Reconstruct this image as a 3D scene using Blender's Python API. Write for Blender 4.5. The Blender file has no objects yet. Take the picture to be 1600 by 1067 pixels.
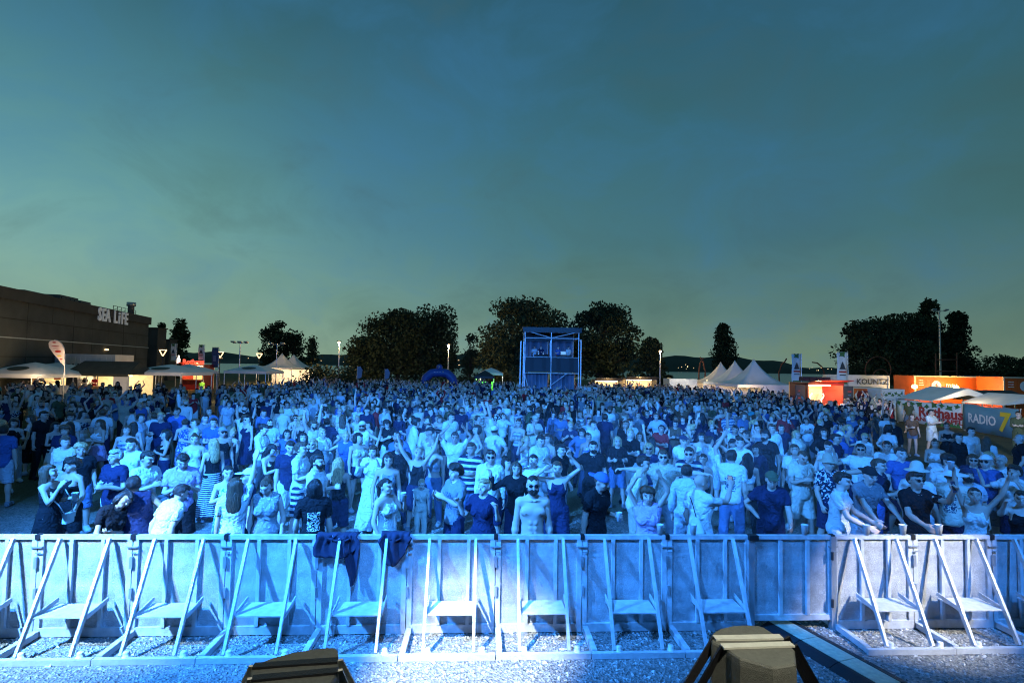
import bpy, bmesh, math, random
import numpy as np
from mathutils import Vector, Matrix
random.seed(7); rng = np.random.default_rng(7)
S = bpy.context.scene; C = S.collection
R = math.radians
# ------------------------------------------------------------------ camera
F, PITCH, ROLL, CH = 836.15, 0.04678, 0.01829, 3.316       # focal length in photo pixels (1600 wide), tilt, roll, height
cam = bpy.data.cameras.new('camera'); cob = bpy.data.objects.new('camera', cam); C.objects.link(cob); S.camera = cob
cam.sensor_width = 36; cam.lens = F*36/1600; cam.clip_start = .05; cam.clip_end = 6000
cob.matrix_world = Matrix.Translation((0, 0, CH)) @ Matrix.Rotation(R(90)+PITCH, 4, 'X') @ Matrix.Rotation(ROLL, 4, 'Z')
def px(x, y, Y):
    """point at depth Y (metres ahead) seen at photo pixel x, y"""
    u, v = x-800, y-533.5; c, s = math.cos(ROLL), math.sin(ROLL)
    a, b = c*u+s*v, -s*u+c*v
    d = np.array([a, F*math.cos(PITCH)+b*math.sin(PITCH), F*math.sin(PITCH)-b*math.cos(PITCH)])
    d = d*Y/d[1]
    return (float(d[0]), float(Y), float(d[2]+CH))
def at_height(x, y, z):
    p = px(x, y, 1.0); k = (z-CH)/(p[2]-CH)
    return (p[0]*k, k, z)
def to_px(P):
    x, y, z = P[0], P[1], P[2]-CH
    f = y*math.cos(PITCH)+z*math.sin(PITCH); u = F*x/f; v = -F*(-y*math.sin(PITCH)+z*math.cos(PITCH))/f
    c, s = math.cos(ROLL), math.sin(ROLL)
    return (800+c*u-s*v, 533.5+s*u+c*v)
# ------------------------------------------------------------------ sky
W = bpy.data.worlds.new('World'); S.world = W; W.use_nodes = True
nt = W.node_tree; nt.nodes.clear()
def wn(t, **k):
    n = nt.nodes.new(t)
    for a, b in k.items(): setattr(n, a, b)
    return n
wo = wn('ShaderNodeOutputWorld'); bg = wn('ShaderNodeBackground'); nt.links.new(bg.outputs[0], wo.inputs[0])
sky = wn('ShaderNodeTexSky', sky_type='NISHITA', sun_disc=False, sun_elevation=R(-4), sun_rotation=R(-60), air_density=1.5, dust_density=2.0)
geo = wn('ShaderNodeNewGeometry'); sep = wn('ShaderNodeSeparateXYZ'); 
tc = wn('ShaderNodeTexCoord'); nt.links.new(tc.outputs['Generated'], sep.inputs[0])
ramp = wn('ShaderNodeValToRGB'); nt.links.new(sep.outputs['Z'], ramp.inputs[0])
def lin(r, g, b):
    f = lambda c: (c/255/12.92) if c/255 <= .04045 else ((c/255+.055)/1.055)**2.4
    return (f(r), f(g), f(b), 1)
cr = ramp.color_ramp
cr.elements[0].position = 0.0; cr.elements[0].color = lin(134, 158, 130)
cr.elements[1].position = .62; cr.elements[1].color = lin(42, 86, 100)
for p_, c_ in ((.10, lin(98, 134, 124)), (.22, lin(74, 120, 122)), (.40, lin(58, 108, 120))):
    e = cr.elements.new(p_); e.color = c_
def math_n(op, a, b=None, clamp=False):
    n = wn('ShaderNodeMath', operation=op, use_clamp=clamp)
    for i, v in enumerate((a, b)):
        if v is None: continue
        if isinstance(v, (int, float)): n.inputs[i].default_value = v
        else: nt.links.new(v, n.inputs[i])
    return n.outputs[0]
def mix(fac, a, b, mode='MIX'):
    n = wn('ShaderNodeMix', data_type='RGBA', blend_type=mode)
    for i, v in ((0, fac), (6, a), (7, b)):
        if hasattr(v, 'is_output'): nt.links.new(v, n.inputs[i])
        else: n.inputs[i].default_value = v
    return n.outputs[2]
# after-glow of the sunset to the left, near the horizon
dot = wn('ShaderNodeVectorMath', operation='DOT_PRODUCT'); nt.links.new(tc.outputs['Generated'], dot.inputs[0]); dot.inputs[1].default_value = Vector((-.80, .60, .06)).normalized()
gz = wn('ShaderNodeMapRange'); gz.inputs[1].default_value = .22; gz.inputs[2].default_value = .52; gz.inputs[3].default_value = 1.0; gz.inputs[4].default_value = .06; nt.links.new(sep.outputs['Z'], gz.inputs[0])
glow = math_n('MULTIPLY', math_n('POWER', math_n('MAXIMUM', dot.outputs['Value'], 0), 5), gz.outputs[0])
col = mix(math_n('MULTIPLY', glow, .85), ramp.outputs[0], lin(112, 178, 176))
low = math_n('POWER', math_n('MAXIMUM', math_n('SUBTRACT', 1.0, math_n('ABSOLUTE', sep.outputs['Z'])), 0), 7)
col = mix(math_n('MULTIPLY', math_n('MULTIPLY', glow, low), .85), col, lin(178, 190, 140))
# lamp-lit blue smoke painted into the sky colour as noise, plus greyer mottling
mp = wn('ShaderNodeMapping'); mp.inputs['Scale'].default_value = (1, 1, 1.6); nt.links.new(tc.outputs['Generated'], mp.inputs[0])
no = wn('ShaderNodeTexNoise'); no.inputs['Scale'].default_value = 1.9; no.inputs['Detail'].default_value = 4; no.inputs['Roughness'].default_value = .5; nt.links.new(mp.outputs[0], no.inputs['Vector'])
mr = wn('ShaderNodeMapRange'); mr.inputs[1].default_value = .42; mr.inputs[2].default_value = .72; nt.links.new(no.outputs[0], mr.inputs[0])
col = mix(math_n('MULTIPLY', mr.outputs[0], .32), col, lin(56, 116, 168))
mr2 = wn('ShaderNodeMapRange'); mr2.inputs[1].default_value = .52; mr2.inputs[2].default_value = .30; nt.links.new(no.outputs[0], mr2.inputs[0])
col = mix(math_n('MULTIPLY', mr2.outputs[0], .42), col, lin(62, 96, 100))
no2 = wn('ShaderNodeTexNoise'); no2.inputs['Scale'].default_value = 5.5; no2.inputs['Detail'].default_value = 6; no2.inputs['Roughness'].default_value = .6; no2.inputs['Distortion'].default_value = .6; nt.links.new(mp.outputs[0], no2.inputs['Vector'])
mr3 = wn('ShaderNodeMapRange'); mr3.inputs[1].default_value = .50; mr3.inputs[2].default_value = .78; nt.links.new(no2.outputs[0], mr3.inputs[0]); col = mix(math_n('MULTIPLY', mr3.outputs[0], .30), col, lin(60, 124, 172))
mr4 = wn('ShaderNodeMapRange'); mr4.inputs[1].default_value = .48; mr4.inputs[2].default_value = .26; nt.links.new(no2.outputs[0], mr4.inputs[0]); col = mix(math_n('MULTIPLY', mr4.outputs[0], .28), col, lin(70, 98, 98))
# away from the sunset the sky is darker
dk = wn('ShaderNodeMapRange'); dk.inputs[1].default_value = -.9; dk.inputs[2].default_value = .7; dk.inputs[3].default_value = .66; dk.inputs[4].default_value = 1.0; nt.links.new(dot.outputs['Value'], dk.inputs[0])
sk = mix(1.0, sky.outputs[0], (.05, .05, .05, 1), 'MULTIPLY')
dkc = wn('ShaderNodeCombineColor'); [nt.links.new(dk.outputs[0], dkc.inputs[i]) for i in range(3)]
col = mix(1.0, col, dkc.outputs[0], 'MULTIPLY')
col = mix(1.0, col, sk, 'ADD')
nt.links.new(col, bg.inputs[0]); bg.inputs[1].default_value = 1.0
# the sun has set: a last weak glow from its side
sun = bpy.data.lights.new('sun', 'SUN'); sun.energy = .04; sun.angle = R(20); sun.color = (1, .85, .65)
so = bpy.data.objects.new('sun', sun); C.objects.link(so); so.rotation_euler = Vector((.8, -.6, -.12)).to_track_quat('-Z', 'Y').to_euler()
# ------------------------------------------------------------------ stage lamps (hang from the stage roof behind and above the camera)
def spot(name, loc, target, energy, color, cone, blend, radius=.12):
    l = bpy.data.lights.new(name, 'SPOT'); l.energy = energy; l.color = color; l.spot_size = R(cone); l.spot_blend = blend; l.shadow_soft_size = radius
    o = bpy.data.objects.new(name, l); C.objects.link(o); o.location = loc
    o.rotation_euler = (Vector(target)-Vector(loc)).to_track_quat('-Z', 'Y').to_euler()
    return o
BLUE = (.036, .262, 1.0)
spot('stage_spot_blue', (-7.5, 3.0, 6.4), (-2.0, 14, 1), 27000, BLUE, 96, .85)
spot('stage_spot_blue', (-1.0, 3.0, 7.0), (-.5, 13, 1), 6500, BLUE, 100, .8)
spot('stage_spot_blue', (7.5, 3.0, 6.4), (7, 18, 1), 3800, BLUE, 112, .7)
spot('stage_spot_blue_far', (-4, 3.0, 7.4), (-8, 40, 1), 13000, BLUE, 58, .8)
spot('stage_spot_blue_far', (4, 3.0, 7.4), (6, 40, 1), 11000, BLUE, 58, .8)
spot('stage_spot_white', (9, 3.0, 7.4), (24.5, 31, 1), 15000, (.75, .9, 1.0), 26, .7)
spot('stage_spot_blue_far', (-7, 3.0, 7.4), (-30, 36, 2), 5500, BLUE, 50, .8)
spot('stage_spot_blue_tower', (0, 3.0, 7.6), (3.2, 45, 4.0), 30000, BLUE, 11, .5)
spot('stage_spot_white', (-3.4, 1.6, 6.2), (-.45, 6.1, .10), 12000, (.82, .93, 1.0), 17, .8, .06)
spot('stage_spot_white', (-7.4, 2.2, 6.0), (-5.3, 6.4, .85), 6500, (.50, .78, 1.0), 28, .9, .08)
spot('stage_spot_warm', (8.6, 2.0, 6.0), (5.35, 6.9, .80), 6000, (1.0, .96, .82), 18, .85, .06)
spot('stage_spot_warm', (8.6, 1.6, 6.0), (5.3, 4.8, 0), 4500, (1.0, .90, .55), 14, .9, .06)
spot('stage_spot_warm', (-.4, 1.2, 5.6), (-1.35, 3.2, 1.5), 420, (1.0, .98, .86), 16, .5, .10)
spot('stage_spot_warm', (1.9, 1.2, 5.6), (1.5, 3.3, 1.6), 900, (1.0, .98, .84), 16, .5, .10)
# ------------------------------------------------------------------ exposure
S.view_settings.view_transform = 'Standard'; S.view_settings.look = 'None'; S.view_settings.exposure = 0; S.view_settings.gamma = 1
S.cycles.use_denoising = True; S.cycles.filter_width = 1.1
S.cycles.max_bounces = 5; S.cycles.diffuse_bounces = 2; S.cycles.glossy_bounces = 2; S.cycles.transparent_max_bounces = 8
S.cycles.sample_clamp_indirect = 4
# ------------------------------------------------------------------ materials
MATS = {}
def mat(name, color=(.5, .5, .5), rough=.7, metal=0., bump=0, bscale=20, var=0., vscale=4, emit=None, estr=0, spec=.5, objcol=False, attr=None, alpha=1, trans=0, detail=4):
    if name in MATS: return MATS[name]
    m = bpy.data.materials.new(name); m.use_nodes = True; t = m.node_tree; b = t.nodes['Principled BSDF']; MATS[name] = m
    N = t.nodes.new; L = t.links.new
    b.inputs['Roughness'].default_value = rough; b.inputs['Metallic'].default_value = metal
    b.inputs['Specular IOR Level'].default_value = spec
    base = None
    if objcol:
        oi = N('ShaderNodeObjectInfo'); base = oi.outputs['Color']
    if attr:
        a = N('ShaderNodeAttribute'); a.attribute_name = attr
        if base is None: base = a.outputs['Color']
        else:
            mx = N('ShaderNodeMix'); mx.data_type = 'RGBA'; mx.blend_type = 'MULTIPLY'; mx.inputs[0].default_value = 1
            L(base, mx.inputs[6]); L(a.outputs['Color'], mx.inputs[7]); base = mx.outputs[2]
    tcn = N('ShaderNodeTexCoord')
    if var:
        n = N('ShaderNodeTexNoise'); n.inputs['Scale'].default_value = vscale; n.inputs['Detail'].default_value = 5; L(tcn.outputs['Object'], n.inputs['Vector'])
        r = N('ShaderNodeMapRange'); r.inputs[1].default_value = .3; r.inputs[2].default_value = .7; r.inputs[3].default_value = 1-var; r.inputs[4].default_value = 1+var; L(n.outputs[0], r.inputs[0])
        mx = N('ShaderNodeVectorMath'); mx.operation = 'SCALE'; L(r.outputs[0], mx.inputs['Scale'])
        if base is None: mx.inputs[0].default_value = color[:3]
        else: L(base, mx.inputs[0])
        base = mx.outputs[0]
    if base is None: b.inputs['Base Color'].default_value = (*color[:3], 1)
    else: L(base, b.inputs['Base Color'])
    if bump:
        n = N('ShaderNodeTexNoise'); n.inputs['Scale'].default_value = bscale; n.inputs['Detail'].default_value = detail; L(tcn.outputs['Object'], n.inputs['Vector'])
        bp = N('ShaderNodeBump'); bp.inputs['Strength'].default_value = bump; bp.inputs['Distance'].default_value = .02; L(n.outputs[0], bp.inputs['Height']); L(bp.outputs[0], b.inputs['Normal'])
    if emit:
        b.inputs['Emission Color'].default_value = (*emit, 1); b.inputs['Emission Strength'].default_value = estr
    if trans: b.inputs['Transmission Weight'].default_value = trans
    if alpha < 1: b.inputs['Alpha'].default_value = alpha
    return m
# ------------------------------------------------------------------ mesh helpers
class MB:
    def __init__(s): s.v = []; s.f = []; s.m = []
    def add(s, v, f, mi=0):
        o = len(s.v); s.v += [tuple(map(float, p)) for p in v]; s.f += [tuple(o+i for i in q) for q in f]; s.m += [mi]*len(f); return s
    def box(s, c, d, rz=0, mi=0, rx=0):
        x, y, z = [k/2 for k in d]
        v = [Vector(p) for p in ((-x,-y,-z),(x,-y,-z),(x,y,-z),(-x,y,-z),(-x,-y,z),(x,-y,z),(x,y,z),(-x,y,z))]
        M = Matrix.Translation(c) @ Matrix.Rotation(rz, 4, 'Z') @ Matrix.Rotation(rx, 4, 'X')
        return s.add([M @ p for p in v], [(0,3,2,1),(4,5,6,7),(0,1,5,4),(1,2,6,5),(2,3,7,6),(3,0,4,7)], mi)
    def bar(s, a, b, w, h=None, up=(0, 0, 1), mi=0):
        a, b = Vector(a), Vector(b); d = (b-a).normalized(); u = Vector(up)
        if abs(d.dot(u)) > .98: u = Vector((0, 1, 0))
        x = d.cross(u).normalized(); y = x.cross(d).normalized(); h = h or w
        v = [p + x*i*w/2 + y*j*h/2 for p in (a, b) for i, j in ((-1,-1),(1,-1),(1,1),(-1,1))]
        return s.add(v, [(0,1,2,3),(7,6,5,4),(0,4,5,1),(1,5,6,2),(2,6,7,3),(3,7,4,0)], mi)
    def tube(s, pts, r, n=8, mi=0, cap=True):
        pts = [Vector(p) for p in pts]; rs = r if isinstance(r, (list, tuple)) else [r]*len(pts); v = []; prev = None
        for i, p in enumerate(pts):
            d = (pts[min(i+1, len(pts)-1)]-pts[max(i-1, 0)]).normalized()
            if prev is None:
                x = d.cross(Vector((0, 0, 1)));  x = x if x.length > .05 else d.cross(Vector((1, 0, 0)))
            else: x = prev - d*prev.dot(d)
            x.normalize(); y = d.cross(x); prev = x
            v += [p + (x*math.cos(2*math.pi*k/n) + y*math.sin(2*math.pi*k/n))*rs[i] for k in range(n)]
        f = [(i*n+k, i*n+(k+1)%n, (i+1)*n+(k+1)%n, (i+1)*n+k) for i in range(len(pts)-1) for k in range(n)]
        if cap: f += [tuple(range(n))[::-1], tuple(range((len(pts)-1)*n, len(pts)*n))]
        return s.add(v, f, mi)
    def lathe(s, prof, c=(0, 0, 0), n=20, mi=0):
        v = [(c[0]+r*math.cos(2*math.pi*k/n), c[1]+r*math.sin(2*math.pi*k/n), c[2]+z) for r, z in prof for k in range(n)]
        f = [(i*n+k, i*n+(k+1)%n, (i+1)*n+(k+1)%n, (i+1)*n+k) for i in range(len(prof)-1) for k in range(n)]
        return s.add(v, f, mi)
    def prism(s, poly, y0, y1, mi=0):
        """polygon in x,z pushed from y0 to y1"""
        n = len(poly); v = [(x, y0, z) for x, z in poly] + [(x, y1, z) for x, z in poly]
        return s.add(v, [tuple(range(n)), tuple(range(2*n-1, n-1, -1))] + [(i, i+n, (i+1) % n+n, (i+1) % n) for i in range(n)], mi)
    def mesh(s, name):
        me = bpy.data.meshes.new(name); me.from_pydata(s.v, [], s.f); me.update()
        if any(s.m): me.polygons.foreach_set('material_index', s.m)
        return me
    def build(s, name, m, parent=None, smooth=False, loc=None, rz=0):
        me = s.mesh(name)
        for k in (m if isinstance(m, (list, tuple)) else [m]): me.materials.append(k)
        if smooth: me.polygons.foreach_set('use_smooth', [True]*len(me.polygons))
        bm = bmesh.new(); bm.from_mesh(me); bmesh.ops.recalc_face_normals(bm, faces=bm.faces); bm.to_mesh(me); bm.free()
        return link(name, me, parent, loc, rz)
def link(name, me, parent=None, loc=None, rz=0):
    o = bpy.data.objects.new(name, me); C.objects.link(o)
    if parent: o.parent = parent
    if loc is not None: o.location = loc
    o.rotation_euler.z = rz
    return o
def tag(o, label=None, cat=None, group=None, kind=None):
    if label: o['label'] = label
    if cat: o['category'] = cat
    if group: o['group'] = group
    if kind: o['kind'] = kind
    return o
def empty(name, loc=(0, 0, 0), rz=0, label=None, cat=None, group=None):
    o = bpy.data.objects.new(name, None); C.objects.link(o); o.location = loc; o.rotation_euler.z = rz
    return tag(o, label, cat, group)
def copy_tree(o, parent=None):
    c = o.copy(); C.objects.link(c); c.parent = parent
    for ch in list(o.children): copy_tree(ch, c)
    return c
def text_mesh(name, s, size, depth, m, parent, loc, rz=0, bold=.0, rx=R(90), align='CENTER', squash=1.0, shear=0):
    cu = bpy.data.curves.new(name, 'FONT'); cu.body = s; cu.size = size; cu.extrude = depth; cu.offset = bold; cu.align_x = align; cu.align_y = 'CENTER'; cu.shear = shear; cu.resolution_u = 2
    t = bpy.data.objects.new('tmp', cu); C.objects.link(t); dg = bpy.context.evaluated_depsgraph_get()
    me = bpy.data.meshes.new_from_object(t.evaluated_get(dg)); bpy.data.objects.remove(t); bpy.data.curves.remove(cu)
    me.materials.clear(); me.materials.append(m); me.name = name
    o = link(name, me, parent, loc); o.rotation_euler = (rx, 0, rz); o.scale = (squash, 1, 1)
    return o
# ------------------------------------------------------------------ human figures: implicit body -> mesh -> posed by bones
def smin(a, b, k):
    h = np.clip(.5+.5*(b-a)/k, 0, 1); return b*(1-h)+a*h-k*h*(1-h)
def d_prim(p, P):
    x, y, z = P
    if p[0] == 'ell':
        c, r = p[1], p[2]; qx, qy, qz = (x-c[0])/r[0], (y-c[1])/r[1], (z-c[2])/r[2]
        k0 = np.sqrt(qx*qx+qy*qy+qz*qz); k1 = np.sqrt((qx/r[0])**2+(qy/r[1])**2+(qz/r[2])**2)+1e-9
        return k0*(k0-1)/k1
    a, b, ra, rb = np.array(p[1], float), np.array(p[2], float), p[3], p[4]; d = b-a; L2 = d@d
    t = np.clip(((x-a[0])*d[0]+(y-a[1])*d[1]+(z-a[2])*d[2])/L2, 0, 1)
    return np.sqrt((x-a[0]-t*d[0])**2+(y-a[1]-t*d[1])**2+(z-a[2]-t*d[2])**2)-(ra+(rb-ra)*t)
def p_box(p, m):
    if p[0] == 'ell': c, r = np.array(p[1]), np.array(p[2]); return c-r-m, c+r+m
    a, b = np.array(p[1], float), np.array(p[2], float); r = max(p[3], p[4]); return np.minimum(a, b)-r-m, np.maximum(a, b)+r+m
def sdf_at(prims, clip, P):
    D = np.full(P[0].shape, .3)
    for p in prims:
        d = d_prim(p, P); k = p[-1]
        D = np.maximum(D, -d) if k < 0 else smin(D, d, k)
    if clip: D = np.maximum(D, clip(*P))
    return D
def sdf_mesh(prims, h, clip=None):
    pos = [p for p in prims if p[-1] > 0]
    lo = np.min([p_box(p, .02)[0] for p in pos], 0)-2*h; hi = np.max([p_box(p, .02)[1] for p in pos], 0)+2*h
    n = np.ceil((hi-lo)/h).astype(int)+1; ax = [lo[i]+h*np.arange(n[i]) for i in range(3)]
    D = np.full(n, .3, np.float32)
    for p in prims:
        b0, b1 = p_box(p, .06); i0 = np.clip(((b0-lo)/h).astype(int), 0, n-1); i1 = np.clip(np.ceil((b1-lo)/h).astype(int)+1, 1, n)
        sl = tuple(slice(a, b) for a, b in zip(i0, i1)); P = np.meshgrid(*[ax[i][sl[i]] for i in range(3)], indexing='ij', sparse=True)
        d = d_prim(p, P); k = p[-1]; B = D[sl]
        D[sl] = np.maximum(B, -d) if k < 0 else smin(B, d, k)
    if clip: D = np.maximum(D, clip(*np.meshgrid(*ax, indexing='ij', sparse=True)))
    ins = D < 0; nx, ny, nz = n
    c8 = [ins[i:nx-1+i, j:ny-1+j, k:nz-1+k] for i in (0, 1) for j in (0, 1) for k in (0, 1)]
    cnt = sum(c.astype(np.int8) for c in c8); act = (cnt > 0) & (cnt < 8)
    idx = -np.ones(act.shape, int); cells = np.argwhere(act); idx[act] = np.arange(len(cells))
    acc = np.zeros((len(cells), 3)); w = np.zeros(len(cells))
    offs = [(i, j, k) for i in (0, 1) for j in (0, 1) for k in (0, 1)]
    for a in range(8):
        for b in range(a+1, 8):
            oa, ob = np.array(offs[a]), np.array(offs[b])
            if abs(oa-ob).sum() != 1: continue
            da = D[tuple((cells+oa).T)]; db = D[tuple((cells+ob).T)]; m = (da < 0) != (db < 0)
            t = np.where(m, da/(np.where(m, da-db, 1)), 0)[:, None]
            acc += np.where(m[:, None], oa+(ob-oa)*t, 0); w += m
    V = lo+h*(cells+acc/w[:, None]); Fs = []
    for axis in range(3):
        s0 = [slice(None)]*3; s1 = [slice(None)]*3; s0[axis] = slice(0, -1); s1[axis] = slice(1, None)
        ch = np.argwhere(ins[tuple(s0)] != ins[tuple(s1)]); u, v = (axis+1) % 3, (axis+2) % 3
        ch = ch[(ch[:, u] > 0) & (ch[:, v] > 0) & (ch[:, u] < n[u]-1) & (ch[:, v] < n[v]-1)]
        e = np.eye(3, dtype=int); q = [idx[tuple((ch-du*e[u]-dv*e[v]).T)] for du, dv in ((1, 1), (0, 1), (0, 0), (1, 0))]
        q = np.stack(q, 1); flip = ~ins[tuple(ch.T)]; q[flip] = q[flip][:, ::-1]; Fs.append(q)
    return V, np.concatenate(Fs)
def decimate(V, Fq, tris, keep=None):
    me = bpy.data.meshes.new('t'); me.from_pydata(V.tolist(), [], Fq.tolist()); o = bpy.data.objects.new('t', me); C.objects.link(o)
    m = o.modifiers.new('d', 'DECIMATE'); m.ratio = min(1, tris/(2*len(Fq))); 
    if keep is not None:
        g = o.vertex_groups.new(name='g')
        for wv in np.unique(keep): g.add(np.nonzero(keep == wv)[0].tolist(), float(wv), 'REPLACE')
        m.vertex_group = 'g'; m.vertex_group_factor = 1.0
    e = o.evaluated_get(bpy.context.evaluated_depsgraph_get()).to_mesh()
    nv = np.empty(len(e.vertices)*3); e.vertices.foreach_get('co', nv); fs = [tuple(p.vertices) for p in e.polygons]
    nn = np.empty(len(e.vertices)*3); e.vertices.foreach_get('normal', nn)
    bpy.data.objects.remove(o); bpy.data.meshes.remove(me)
    return nv.reshape(-1, 3), fs, nn.reshape(-1, 3)
AD = np.array([.7071, 0, -.7071])                     # rest direction of the left arm
SH = np.array([.165, .012, 1.425]); EL = SH+AD*.285; WR = EL+AD*.25; KN = WR+AD*.095; F2 = KN+AD*.045; FT = F2+AD*.045
HIP = np.array([.092, 0, .92]); KNE = np.array([.105, -.012, .50]); ANK = np.array([.112, .015, .09]); TOE = np.array([.13, -.15, .03])
LAT = np.array([0, -1, 0.])                           # across the palm, thumb side forward
PALM = np.array([-.7071, 0, -.7071])                  # palm faces the body
def mir(p): return np.array([-p[0], p[1], p[2]])
BONES = [('pelvis', -1, (0, 0, .93), (0, 0, 1.06), .13), ('spine', 0, (0, 0, 1.06), (0, 0, 1.24), .12), ('chest', 1, (0, 0, 1.24), (0, 0, 1.42), .13),
         ('neck', 2, (0, .012, 1.47), (0, 0, 1.545), .055), ('head', 3, (0, 0, 1.57), (0, 0, 1.70), .085)]
BI = {}
for s_, mm in (('L', lambda p: p), ('R', mir)):
    b0 = len(BONES)
    BONES += [('clav'+s_, 2, mm((.04, 0, 1.41)), mm(SH-[.03, 0, 0]), .06), ('up'+s_, b0, mm(SH), mm(EL), .047), ('fore'+s_, b0+1, mm(EL), mm(WR), .037),
              ('hand'+s_, b0+2, mm(WR), mm(KN), .035), ('fa'+s_, b0+3, mm(KN), mm(F2), .03), ('fb'+s_, b0+4, mm(F2), mm(FT), .03),
              ('thumb'+s_, b0+3, mm(WR+AD*.03+LAT*.03), mm(WR+AD*.075+LAT*.06), .015),
              ('thigh'+s_, 0, mm(HIP), mm(KNE), .075), ('shin'+s_, b0+7, mm(KNE), mm(ANK), .05), ('foot'+s_, b0+8, mm(ANK), mm(TOE), .045)]
for i, b in enumerate(BONES): BI[b[0]] = i
NB = len(BONES); BH = np.array([b[2] for b in BONES], float); BT = np.array([b[3] for b in BONES], float)
def weights(V, skirt=False):
    Wt = np.zeros((len(V), NB)); x = V[:, 0]
    for i, (n, par, h, t, r) in enumerate(BONES):
        h, t = np.array(h, float), np.array(t, float); d = t-h; k = np.clip(((V-h)@d)/(d@d), 0, 1)
        dist = np.linalg.norm(V-h-k[:, None]*d, axis=1)/r
        wv = 1/(dist**5+.02)
        if n[-1] in 'LR' and n not in ('pelvis',):
            side = 1 if n[-1] == 'L' else -1; wv = wv*np.clip((x*side+.02)/.04, 0, 1)
            arm = n[:2] in ('up', 'fo', 'ha', 'fa', 'fb', 'th') and not n.startswith(('foot', 'thigh'))
            if arm:
                u = np.c_[np.abs(x), V[:, 1], V[:, 2]]-SH; along = u@AD
                wv = wv*np.clip((along+.05)/.06, 0, 1)*np.clip((np.abs(x)-.10)/.06, 0, 1)
            if n.startswith(('thigh', 'shin', 'foot')): wv = wv*np.clip((1.02-V[:, 2])/.10, 0, 1)*((np.abs(x) < .34) | (V[:, 2] < .8))
            if n.startswith(('thigh', 'shin', 'foot')):
                u = np.c_[np.abs(x), V[:, 1], V[:, 2]]-SH; along = u@AD; off = np.linalg.norm(u-along[:, None]*AD, axis=1)
                wv = np.where((along > .2) & (off < .11) & (V[:, 2] > .78), 0, wv)
        else:
            u = np.c_[np.abs(x), V[:, 1], V[:, 2]]-SH; along = u@AD; off = np.linalg.norm(u-along[:, None]*AD, axis=1)
            wv = np.where((along > .10) & (off < .11) & (np.abs(x) > .23), wv*np.clip(1-(along-.10)/.1, 0, 1), wv)
        Wt[:, i] = wv
    if skirt:
        low = np.clip((1.0-V[:, 2])/.5, 0, 1)*.35; Wt /= Wt.sum(1, keepdims=True)
        leg = [BI['thighL'], BI['thighR'], BI['shinL'], BI['shinR'], BI['footL'], BI['footR']]
        m = V[:, 2] < 1.02
        new = np.zeros_like(Wt); new[:, 0] = 1-low
        new[:, BI['thighL']] = low*np.clip(.5+x*4, 0, 1); new[:, BI['thighR']] = low*np.clip(.5-x*4, 0, 1); Wt[m] = new[m]
    return Wt/Wt.sum(1, keepdims=True)
def sym(*ps):
    out = []
    for p in ps:
        out.append(p)
        q = list(p); q[1] = mir(p[1]); 
        if p[0] == 'con': q[2] = mir(p[2])
        out.append(tuple(q))
    return out
def torso(sex, i=0.):
    f = sex == 'f'
    p = [('ell', (0, .005, .95), ((.172 if f else .160)+i, .118+i, .125+i), .05), ('ell', (0, 0, 1.10), ((.122 if f else .142)+i, .098+i, .17), .06),
         ('ell', (0, .0, 1.29), ((.150 if f else .172)+i, .108+i, .165+i), .05), ('con', (-.13 if f else -.145, .012, 1.415), (.13 if f else .145, .012, 1.415), .055+i, .055+i, .05)]
    p += sym(('con', (.02, .02, 1.50), (.13, .015, 1.43), .035+i, .045+i, .04))
    if f: p += sym(('ell', (.075, -.085, 1.285), (.068+i*.8, .062+i*.8, .068+i*.8), .03))
    else:
        p += sym(('ell', (.076, -.074, 1.318), (.086+i, .040+i, .056+i), .03 if i else .018))
        if not i: p += sym(('con', (.02, -.072, 1.452), (.13, -.02, 1.455), .011, .010, .02), ('ell', (.032, -.090, 1.185), (.030, .018, .032), .012), ('ell', (.030, -.088, 1.115), (.029, .018, .032), .012), ('ell', (.028, -.090, 1.045), (.028, .018, .034), .012))
    return p
def arms(i=0., upto=1.0, sex='m'):
    k = .88 if sex == 'f' else 1.0
    p = sym(('ell', SH+[.005, 0, -.005], (.056*k+i,)*3, .04))
    e = SH+AD*.285*min(1, upto)
    p += sym(('con', SH, e, .050*k+i, .040*k+i*1.25, .02))
    if upto > 1: p += sym(('con', EL, WR, .042*k+i, .029*k+i, .02), ('ell', EL+AD*.07+[0, -.005, 0], (.043*k+i,)*3, .03))
    return p
def legs(i=0., zend=.09, j=None):
    j = i if j is None else j
    p = sym(('con', HIP, KNE, .088+i, .056+j, .03), ('con', KNE, ANK, .054+j, .036+j, .03), ('ell', KNE+[.0, .025, -.13], (.05+j, .05+j, .11), .03))
    return p
HEAD = [('con', (0, .018, 1.43), (0, .004, 1.57), .060, .052, .03), ('ell', (0, .014, 1.662), (.077, .096, .092), .03), ('ell', (0, -.03, 1.618), (.062, .066, .094), .03),
        ('ell', (0, -.066, 1.553), (.030, .026, .022), .025), ('con', (0, -.098, 1.648), (0, -.116, 1.607), .007, .014, .012)] + \
       sym(('con', (.010, -.098, 1.660), (.045, -.082, 1.662), .011, .009, .012), ('ell', (.078, .016, 1.628), (.010, .022, .032), .008), ('ell', (.045, -.068, 1.605), (.024, .024, .022), .02)) + \
       sym(('ell', (.031, -.106, 1.640), (.017, .014, .011), -1)) + sym(('ell', (.031, -.088, 1.640), (.013, .013, .013), .004)) + \
       [('con', (-.018, -.094, 1.578), (.018, -.094, 1.578), .007, .007, .006), ('con', (-.015, -.091, 1.567), (.015, -.091, 1.567), .008, .008, .006)]
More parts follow.
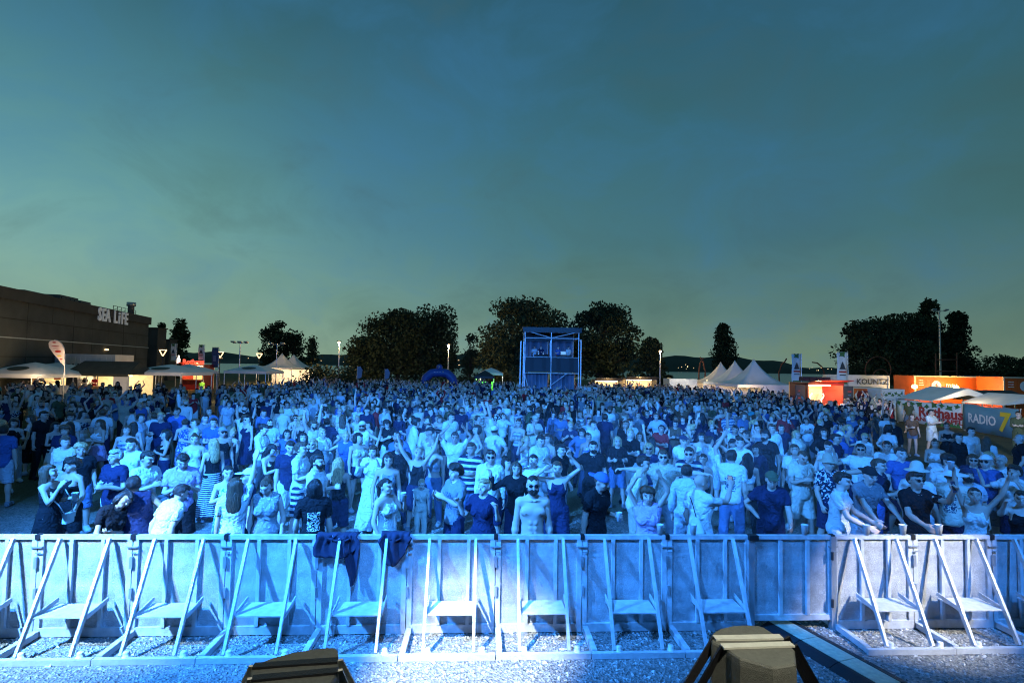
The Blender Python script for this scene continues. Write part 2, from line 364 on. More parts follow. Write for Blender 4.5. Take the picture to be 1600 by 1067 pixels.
def hand_prims():
    c = WR+AD*.055; p = []
    p += sym(('con', WR+AD*.02-LAT*.012, KN-LAT*.030, .020, .016, .012), ('con', WR+AD*.02+LAT*.008, KN+LAT*.028, .020, .016, .012), ('con', WR+AD*.02, KN, .018, .016, .015))
    for j, (o, ln) in enumerate(((.031, .92), (.0105, 1.0), (-.0105, .95), (-.031, .75))):
        a = KN+LAT*o; b = a+AD*.045*ln; t = b+AD*.042*ln
        p += sym(('con', a-AD*.01, b, .0098, .0090, .004), ('con', b, t, .0090, .0072, .004))
    p += sym(('con', WR+AD*.02+LAT*.02, WR+AD*.055+LAT*.048+PALM*.008, .016, .012, .01), ('con', WR+AD*.055+LAT*.048+PALM*.008, WR+AD*.088+LAT*.062+PALM*.012, .0115, .009, .005))
    return p
def foot_prims(i=0.):
    return sym(('con', ANK, ANK+[0, .03, -.05], .038+i, .036+i, .02), ('con', ANK+[0, .03, -.052], TOE+[-.012, .02, .012], .036+i, .034+i, .02), ('con', ANK+[.005, -.06, -.02], TOE+[.01, .02, .01], .034+i, .032+i, .02))
def body_prims(sex): return torso(sex)+arms(0, 2, sex)+legs()+foot_prims()+HEAD+hand_prims()
def fold(V, N, amp):
    x, y, z = V.T
    d = np.sin(z*34+np.sin(x*21)*1.5+y*12)*.5+np.sin(x*47+z*19+np.sin(z*29)*1.3)*.35+np.sin((z+x*.8)*71+y*31)*.2
    return V+N*(amp*d)[:, None]
def sleeve(t):
    def c(x, y, z):
        al = (abs(x)-SH[0])*AD[0]+(z-SH[2])*AD[2]; return np.where(abs(x) > .17, al-t, -1.)
    return c
def neck_hole(r, yy=-.02, zz=1.545):
    return lambda x, y, z: r-np.sqrt(x*x+(y-yy)**2+(z-zz)**2)
def mx(*fs): return lambda x, y, z: __import__('functools').reduce(np.maximum, [f(x, y, z) for f in fs])
zmin = lambda a: (lambda x, y, z: a-z+0*x+0*y)
zmax = lambda a: (lambda x, y, z: z-a+0*x+0*y)
straps = lambda x, y, z: np.where(z > 1.30, np.abs(x)-(.118-(z-1.30)*.25), np.abs(x)-.20)+0*y
def skirt_clip(z0, z1, r0, r1, wob=.0):
    def c(x, y, z):
        t = (z1-z)/(z1-z0); rr = r0+(r1-r0)*t
        return np.sqrt(x*x+(y*1.25)**2)-rr*(1+wob*t*np.cos(np.arctan2(y, x)*9))
    return c
def big(z0, z1): return [('con', (0, 0, z1), (0, 0, z0), .5, .5, .001)]
def garment(sex, g):
    """primitives, clip, is skirt-like, fold size"""
    T = lambda i: torso(sex, i)
    HEM = [('ell', (0, .004, .93), (.178, .132, .20), .05)]
    if g == 'tshirt': return T(.026)+HEM+arms(.020, .62, sex), mx(zmin(.855), neck_hole(.082), sleeve(.185)), 0, .0095
    if g == 'polo': return T(.024)+HEM+arms(.020, .62, sex)+[('con', (0, .025, 1.475), (0, -.03, 1.465), .068, .062, .015)], mx(zmin(.85), neck_hole(.062, -.055, 1.53), sleeve(.185), zmax(1.50)), 0, .009
    if g == 'longshirt': return T(.028)+HEM+arms(.020, 2, sex), mx(zmin(.82), neck_hole(.085, -.035), sleeve(.50)), 0, .010
    if g == 'tank': return T(.012), mx(zmin(.93), neck_hole(.125, -.075, 1.50), straps), 0, .003
    if g == 'vest': return T(.030)+HEM+arms(.02, .3, sex), mx(zmin(.82), neck_hole(.085, -.02), lambda x, y, z: np.abs(x)-.185+0*y+0*z), 0, .008
    if g == 'crop': return T(.010), mx(zmin(1.14), neck_hole(.125, -.08, 1.49), straps), 0, .003
    if g == 'dress': return T(.014)+big(.38, 1.09), mx(zmin(.36), zmax(1.46), neck_hole(.125, -.08, 1.50), lambda x, y, z: np.where(z > 1.10, sdf_at(T(.014), None, np.broadcast_arrays(x, y, z)), skirt_clip(.36, 1.10, .150, .31, .06)(x, y, z)), straps), 1, .004
    if g == 'longskirt': return big(.14, 1.03), mx(zmin(.14), zmax(1.03), skirt_clip(.14, 1.03, .165, .30, .07)), 1, .003
    if g == 'skirt': return big(.62, 1.02), mx(zmin(.62), zmax(1.03), skirt_clip(.62, 1.03, .160, .26, .08)), 1, .002
    if g == 'shorts': return [T(.018)[0]]+legs(.030, j=.035), mx(zmin(.50), zmax(1.02)), 0, .005
    if g == 'hotpants': return [T(.014)[0]]+legs(.018, j=.03), mx(zmin(.74), zmax(1.04)), 0, .003
    if g == 'trousers': return [T(.016)[0]]+legs(.020, j=.026), mx(zmin(.06), zmax(1.02)), 0, .005
    if g[:4] == 'shoe': return foot_prims(.010), mx(zmin(.004), zmax(.115), *([] if g == 'shoes' else [lambda x, y, z: (-x if g == 'shoe_l' else x)+0*y+0*z])), 0, 0
    # ---- things worn on the head
    hd = lambda i: [('ell', (0, .014, 1.662), (.077+i, .096+i, .092+i), .02)]
    face = lambda lo, yy: (lambda x, y, z: np.where(z < lo+.009*np.sin(x*95+1)+.006*np.sin(x*41), -(y-yy), -1.)+0*x)
    if g == 'hair_short': return hd(.016)+[('ell', (0, -.02, 1.72), (.072, .085, .045), .02)], mx(face(1.70, .000), zmin(1.585), lambda x, y, z: np.where(z < 1.64, .02-y, -1)+0*x), 2, .006
    if g == 'hair_buzz': return hd(.006), mx(face(1.705, .01), zmin(1.60)), 2, .002
    if g == 'hair_curly': return hd(.035)+[('ell', (0, .0, 1.73), (.10, .105, .06), .03)], mx(face(1.69, -.005), zmin(1.58)), 2, .016
    if g == 'hair_long': return hd(.018)+[('ell', (0, .07, 1.55), (.098, .055, .16), .05), ('ell', (0, .105, 1.40), (.105, .042, .17), .05)]+sym(('con', (.075, .01, 1.66), (.095, .04, 1.45), .03, .03, .03)), mx(face(1.69, -.022), zmin(1.24)), 3, .008
    if g == 'hair_bob': return hd(.022)+[('ell', (0, .05, 1.60), (.10, .075, .10), .04)]+sym(('con', (.078, .0, 1.66), (.088, .01, 1.54), .028, .028, .03)), mx(face(1.69, -.02), zmin(1.50)), 2, .008
    if g == 'hair_bun': return hd(.012)+[('ell', (0, .10, 1.74), (.045, .045, .045), .02)], mx(face(1.70, .0), zmin(1.585)), 2, .005
    if g == 'hair_tail': return hd(.012)+[('con', (0, .10, 1.70), (0, .15, 1.62), .03, .035, .02), ('con', (0, .15, 1.62), (0, .13, 1.44), .038, .018, .02)], mx(face(1.70, .0), lambda x, y, z: np.where(y < .10, 1.585-z, -1)+0*x), 2, .006
    if g == 'cap': return hd(.020)+[('ell', (0, -.13, 1.695), (.075, .075, .012), .008)], zmin(1.68), 2, 0
    if g == 'cap_back': return hd(.020)+[('ell', (0, .15, 1.675), (.07, .07, .014), .008)], zmin(1.665), 2, 0
    if g == 'bucket_hat': return hd(.020)+[('con', (0, .012, 1.68), (0, .012, 1.745), .098, .088, .01), ('ell', (0, .012, 1.672), (.165, .185, .018), .012)], zmin(1.655), 2, 0
    if g == 'sun_hat': return hd(.022)+[('con', (0, .012, 1.69), (0, .012, 1.75), .098, .085, .01), ('ell', (0, .012, 1.680), (.235, .25, .014), .012)], zmin(1.66), 2, 0
    if g == 'sunglasses': return sym(('ell', (.034, -.100, 1.642), (.029, .010, .022), .004), ('con', (.06, -.088, 1.648), (.082, .01, 1.645), .004, .004, .004)) + [('con', (-.02, -.108, 1.648), (.02, -.108, 1.648), .005, .005, .004)], None, 2, 0
    if g == 'beard': return [('ell', (0, -.045, 1.57), (.062, .065, .058), .02)]+sym(('con', (.064, -.02, 1.62), (.058, -.035, 1.57), .014, .016, .02)), mx(zmax(1.612), lambda x, y, z: .012-np.sqrt((x*.6)**2+(y+.11)**2+(z-1.572)**2)), 2, .003
HEADWEAR = {'hair_short', 'hair_buzz', 'hair_curly', 'hair_long', 'hair_bob', 'hair_bun', 'hair_tail', 'cap', 'cap_back', 'bucket_hat', 'sun_hat', 'sunglasses', 'beard'}
LODT = {'body': (4600, 1500, 300, 22000), 'cloth': (1500, 560, 130, 1500), 'head': (560, 240, 76, 560)}
CACHE = {}; RAW = {}
def piece(sex, g, lod):
    key = (sex if g not in HEADWEAR and g[:4] != 'shoe' else '-', g, lod)
    if key in CACHE: return CACHE[key]
    rk = key[:2]
    if rk not in RAW:
        if g == 'body': RAW[rk] = sdf_mesh(body_prims(sex), .0085)
        else:
            pr, cl, _, _ = garment(sex, g)
            RAW[rk] = sdf_mesh(pr, .0075 if g in ('sunglasses', 'beard', 'cap', 'cap_back') else (.010 if g in HEADWEAR else .0135), cl)
    V, Q = RAW[rk]
    if g == 'body':
        keep = np.where(V[:, 2] > 1.53, .0, 1.0) if lod == 0 else None
        al = (np.abs(V[:, 0])-SH[0])*AD[0]+(V[:, 2]-SH[2])*AD[2]
        if keep is not None: keep = np.where(al > .55, .35, np.where(V[:, 2] > 1.53, .25, 1.0))
        v, f, n = decimate(V, Q, LODT['body'][lod], keep)
        w = weights(v)
        # face colours: eyes, brows, lips (fixed to the skin itself)
        col = np.ones((len(v), 4)); x, y, z = v.T; ax = np.abs(x)
        front = y < -.05
        eye = front & (((ax-.031)/.019)**2+((z-1.640)/.0115)**2 < 1); col[eye, :3] = (.16, .13, .13)
        brow = front & (np.abs(ax-.034) < .023) & (np.abs(z-1.663) < .0065); col[brow, :3] = (.28, .22, .2)
        lip = front & (ax < .024) & (np.abs(z-1.572) < .011); col[lip, :3] = (.80, .50, .5)
        if sex == 'm':
            nip = (y < -.09) & ((ax-.085)**2+(z-1.292)**2 < .014**2); col[nip, :3] = (.55, .42, .40); nav = (y < -.06) & (x**2+(z-1.06)**2 < .011**2); col[nav, :3] = (.5, .45, .42)
        d = dict(V=v, F=f, N=n, W=w, col=col)
    else:
        pr, cl, kind, amp = garment(sex, g)
        v, f, n = decimate(V, Q, LODT['head' if g in HEADWEAR else 'cloth'][lod])
        if amp: v = fold(v, n, amp)
        if kind >= 2:
            w = np.zeros((len(v), NB)); w[:, 4] = 1
            if kind == 3: k = np.clip((1.58-v[:, 2])/.22, 0, 1)*.75; w[:, 4] = 1-k; w[:, 2] = k
        else: w = weights(v, kind == 1)
        d = dict(V=v, F=f, N=n, W=w, col=None)
    CACHE[key] = d; return d
def body_under(sex, clothes, lod):
    """the body, drawn in a little where clothing covers it"""
    key = (sex, tuple(clothes), lod, 'u')
    if key in CACHE: return CACHE[key]
    b = piece(sex, 'body', lod); V = b['V'].copy()
    for g in clothes:
        pr, cl, kind, _ = garment(sex, g)
        d = sdf_at(pr, cl, tuple(b['V'].T)); k = np.clip((-d-.004)/.010, 0, 1)*(.012 if g != 'shoes' else .006)
        V -= b['N']*k[:, None]
    d = dict(b); d['V'] = V; CACHE[key] = d; return d
def rot_ft(a, b):
    a = np.array(a, float); b = np.array(b, float); a /= np.linalg.norm(a); b /= np.linalg.norm(b)
    v = np.cross(a, b); c = a@b
    if c < -.9999: return np.diag([-1., 1, -1.])
    K = np.array([[0, -v[2], v[1]], [v[2], 0, -v[0]], [-v[1], v[0], 0]]); return np.eye(3)+K+K@K/(1+c)
def rax(ax, a):
    ax = np.array(ax, float); ax /= np.linalg.norm(ax); K = np.array([[0, -ax[2], ax[1]], [ax[2], 0, -ax[0]], [-ax[1], ax[0], 0]])
    return np.eye(3)+math.sin(a)*K+(1-math.cos(a))*K@K
ARM = dict(down=((.16, .03, -1), (.10, -.16, -1)), relax=((.24, .06, -1), (.0, -.45, -.9)), cup=((.22, -.12, -1), (-.30, -.9, .22)), fold=((.16, -.28, -1), (-.95, -.34, .16)),
           up=((.36, -.08, 1), (.08, -.15, 1)), upv=((.62, -.1, .8), (.3, -.1, 1)), heart=((.78, -.12, .62), (-.62, -.2, .75)), claphigh=((.5, -.25, .85), (-.46, -.25, .9)),
           clap=((.32, -.42, -.85), (-.52, -.72, .48)), mouth=((.34, -.55, -.75), (-.42, -.30, .88)), phone=((.2, -.3, -.9), (-.42, -.82, .34)), phoneup=((.25, -.9, -.12), (-.22, -.62, .75)),
           hip=((.62, .25, -.75), (-.55, -.35, -.62)), reach=((.14, -.82, -.55), (-.03, -.86, -.42)), rest=((.2, -.55, -.8), (-.1, -.9, -.30)), spread=((.97, -.12, -.12), (.95, -.32, .02)), wave=((.82, -.12, -.42), (.22, -.28, 1)),
           high=((.30, -.25, 1), (.12, -.2, 1)), shrug=((.38, -.28, -.85), (.10, -.5, .86)), point=((.5, -.75, .2), (.35, -.9, .25)), brow=((.75, -.35, .15), (-.62, -.35, .55)), face=((.3, -.5, -.78), (-.22, -.42, .9)), back=((.25, .25, -1), (-.1, .1, -1)))
def skeleton(pose):
    """pose: L, R arm names; lean (fwd, side) deg; twist; head (yaw, pitch, roll) deg; legs; curl"""
    RR = [np.eye(3)]*NB; PP = [None]*NB
    lean = pose.get('lean', (0, 0)); X, Y_, Z = (1, 0, 0), (0, 1, 0), (0, 0, 1)
    pel = rax(Z, R(pose.get('hip', 0)))@rax(X, R(lean[0]*.25)); 
    sp = pel@rax(X, R(lean[0]*.35))@rax(Y_, R(lean[1]*.5))@rax(Z, R(pose.get('twist', 0)*.5))
    chs = sp@rax(X, R(lean[0]*.40))@rax(Y_, R(lean[1]*.5))@rax(Z, R(pose.get('twist', 0)*.5))
    hy, hp, hr = pose.get('head', (0, 0, 0))
    rot = {0: pel, 1: sp, 2: chs}; rot[3] = chs@rax(Z, R(hy*.4))@rax(X, R(hp*.4)); rot[4] = chs@rax(Z, R(hy))@rax(X, R(hp))@rax(Y_, R(hr))
    curl = pose.get('curl', 35)
    for s in 'LR':
        sg = 1 if s == 'L' else -1; m = lambda v: np.array([v[0]*sg, v[1], v[2]], float)
        a = pose.get(s, 'down'); u, fo = ARM[a] if isinstance(a, str) else a
        u = m(u); fo = m(fo); u /= np.linalg.norm(u); fo /= np.linalg.norm(fo); rest = m(AD)
        el = max(0, u[2]+.25); rot[BI['clav'+s]] = chs@rax(Y_, -sg*R(min(30, el*26)))
        Rl = rot_ft(rest, m((.25, -.1, -1)))                 # first drop the arm, then swing
        Ru = rot_ft(Rl@rest, u)@Rl; rot[BI['up'+s]] = chs@Ru
        Rf = rot_ft(u, fo)@Ru; tw = pose.get('tw'+s, 0); Rf = rax(fo, R(tw)*sg)@Rf; rot[BI['fore'+s]] = chs@Rf
        rot[BI['hand'+s]] = rot[BI['fore'+s]]; latl = LAT
        ca = -sg*R(curl)                                     # fingers close towards the palm
        axis = np.cross(m(AD), m(PALM)); axis /= np.linalg.norm(axis)
        rot[BI['fa'+s]] = rot[BI['hand'+s]]@rax(axis, R(curl)); rot[BI['fb'+s]] = rot[BI['fa'+s]]@rax(axis, R(curl*1.2)); rot[BI['thumb'+s]] = rot[BI['hand'+s]]@rax(axis, R(curl*.5))
        lg = pose.get('leg'+s, (0, 0, 0))                      # thigh fwd, out, knee bend
        th = pel@rax(Y_, -sg*R(lg[1]))@rax(X, -R(lg[0])); rot[BI['thigh'+s]] = th; rot[BI['shin'+s]] = th@rax(X, R(lg[2])); rot[BI['foot'+s]] = pel
    for i, b in enumerate(BONES):
        if b[1] < 0: PP[i] = BH[i].copy()
        else: PP[i] = PP[b[1]]+rot[b[1]]@(BH[i]-BH[b[1]])
    RRa = np.array([rot[i] for i in range(NB)]); PPa = np.array(PP)
    low = min(PPa[BI['foot'+s]][2]-.09 for s in 'LR'); PPa[:, 2] -= low
    return RRa, PPa
def skin(d, sk):
    RRa, PPa = sk; V = d['V']; out = np.zeros_like(V)
    for i in range(NB):
        w = d['W'][:, i]; m = w > 1e-3
        if m.any(): out[m] += w[m, None]*((V[m]-BH[i])@RRa[i].T+PPa[i])
    return out
def hand_point(sk, s, off=.075, palm=.03):
    i = BI['hand'+s]; h = BH[i]; sg = 1 if s == 'L' else -1
    m = lambda v: np.array([v[0]*sg, v[1], v[2]]); p = h+m(AD)*off+m(PALM)*palm
    return sk[0][i]@(p-h)+sk[1][i]
def mesh_of(name, V, Fs, m, rest=None, col=None):
    me = bpy.data.meshes.new(name); me.from_pydata(V.tolist(), [], Fs); me.materials.append(m)
    me.polygons.foreach_set('use_smooth', np.ones(len(me.polygons), bool))
    if rest is not None: me.attributes.new('rest', 'FLOAT_VECTOR', 'POINT').data.foreach_set('vector', rest.ravel())
    if col is not None: me.attributes.new('Col', 'FLOAT_COLOR', 'POINT').data.foreach_set('color', col.ravel())
    return me
# ------------------------------------------------------------------ surface materials
def ground_mat():
    m = bpy.data.materials.new('field'); m.use_nodes = True; t = m.node_tree; b = t.nodes['Principled BSDF']; N = t.nodes.new; L = t.links.new
    tcn = N('ShaderNodeTexCoord'); o = tcn.outputs['Object']
    v = N('ShaderNodeTexVoronoi'); v.inputs['Scale'].default_value = 38; L(o, v.inputs['Vector'])
    g = N('ShaderNodeValToRGB'); g.color_ramp.elements[0].color = (.10, .10, .095, 1); g.color_ramp.elements[1].color = (.42, .41, .38, 1); L(v.outputs['Color'], g.inputs[0])
    n = N('ShaderNodeTexNoise'); n.inputs['Scale'].default_value = .9; n.inputs['Detail'].default_value = 6; L(o, n.inputs['Vector'])
    n2 = N('ShaderNodeTexNoise'); n2.inputs['Scale'].default_value = 26; n2.inputs['Detail'].default_value = 4; L(o, n2.inputs['Vector'])
    gr = N('ShaderNodeValToRGB'); gr.color_ramp.elements[0].color = (.035, .040, .020, 1); gr.color_ramp.elements[0].position = .3; gr.color_ramp.elements[1].color = (.20, .18, .10, 1); gr.color_ramp.elements[1].position = .72
    a = N('ShaderNodeMath'); a.operation = 'MULTIPLY_ADD'; a.inputs[1].default_value = .6; L(n2.outputs[0], a.inputs[0]); 
    a2 = N('ShaderNodeMath'); a2.operation = 'MULTIPLY'; a2.inputs[1].default_value = .4; L(n.outputs[0], a2.inputs[0]); L(a2.outputs[0], a.inputs[2]); L(a.outputs[0], gr.inputs[0])
    s = N('ShaderNodeSeparateXYZ'); L(o, s.inputs[0])
    e = N('ShaderNodeMath'); e.operation = 'MULTIPLY_ADD'; e.inputs[1].default_value = 2.6; L(n.outputs[0], e.inputs[0]); L(s.outputs['Y'], e.inputs[2])
    mr = N('ShaderNodeMapRange'); mr.inputs[1].default_value = 12.6; mr.inputs[2].default_value = 14.2; L(e.outputs[0], mr.inputs[0])
    mxn = N('ShaderNodeMix'); mxn.data_type = 'RGBA'; L(mr.outputs[0], mxn.inputs[0]); L(g.outputs[0], mxn.inputs[6]); L(gr.outputs[0], mxn.inputs[7]); L(mxn.outputs[2], b.inputs['Base Color'])
    bp = N('ShaderNodeBump'); bp.inputs['Strength'].default_value = .8; bp.inputs['Distance'].default_value = .03
    vv = N('ShaderNodeMath'); vv.operation = 'ADD'; L(v.outputs['Distance'], vv.inputs[0]); L(n2.outputs[0], vv.inputs[1]); L(vv.outputs[0], bp.inputs['Height']); L(bp.outputs[0], b.inputs['Normal'])
    b.inputs['Roughness'].default_value = .95; b.inputs['Specular IOR Level'].default_value = .15
    return m
def perforated_mat():
    m = bpy.data.materials.new('perforated_sheet'); m.use_nodes = True; t = m.node_tree; b = t.nodes['Principled BSDF']; N = t.nodes.new; L = t.links.new
    tcn = N('ShaderNodeTexCoord'); mp = N('ShaderNodeMapping'); mp.inputs['Scale'].default_value = (58, 58, 58); L(tcn.outputs['Object'], mp.inputs[0])
    v = N('ShaderNodeTexVoronoi'); v.inputs['Randomness'].default_value = .25; v.inputs['Scale'].default_value = 1.0; L(mp.outputs[0], v.inputs['Vector'])
    n = N('ShaderNodeTexNoise'); n.inputs['Scale'].default_value = 4.5; n.inputs['Detail'].default_value = 6; n.inputs['Roughness'].default_value = .65; L(tcn.outputs['Object'], n.inputs['Vector'])
    n3 = N('ShaderNodeTexNoise'); n3.inputs['Scale'].default_value = 95; n3.inputs['Detail'].default_value = 3; L(tcn.outputs['Object'], n3.inputs['Vector'])
    r = N('ShaderNodeMapRange'); r.inputs[1].default_value = .15; r.inputs[2].default_value = .45; r.inputs[3].default_value = .35; r.inputs[4].default_value = 1; L(v.outputs['Distance'], r.inputs[0])
    r2 = N('ShaderNodeMapRange'); r2.inputs[1].default_value = .3; r2.inputs[2].default_value = .7; r2.inputs[3].default_value = .60; r2.inputs[4].default_value = 1.15; L(n.outputs[0], r2.inputs[0])
    r3 = N('ShaderNodeMapRange'); r3.inputs[1].default_value = .35; r3.inputs[2].default_value = .65; r3.inputs[3].default_value = .78; r3.inputs[4].default_value = 1.2; L(n3.outputs[0], r3.inputs[0])
    k = N('ShaderNodeMath'); k.operation = 'MULTIPLY'; L(r.outputs[0], k.inputs[0]); L(r2.outputs[0], k.inputs[1])
    k2 = N('ShaderNodeMath'); k2.operation = 'MULTIPLY'; L(k.outputs[0], k2.inputs[0]); L(r3.outputs[0], k2.inputs[1])
    sc = N('ShaderNodeVectorMath'); sc.operation = 'SCALE'; sc.inputs[0].default_value = (.60, .61, .62); L(k2.outputs[0], sc.inputs['Scale']); L(sc.outputs[0], b.inputs['Base Color'])
    b.inputs['Metallic'].default_value = .35; b.inputs['Roughness'].default_value = .5
    dn = N('ShaderNodeTexNoise'); dn.inputs['Scale'].default_value = 2.6; dn.inputs['Detail'].default_value = 1; L(tcn.outputs['Object'], dn.inputs['Vector']); oi = N('ShaderNodeObjectInfo'); dn.noise_dimensions = '4D'; ws = N('ShaderNodeMath'); ws.operation = 'MULTIPLY'; ws.inputs[1].default_value = 40; L(oi.outputs['Random'], ws.inputs[0]); L(ws.outputs[0], dn.inputs['W']); b2 = N('ShaderNodeBump'); b2.inputs['Strength'].default_value = .9; b2.inputs['Distance'].default_value = .06; L(dn.outputs[0], b2.inputs['Height'])
    bp = N('ShaderNodeBump'); bp.inputs['Strength'].default_value = .5; bp.inputs['Distance'].default_value = .012; L(b2.outputs[0], bp.inputs['Normal']); L(k2.outputs[0], bp.inputs['Height']); L(bp.outputs[0], b.inputs['Normal'])
    return m
alu = mat('aluminium', (.72, .73, .74), .42, .35, .25, 60, .16, 9)
perf = perforated_mat()
black = mat('black_plastic', (.012, .012, .014), .5)
white_pvc = mat('white_pvc', (.72, .72, .70), .55, 0, .15, 3, .08, 1.2)
white_paint = mat('white_paint', (.62, .63, .62), .5, 0, .05, 10, .10, 1.5)
dark_pvc = mat('dark_pvc', (.03, .033, .036), .6, 0, .15, 4, .15, 2)
steel = mat('galvanised_steel', (.45, .47, .49), .4, .6, .05, 30, .1, 6)
dark_steel = mat('dark_steel', (.06, .062, .068), .5, .5)
rust = mat('rusty_steel', (.16, .055, .028), .85, 0, .2, 20, .3, 3)
wood = mat('counter_wood', (.24, .13, .06), .7, 0, .1, 20, .2, 5)
red = mat('red_paint', (.36, .025, .02), .45, 0, .05, 8, .1, 2)
orange = mat('orange_paint', (.62, .105, .012), .5, 0, .05, 8, .1, 2)
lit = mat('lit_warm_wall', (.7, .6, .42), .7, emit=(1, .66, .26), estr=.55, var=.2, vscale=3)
lampmat = mat('lamp_warm', (1, .9, .7), .5, emit=(1, .62, .22), estr=40)
tube_lamp = mat('tube_lamp', (1, .9, .7), .5, emit=(1, .78, .42), estr=9)
neon_red = mat('neon_red', (1, .2, .1), .5, emit=(1, .10, .05), estr=5)
def warm(loc, e, color=(1, .60, .24), rad=.15):
    l = bpy.data.lights.new('stall_lamp', 'POINT'); l.energy = e; l.color = color; l.shadow_soft_size = rad
    o = bpy.data.objects.new('stall_lamp', l); C.objects.link(o); o.location = loc
# ------------------------------------------------------------------ ground, lake, hills, stage
gb = MB(); gs = 260
gb.add([(-gs, -30, 0), (gs, -30, 0), (gs, 150, 0), (-gs, 150, 0)], [(0, 1, 2, 3)])
tag(gb.build('ground', ground_mat()), kind='structure')
lk = MB(); lk.add([(-3500, 130, -.4), (3500, 130, -.4), (3500, 3000, -.4), (-3500, 3000, -.4)], [(0, 1, 2, 3)])
tag(lk.build('lake', mat('lake_water', (.03, .05, .055), .25, 0, .3, .4)), kind='structure')
def hill(x0, x1, Y, zf, m):
    b = MB(); n = 120; xs = np.linspace(x0, x1, n); top = [(x, Y, zf(x)) for x in xs]
    v = [(x, Y-120, -2) for x in xs]+top+[(x, Y+400, -2) for x in xs]
    b.add(v, [(k*n+i, k*n+i+1, (k+1)*n+i+1, (k+1)*n+i) for k in (0, 1) for i in range(n-1)])
    return tag(b.build('hills', m, smooth=True), kind='structure')
hm = mat('wooded_hill', (.022, .030, .022), .95, var=.3, vscale=.02)
hill(-1500, 900, 1100, lambda x: 22+14*math.sin(x*.004+1)+5*math.sin(x*.017)+3*math.sin(x*.06)+10*np.clip(-x/700, 0, 1), hm)
hill(0, 1900, 1500, lambda x: 10+7*math.sin(x*.005)+2.5*math.sin(x*.031)+np.clip(x/1500, 0, 1)*8, hm)
st = MB(); st.box((0, -1.15, .59), (26, 9.5, 1.18)); tag(st.build('stage_floor', mat('stage_deck', (.02, .02, .022), .6)), kind='structure')
for nm_, c_, d_ in (('stage_wall', (0, -9.2, 4.9), (24, .3, 9.8)), ('stage_wall', (-12, -3.5, 4.9), (.3, 11.0, 9.8)), ('stage_wall', (12, -3.5, 4.9), (.3, 11.0, 9.8)), ('stage_roof', (0, -3.2, 9.4), (25, 13.0, .4))):
    st = MB(); st.box(c_, d_); tag(st.build(nm_, mat('stage_black', (.012, .012, .013), .9)), kind='structure')
# loose gravel lying in the pit in front of the stage
k = 26000; gx = rng.uniform(-9.5, 10.5, k); gy = rng.uniform(3.3, 9.0, k); gsz = rng.uniform(.008, .021, k)*(1+rng.random(k)*.6)
gv = np.array([(1, 0, 0), (-.5, .9, 0), (-.5, -.9, 0), (.1, .1, .75), (-.2, 0, .5)]); ang = rng.uniform(0, 6.28, k)
cx, sx_ = np.cos(ang), np.sin(ang); pv = gv[None]*gsz[:, None, None]*rng.uniform(.7, 1.3, (k, 5, 1))
GV = np.stack([pv[..., 0]*cx[:, None]-pv[..., 1]*sx_[:, None]+gx[:, None], pv[..., 0]*sx_[:, None]+pv[..., 1]*cx[:, None]+gy[:, None], pv[..., 2]+.001], -1).reshape(-1, 3)
gf = np.array([(0, 1, 3), (1, 2, 4), (2, 0, 3), (1, 4, 3), (2, 3, 4)]); GF = (gf[None]+5*np.arange(k)[:, None, None]).reshape(-1, 3)
me = bpy.data.meshes.new('gravel'); me.from_pydata(GV.tolist(), [], GF.tolist()); me.materials.append(mat('gravel_stone', (.42, .41, .39), .85, var=.9, vscale=14, spec=.3))
tag(link('gravel', me), 'pale loose gravel covering the pit before the barrier', None, None, 'stuff')
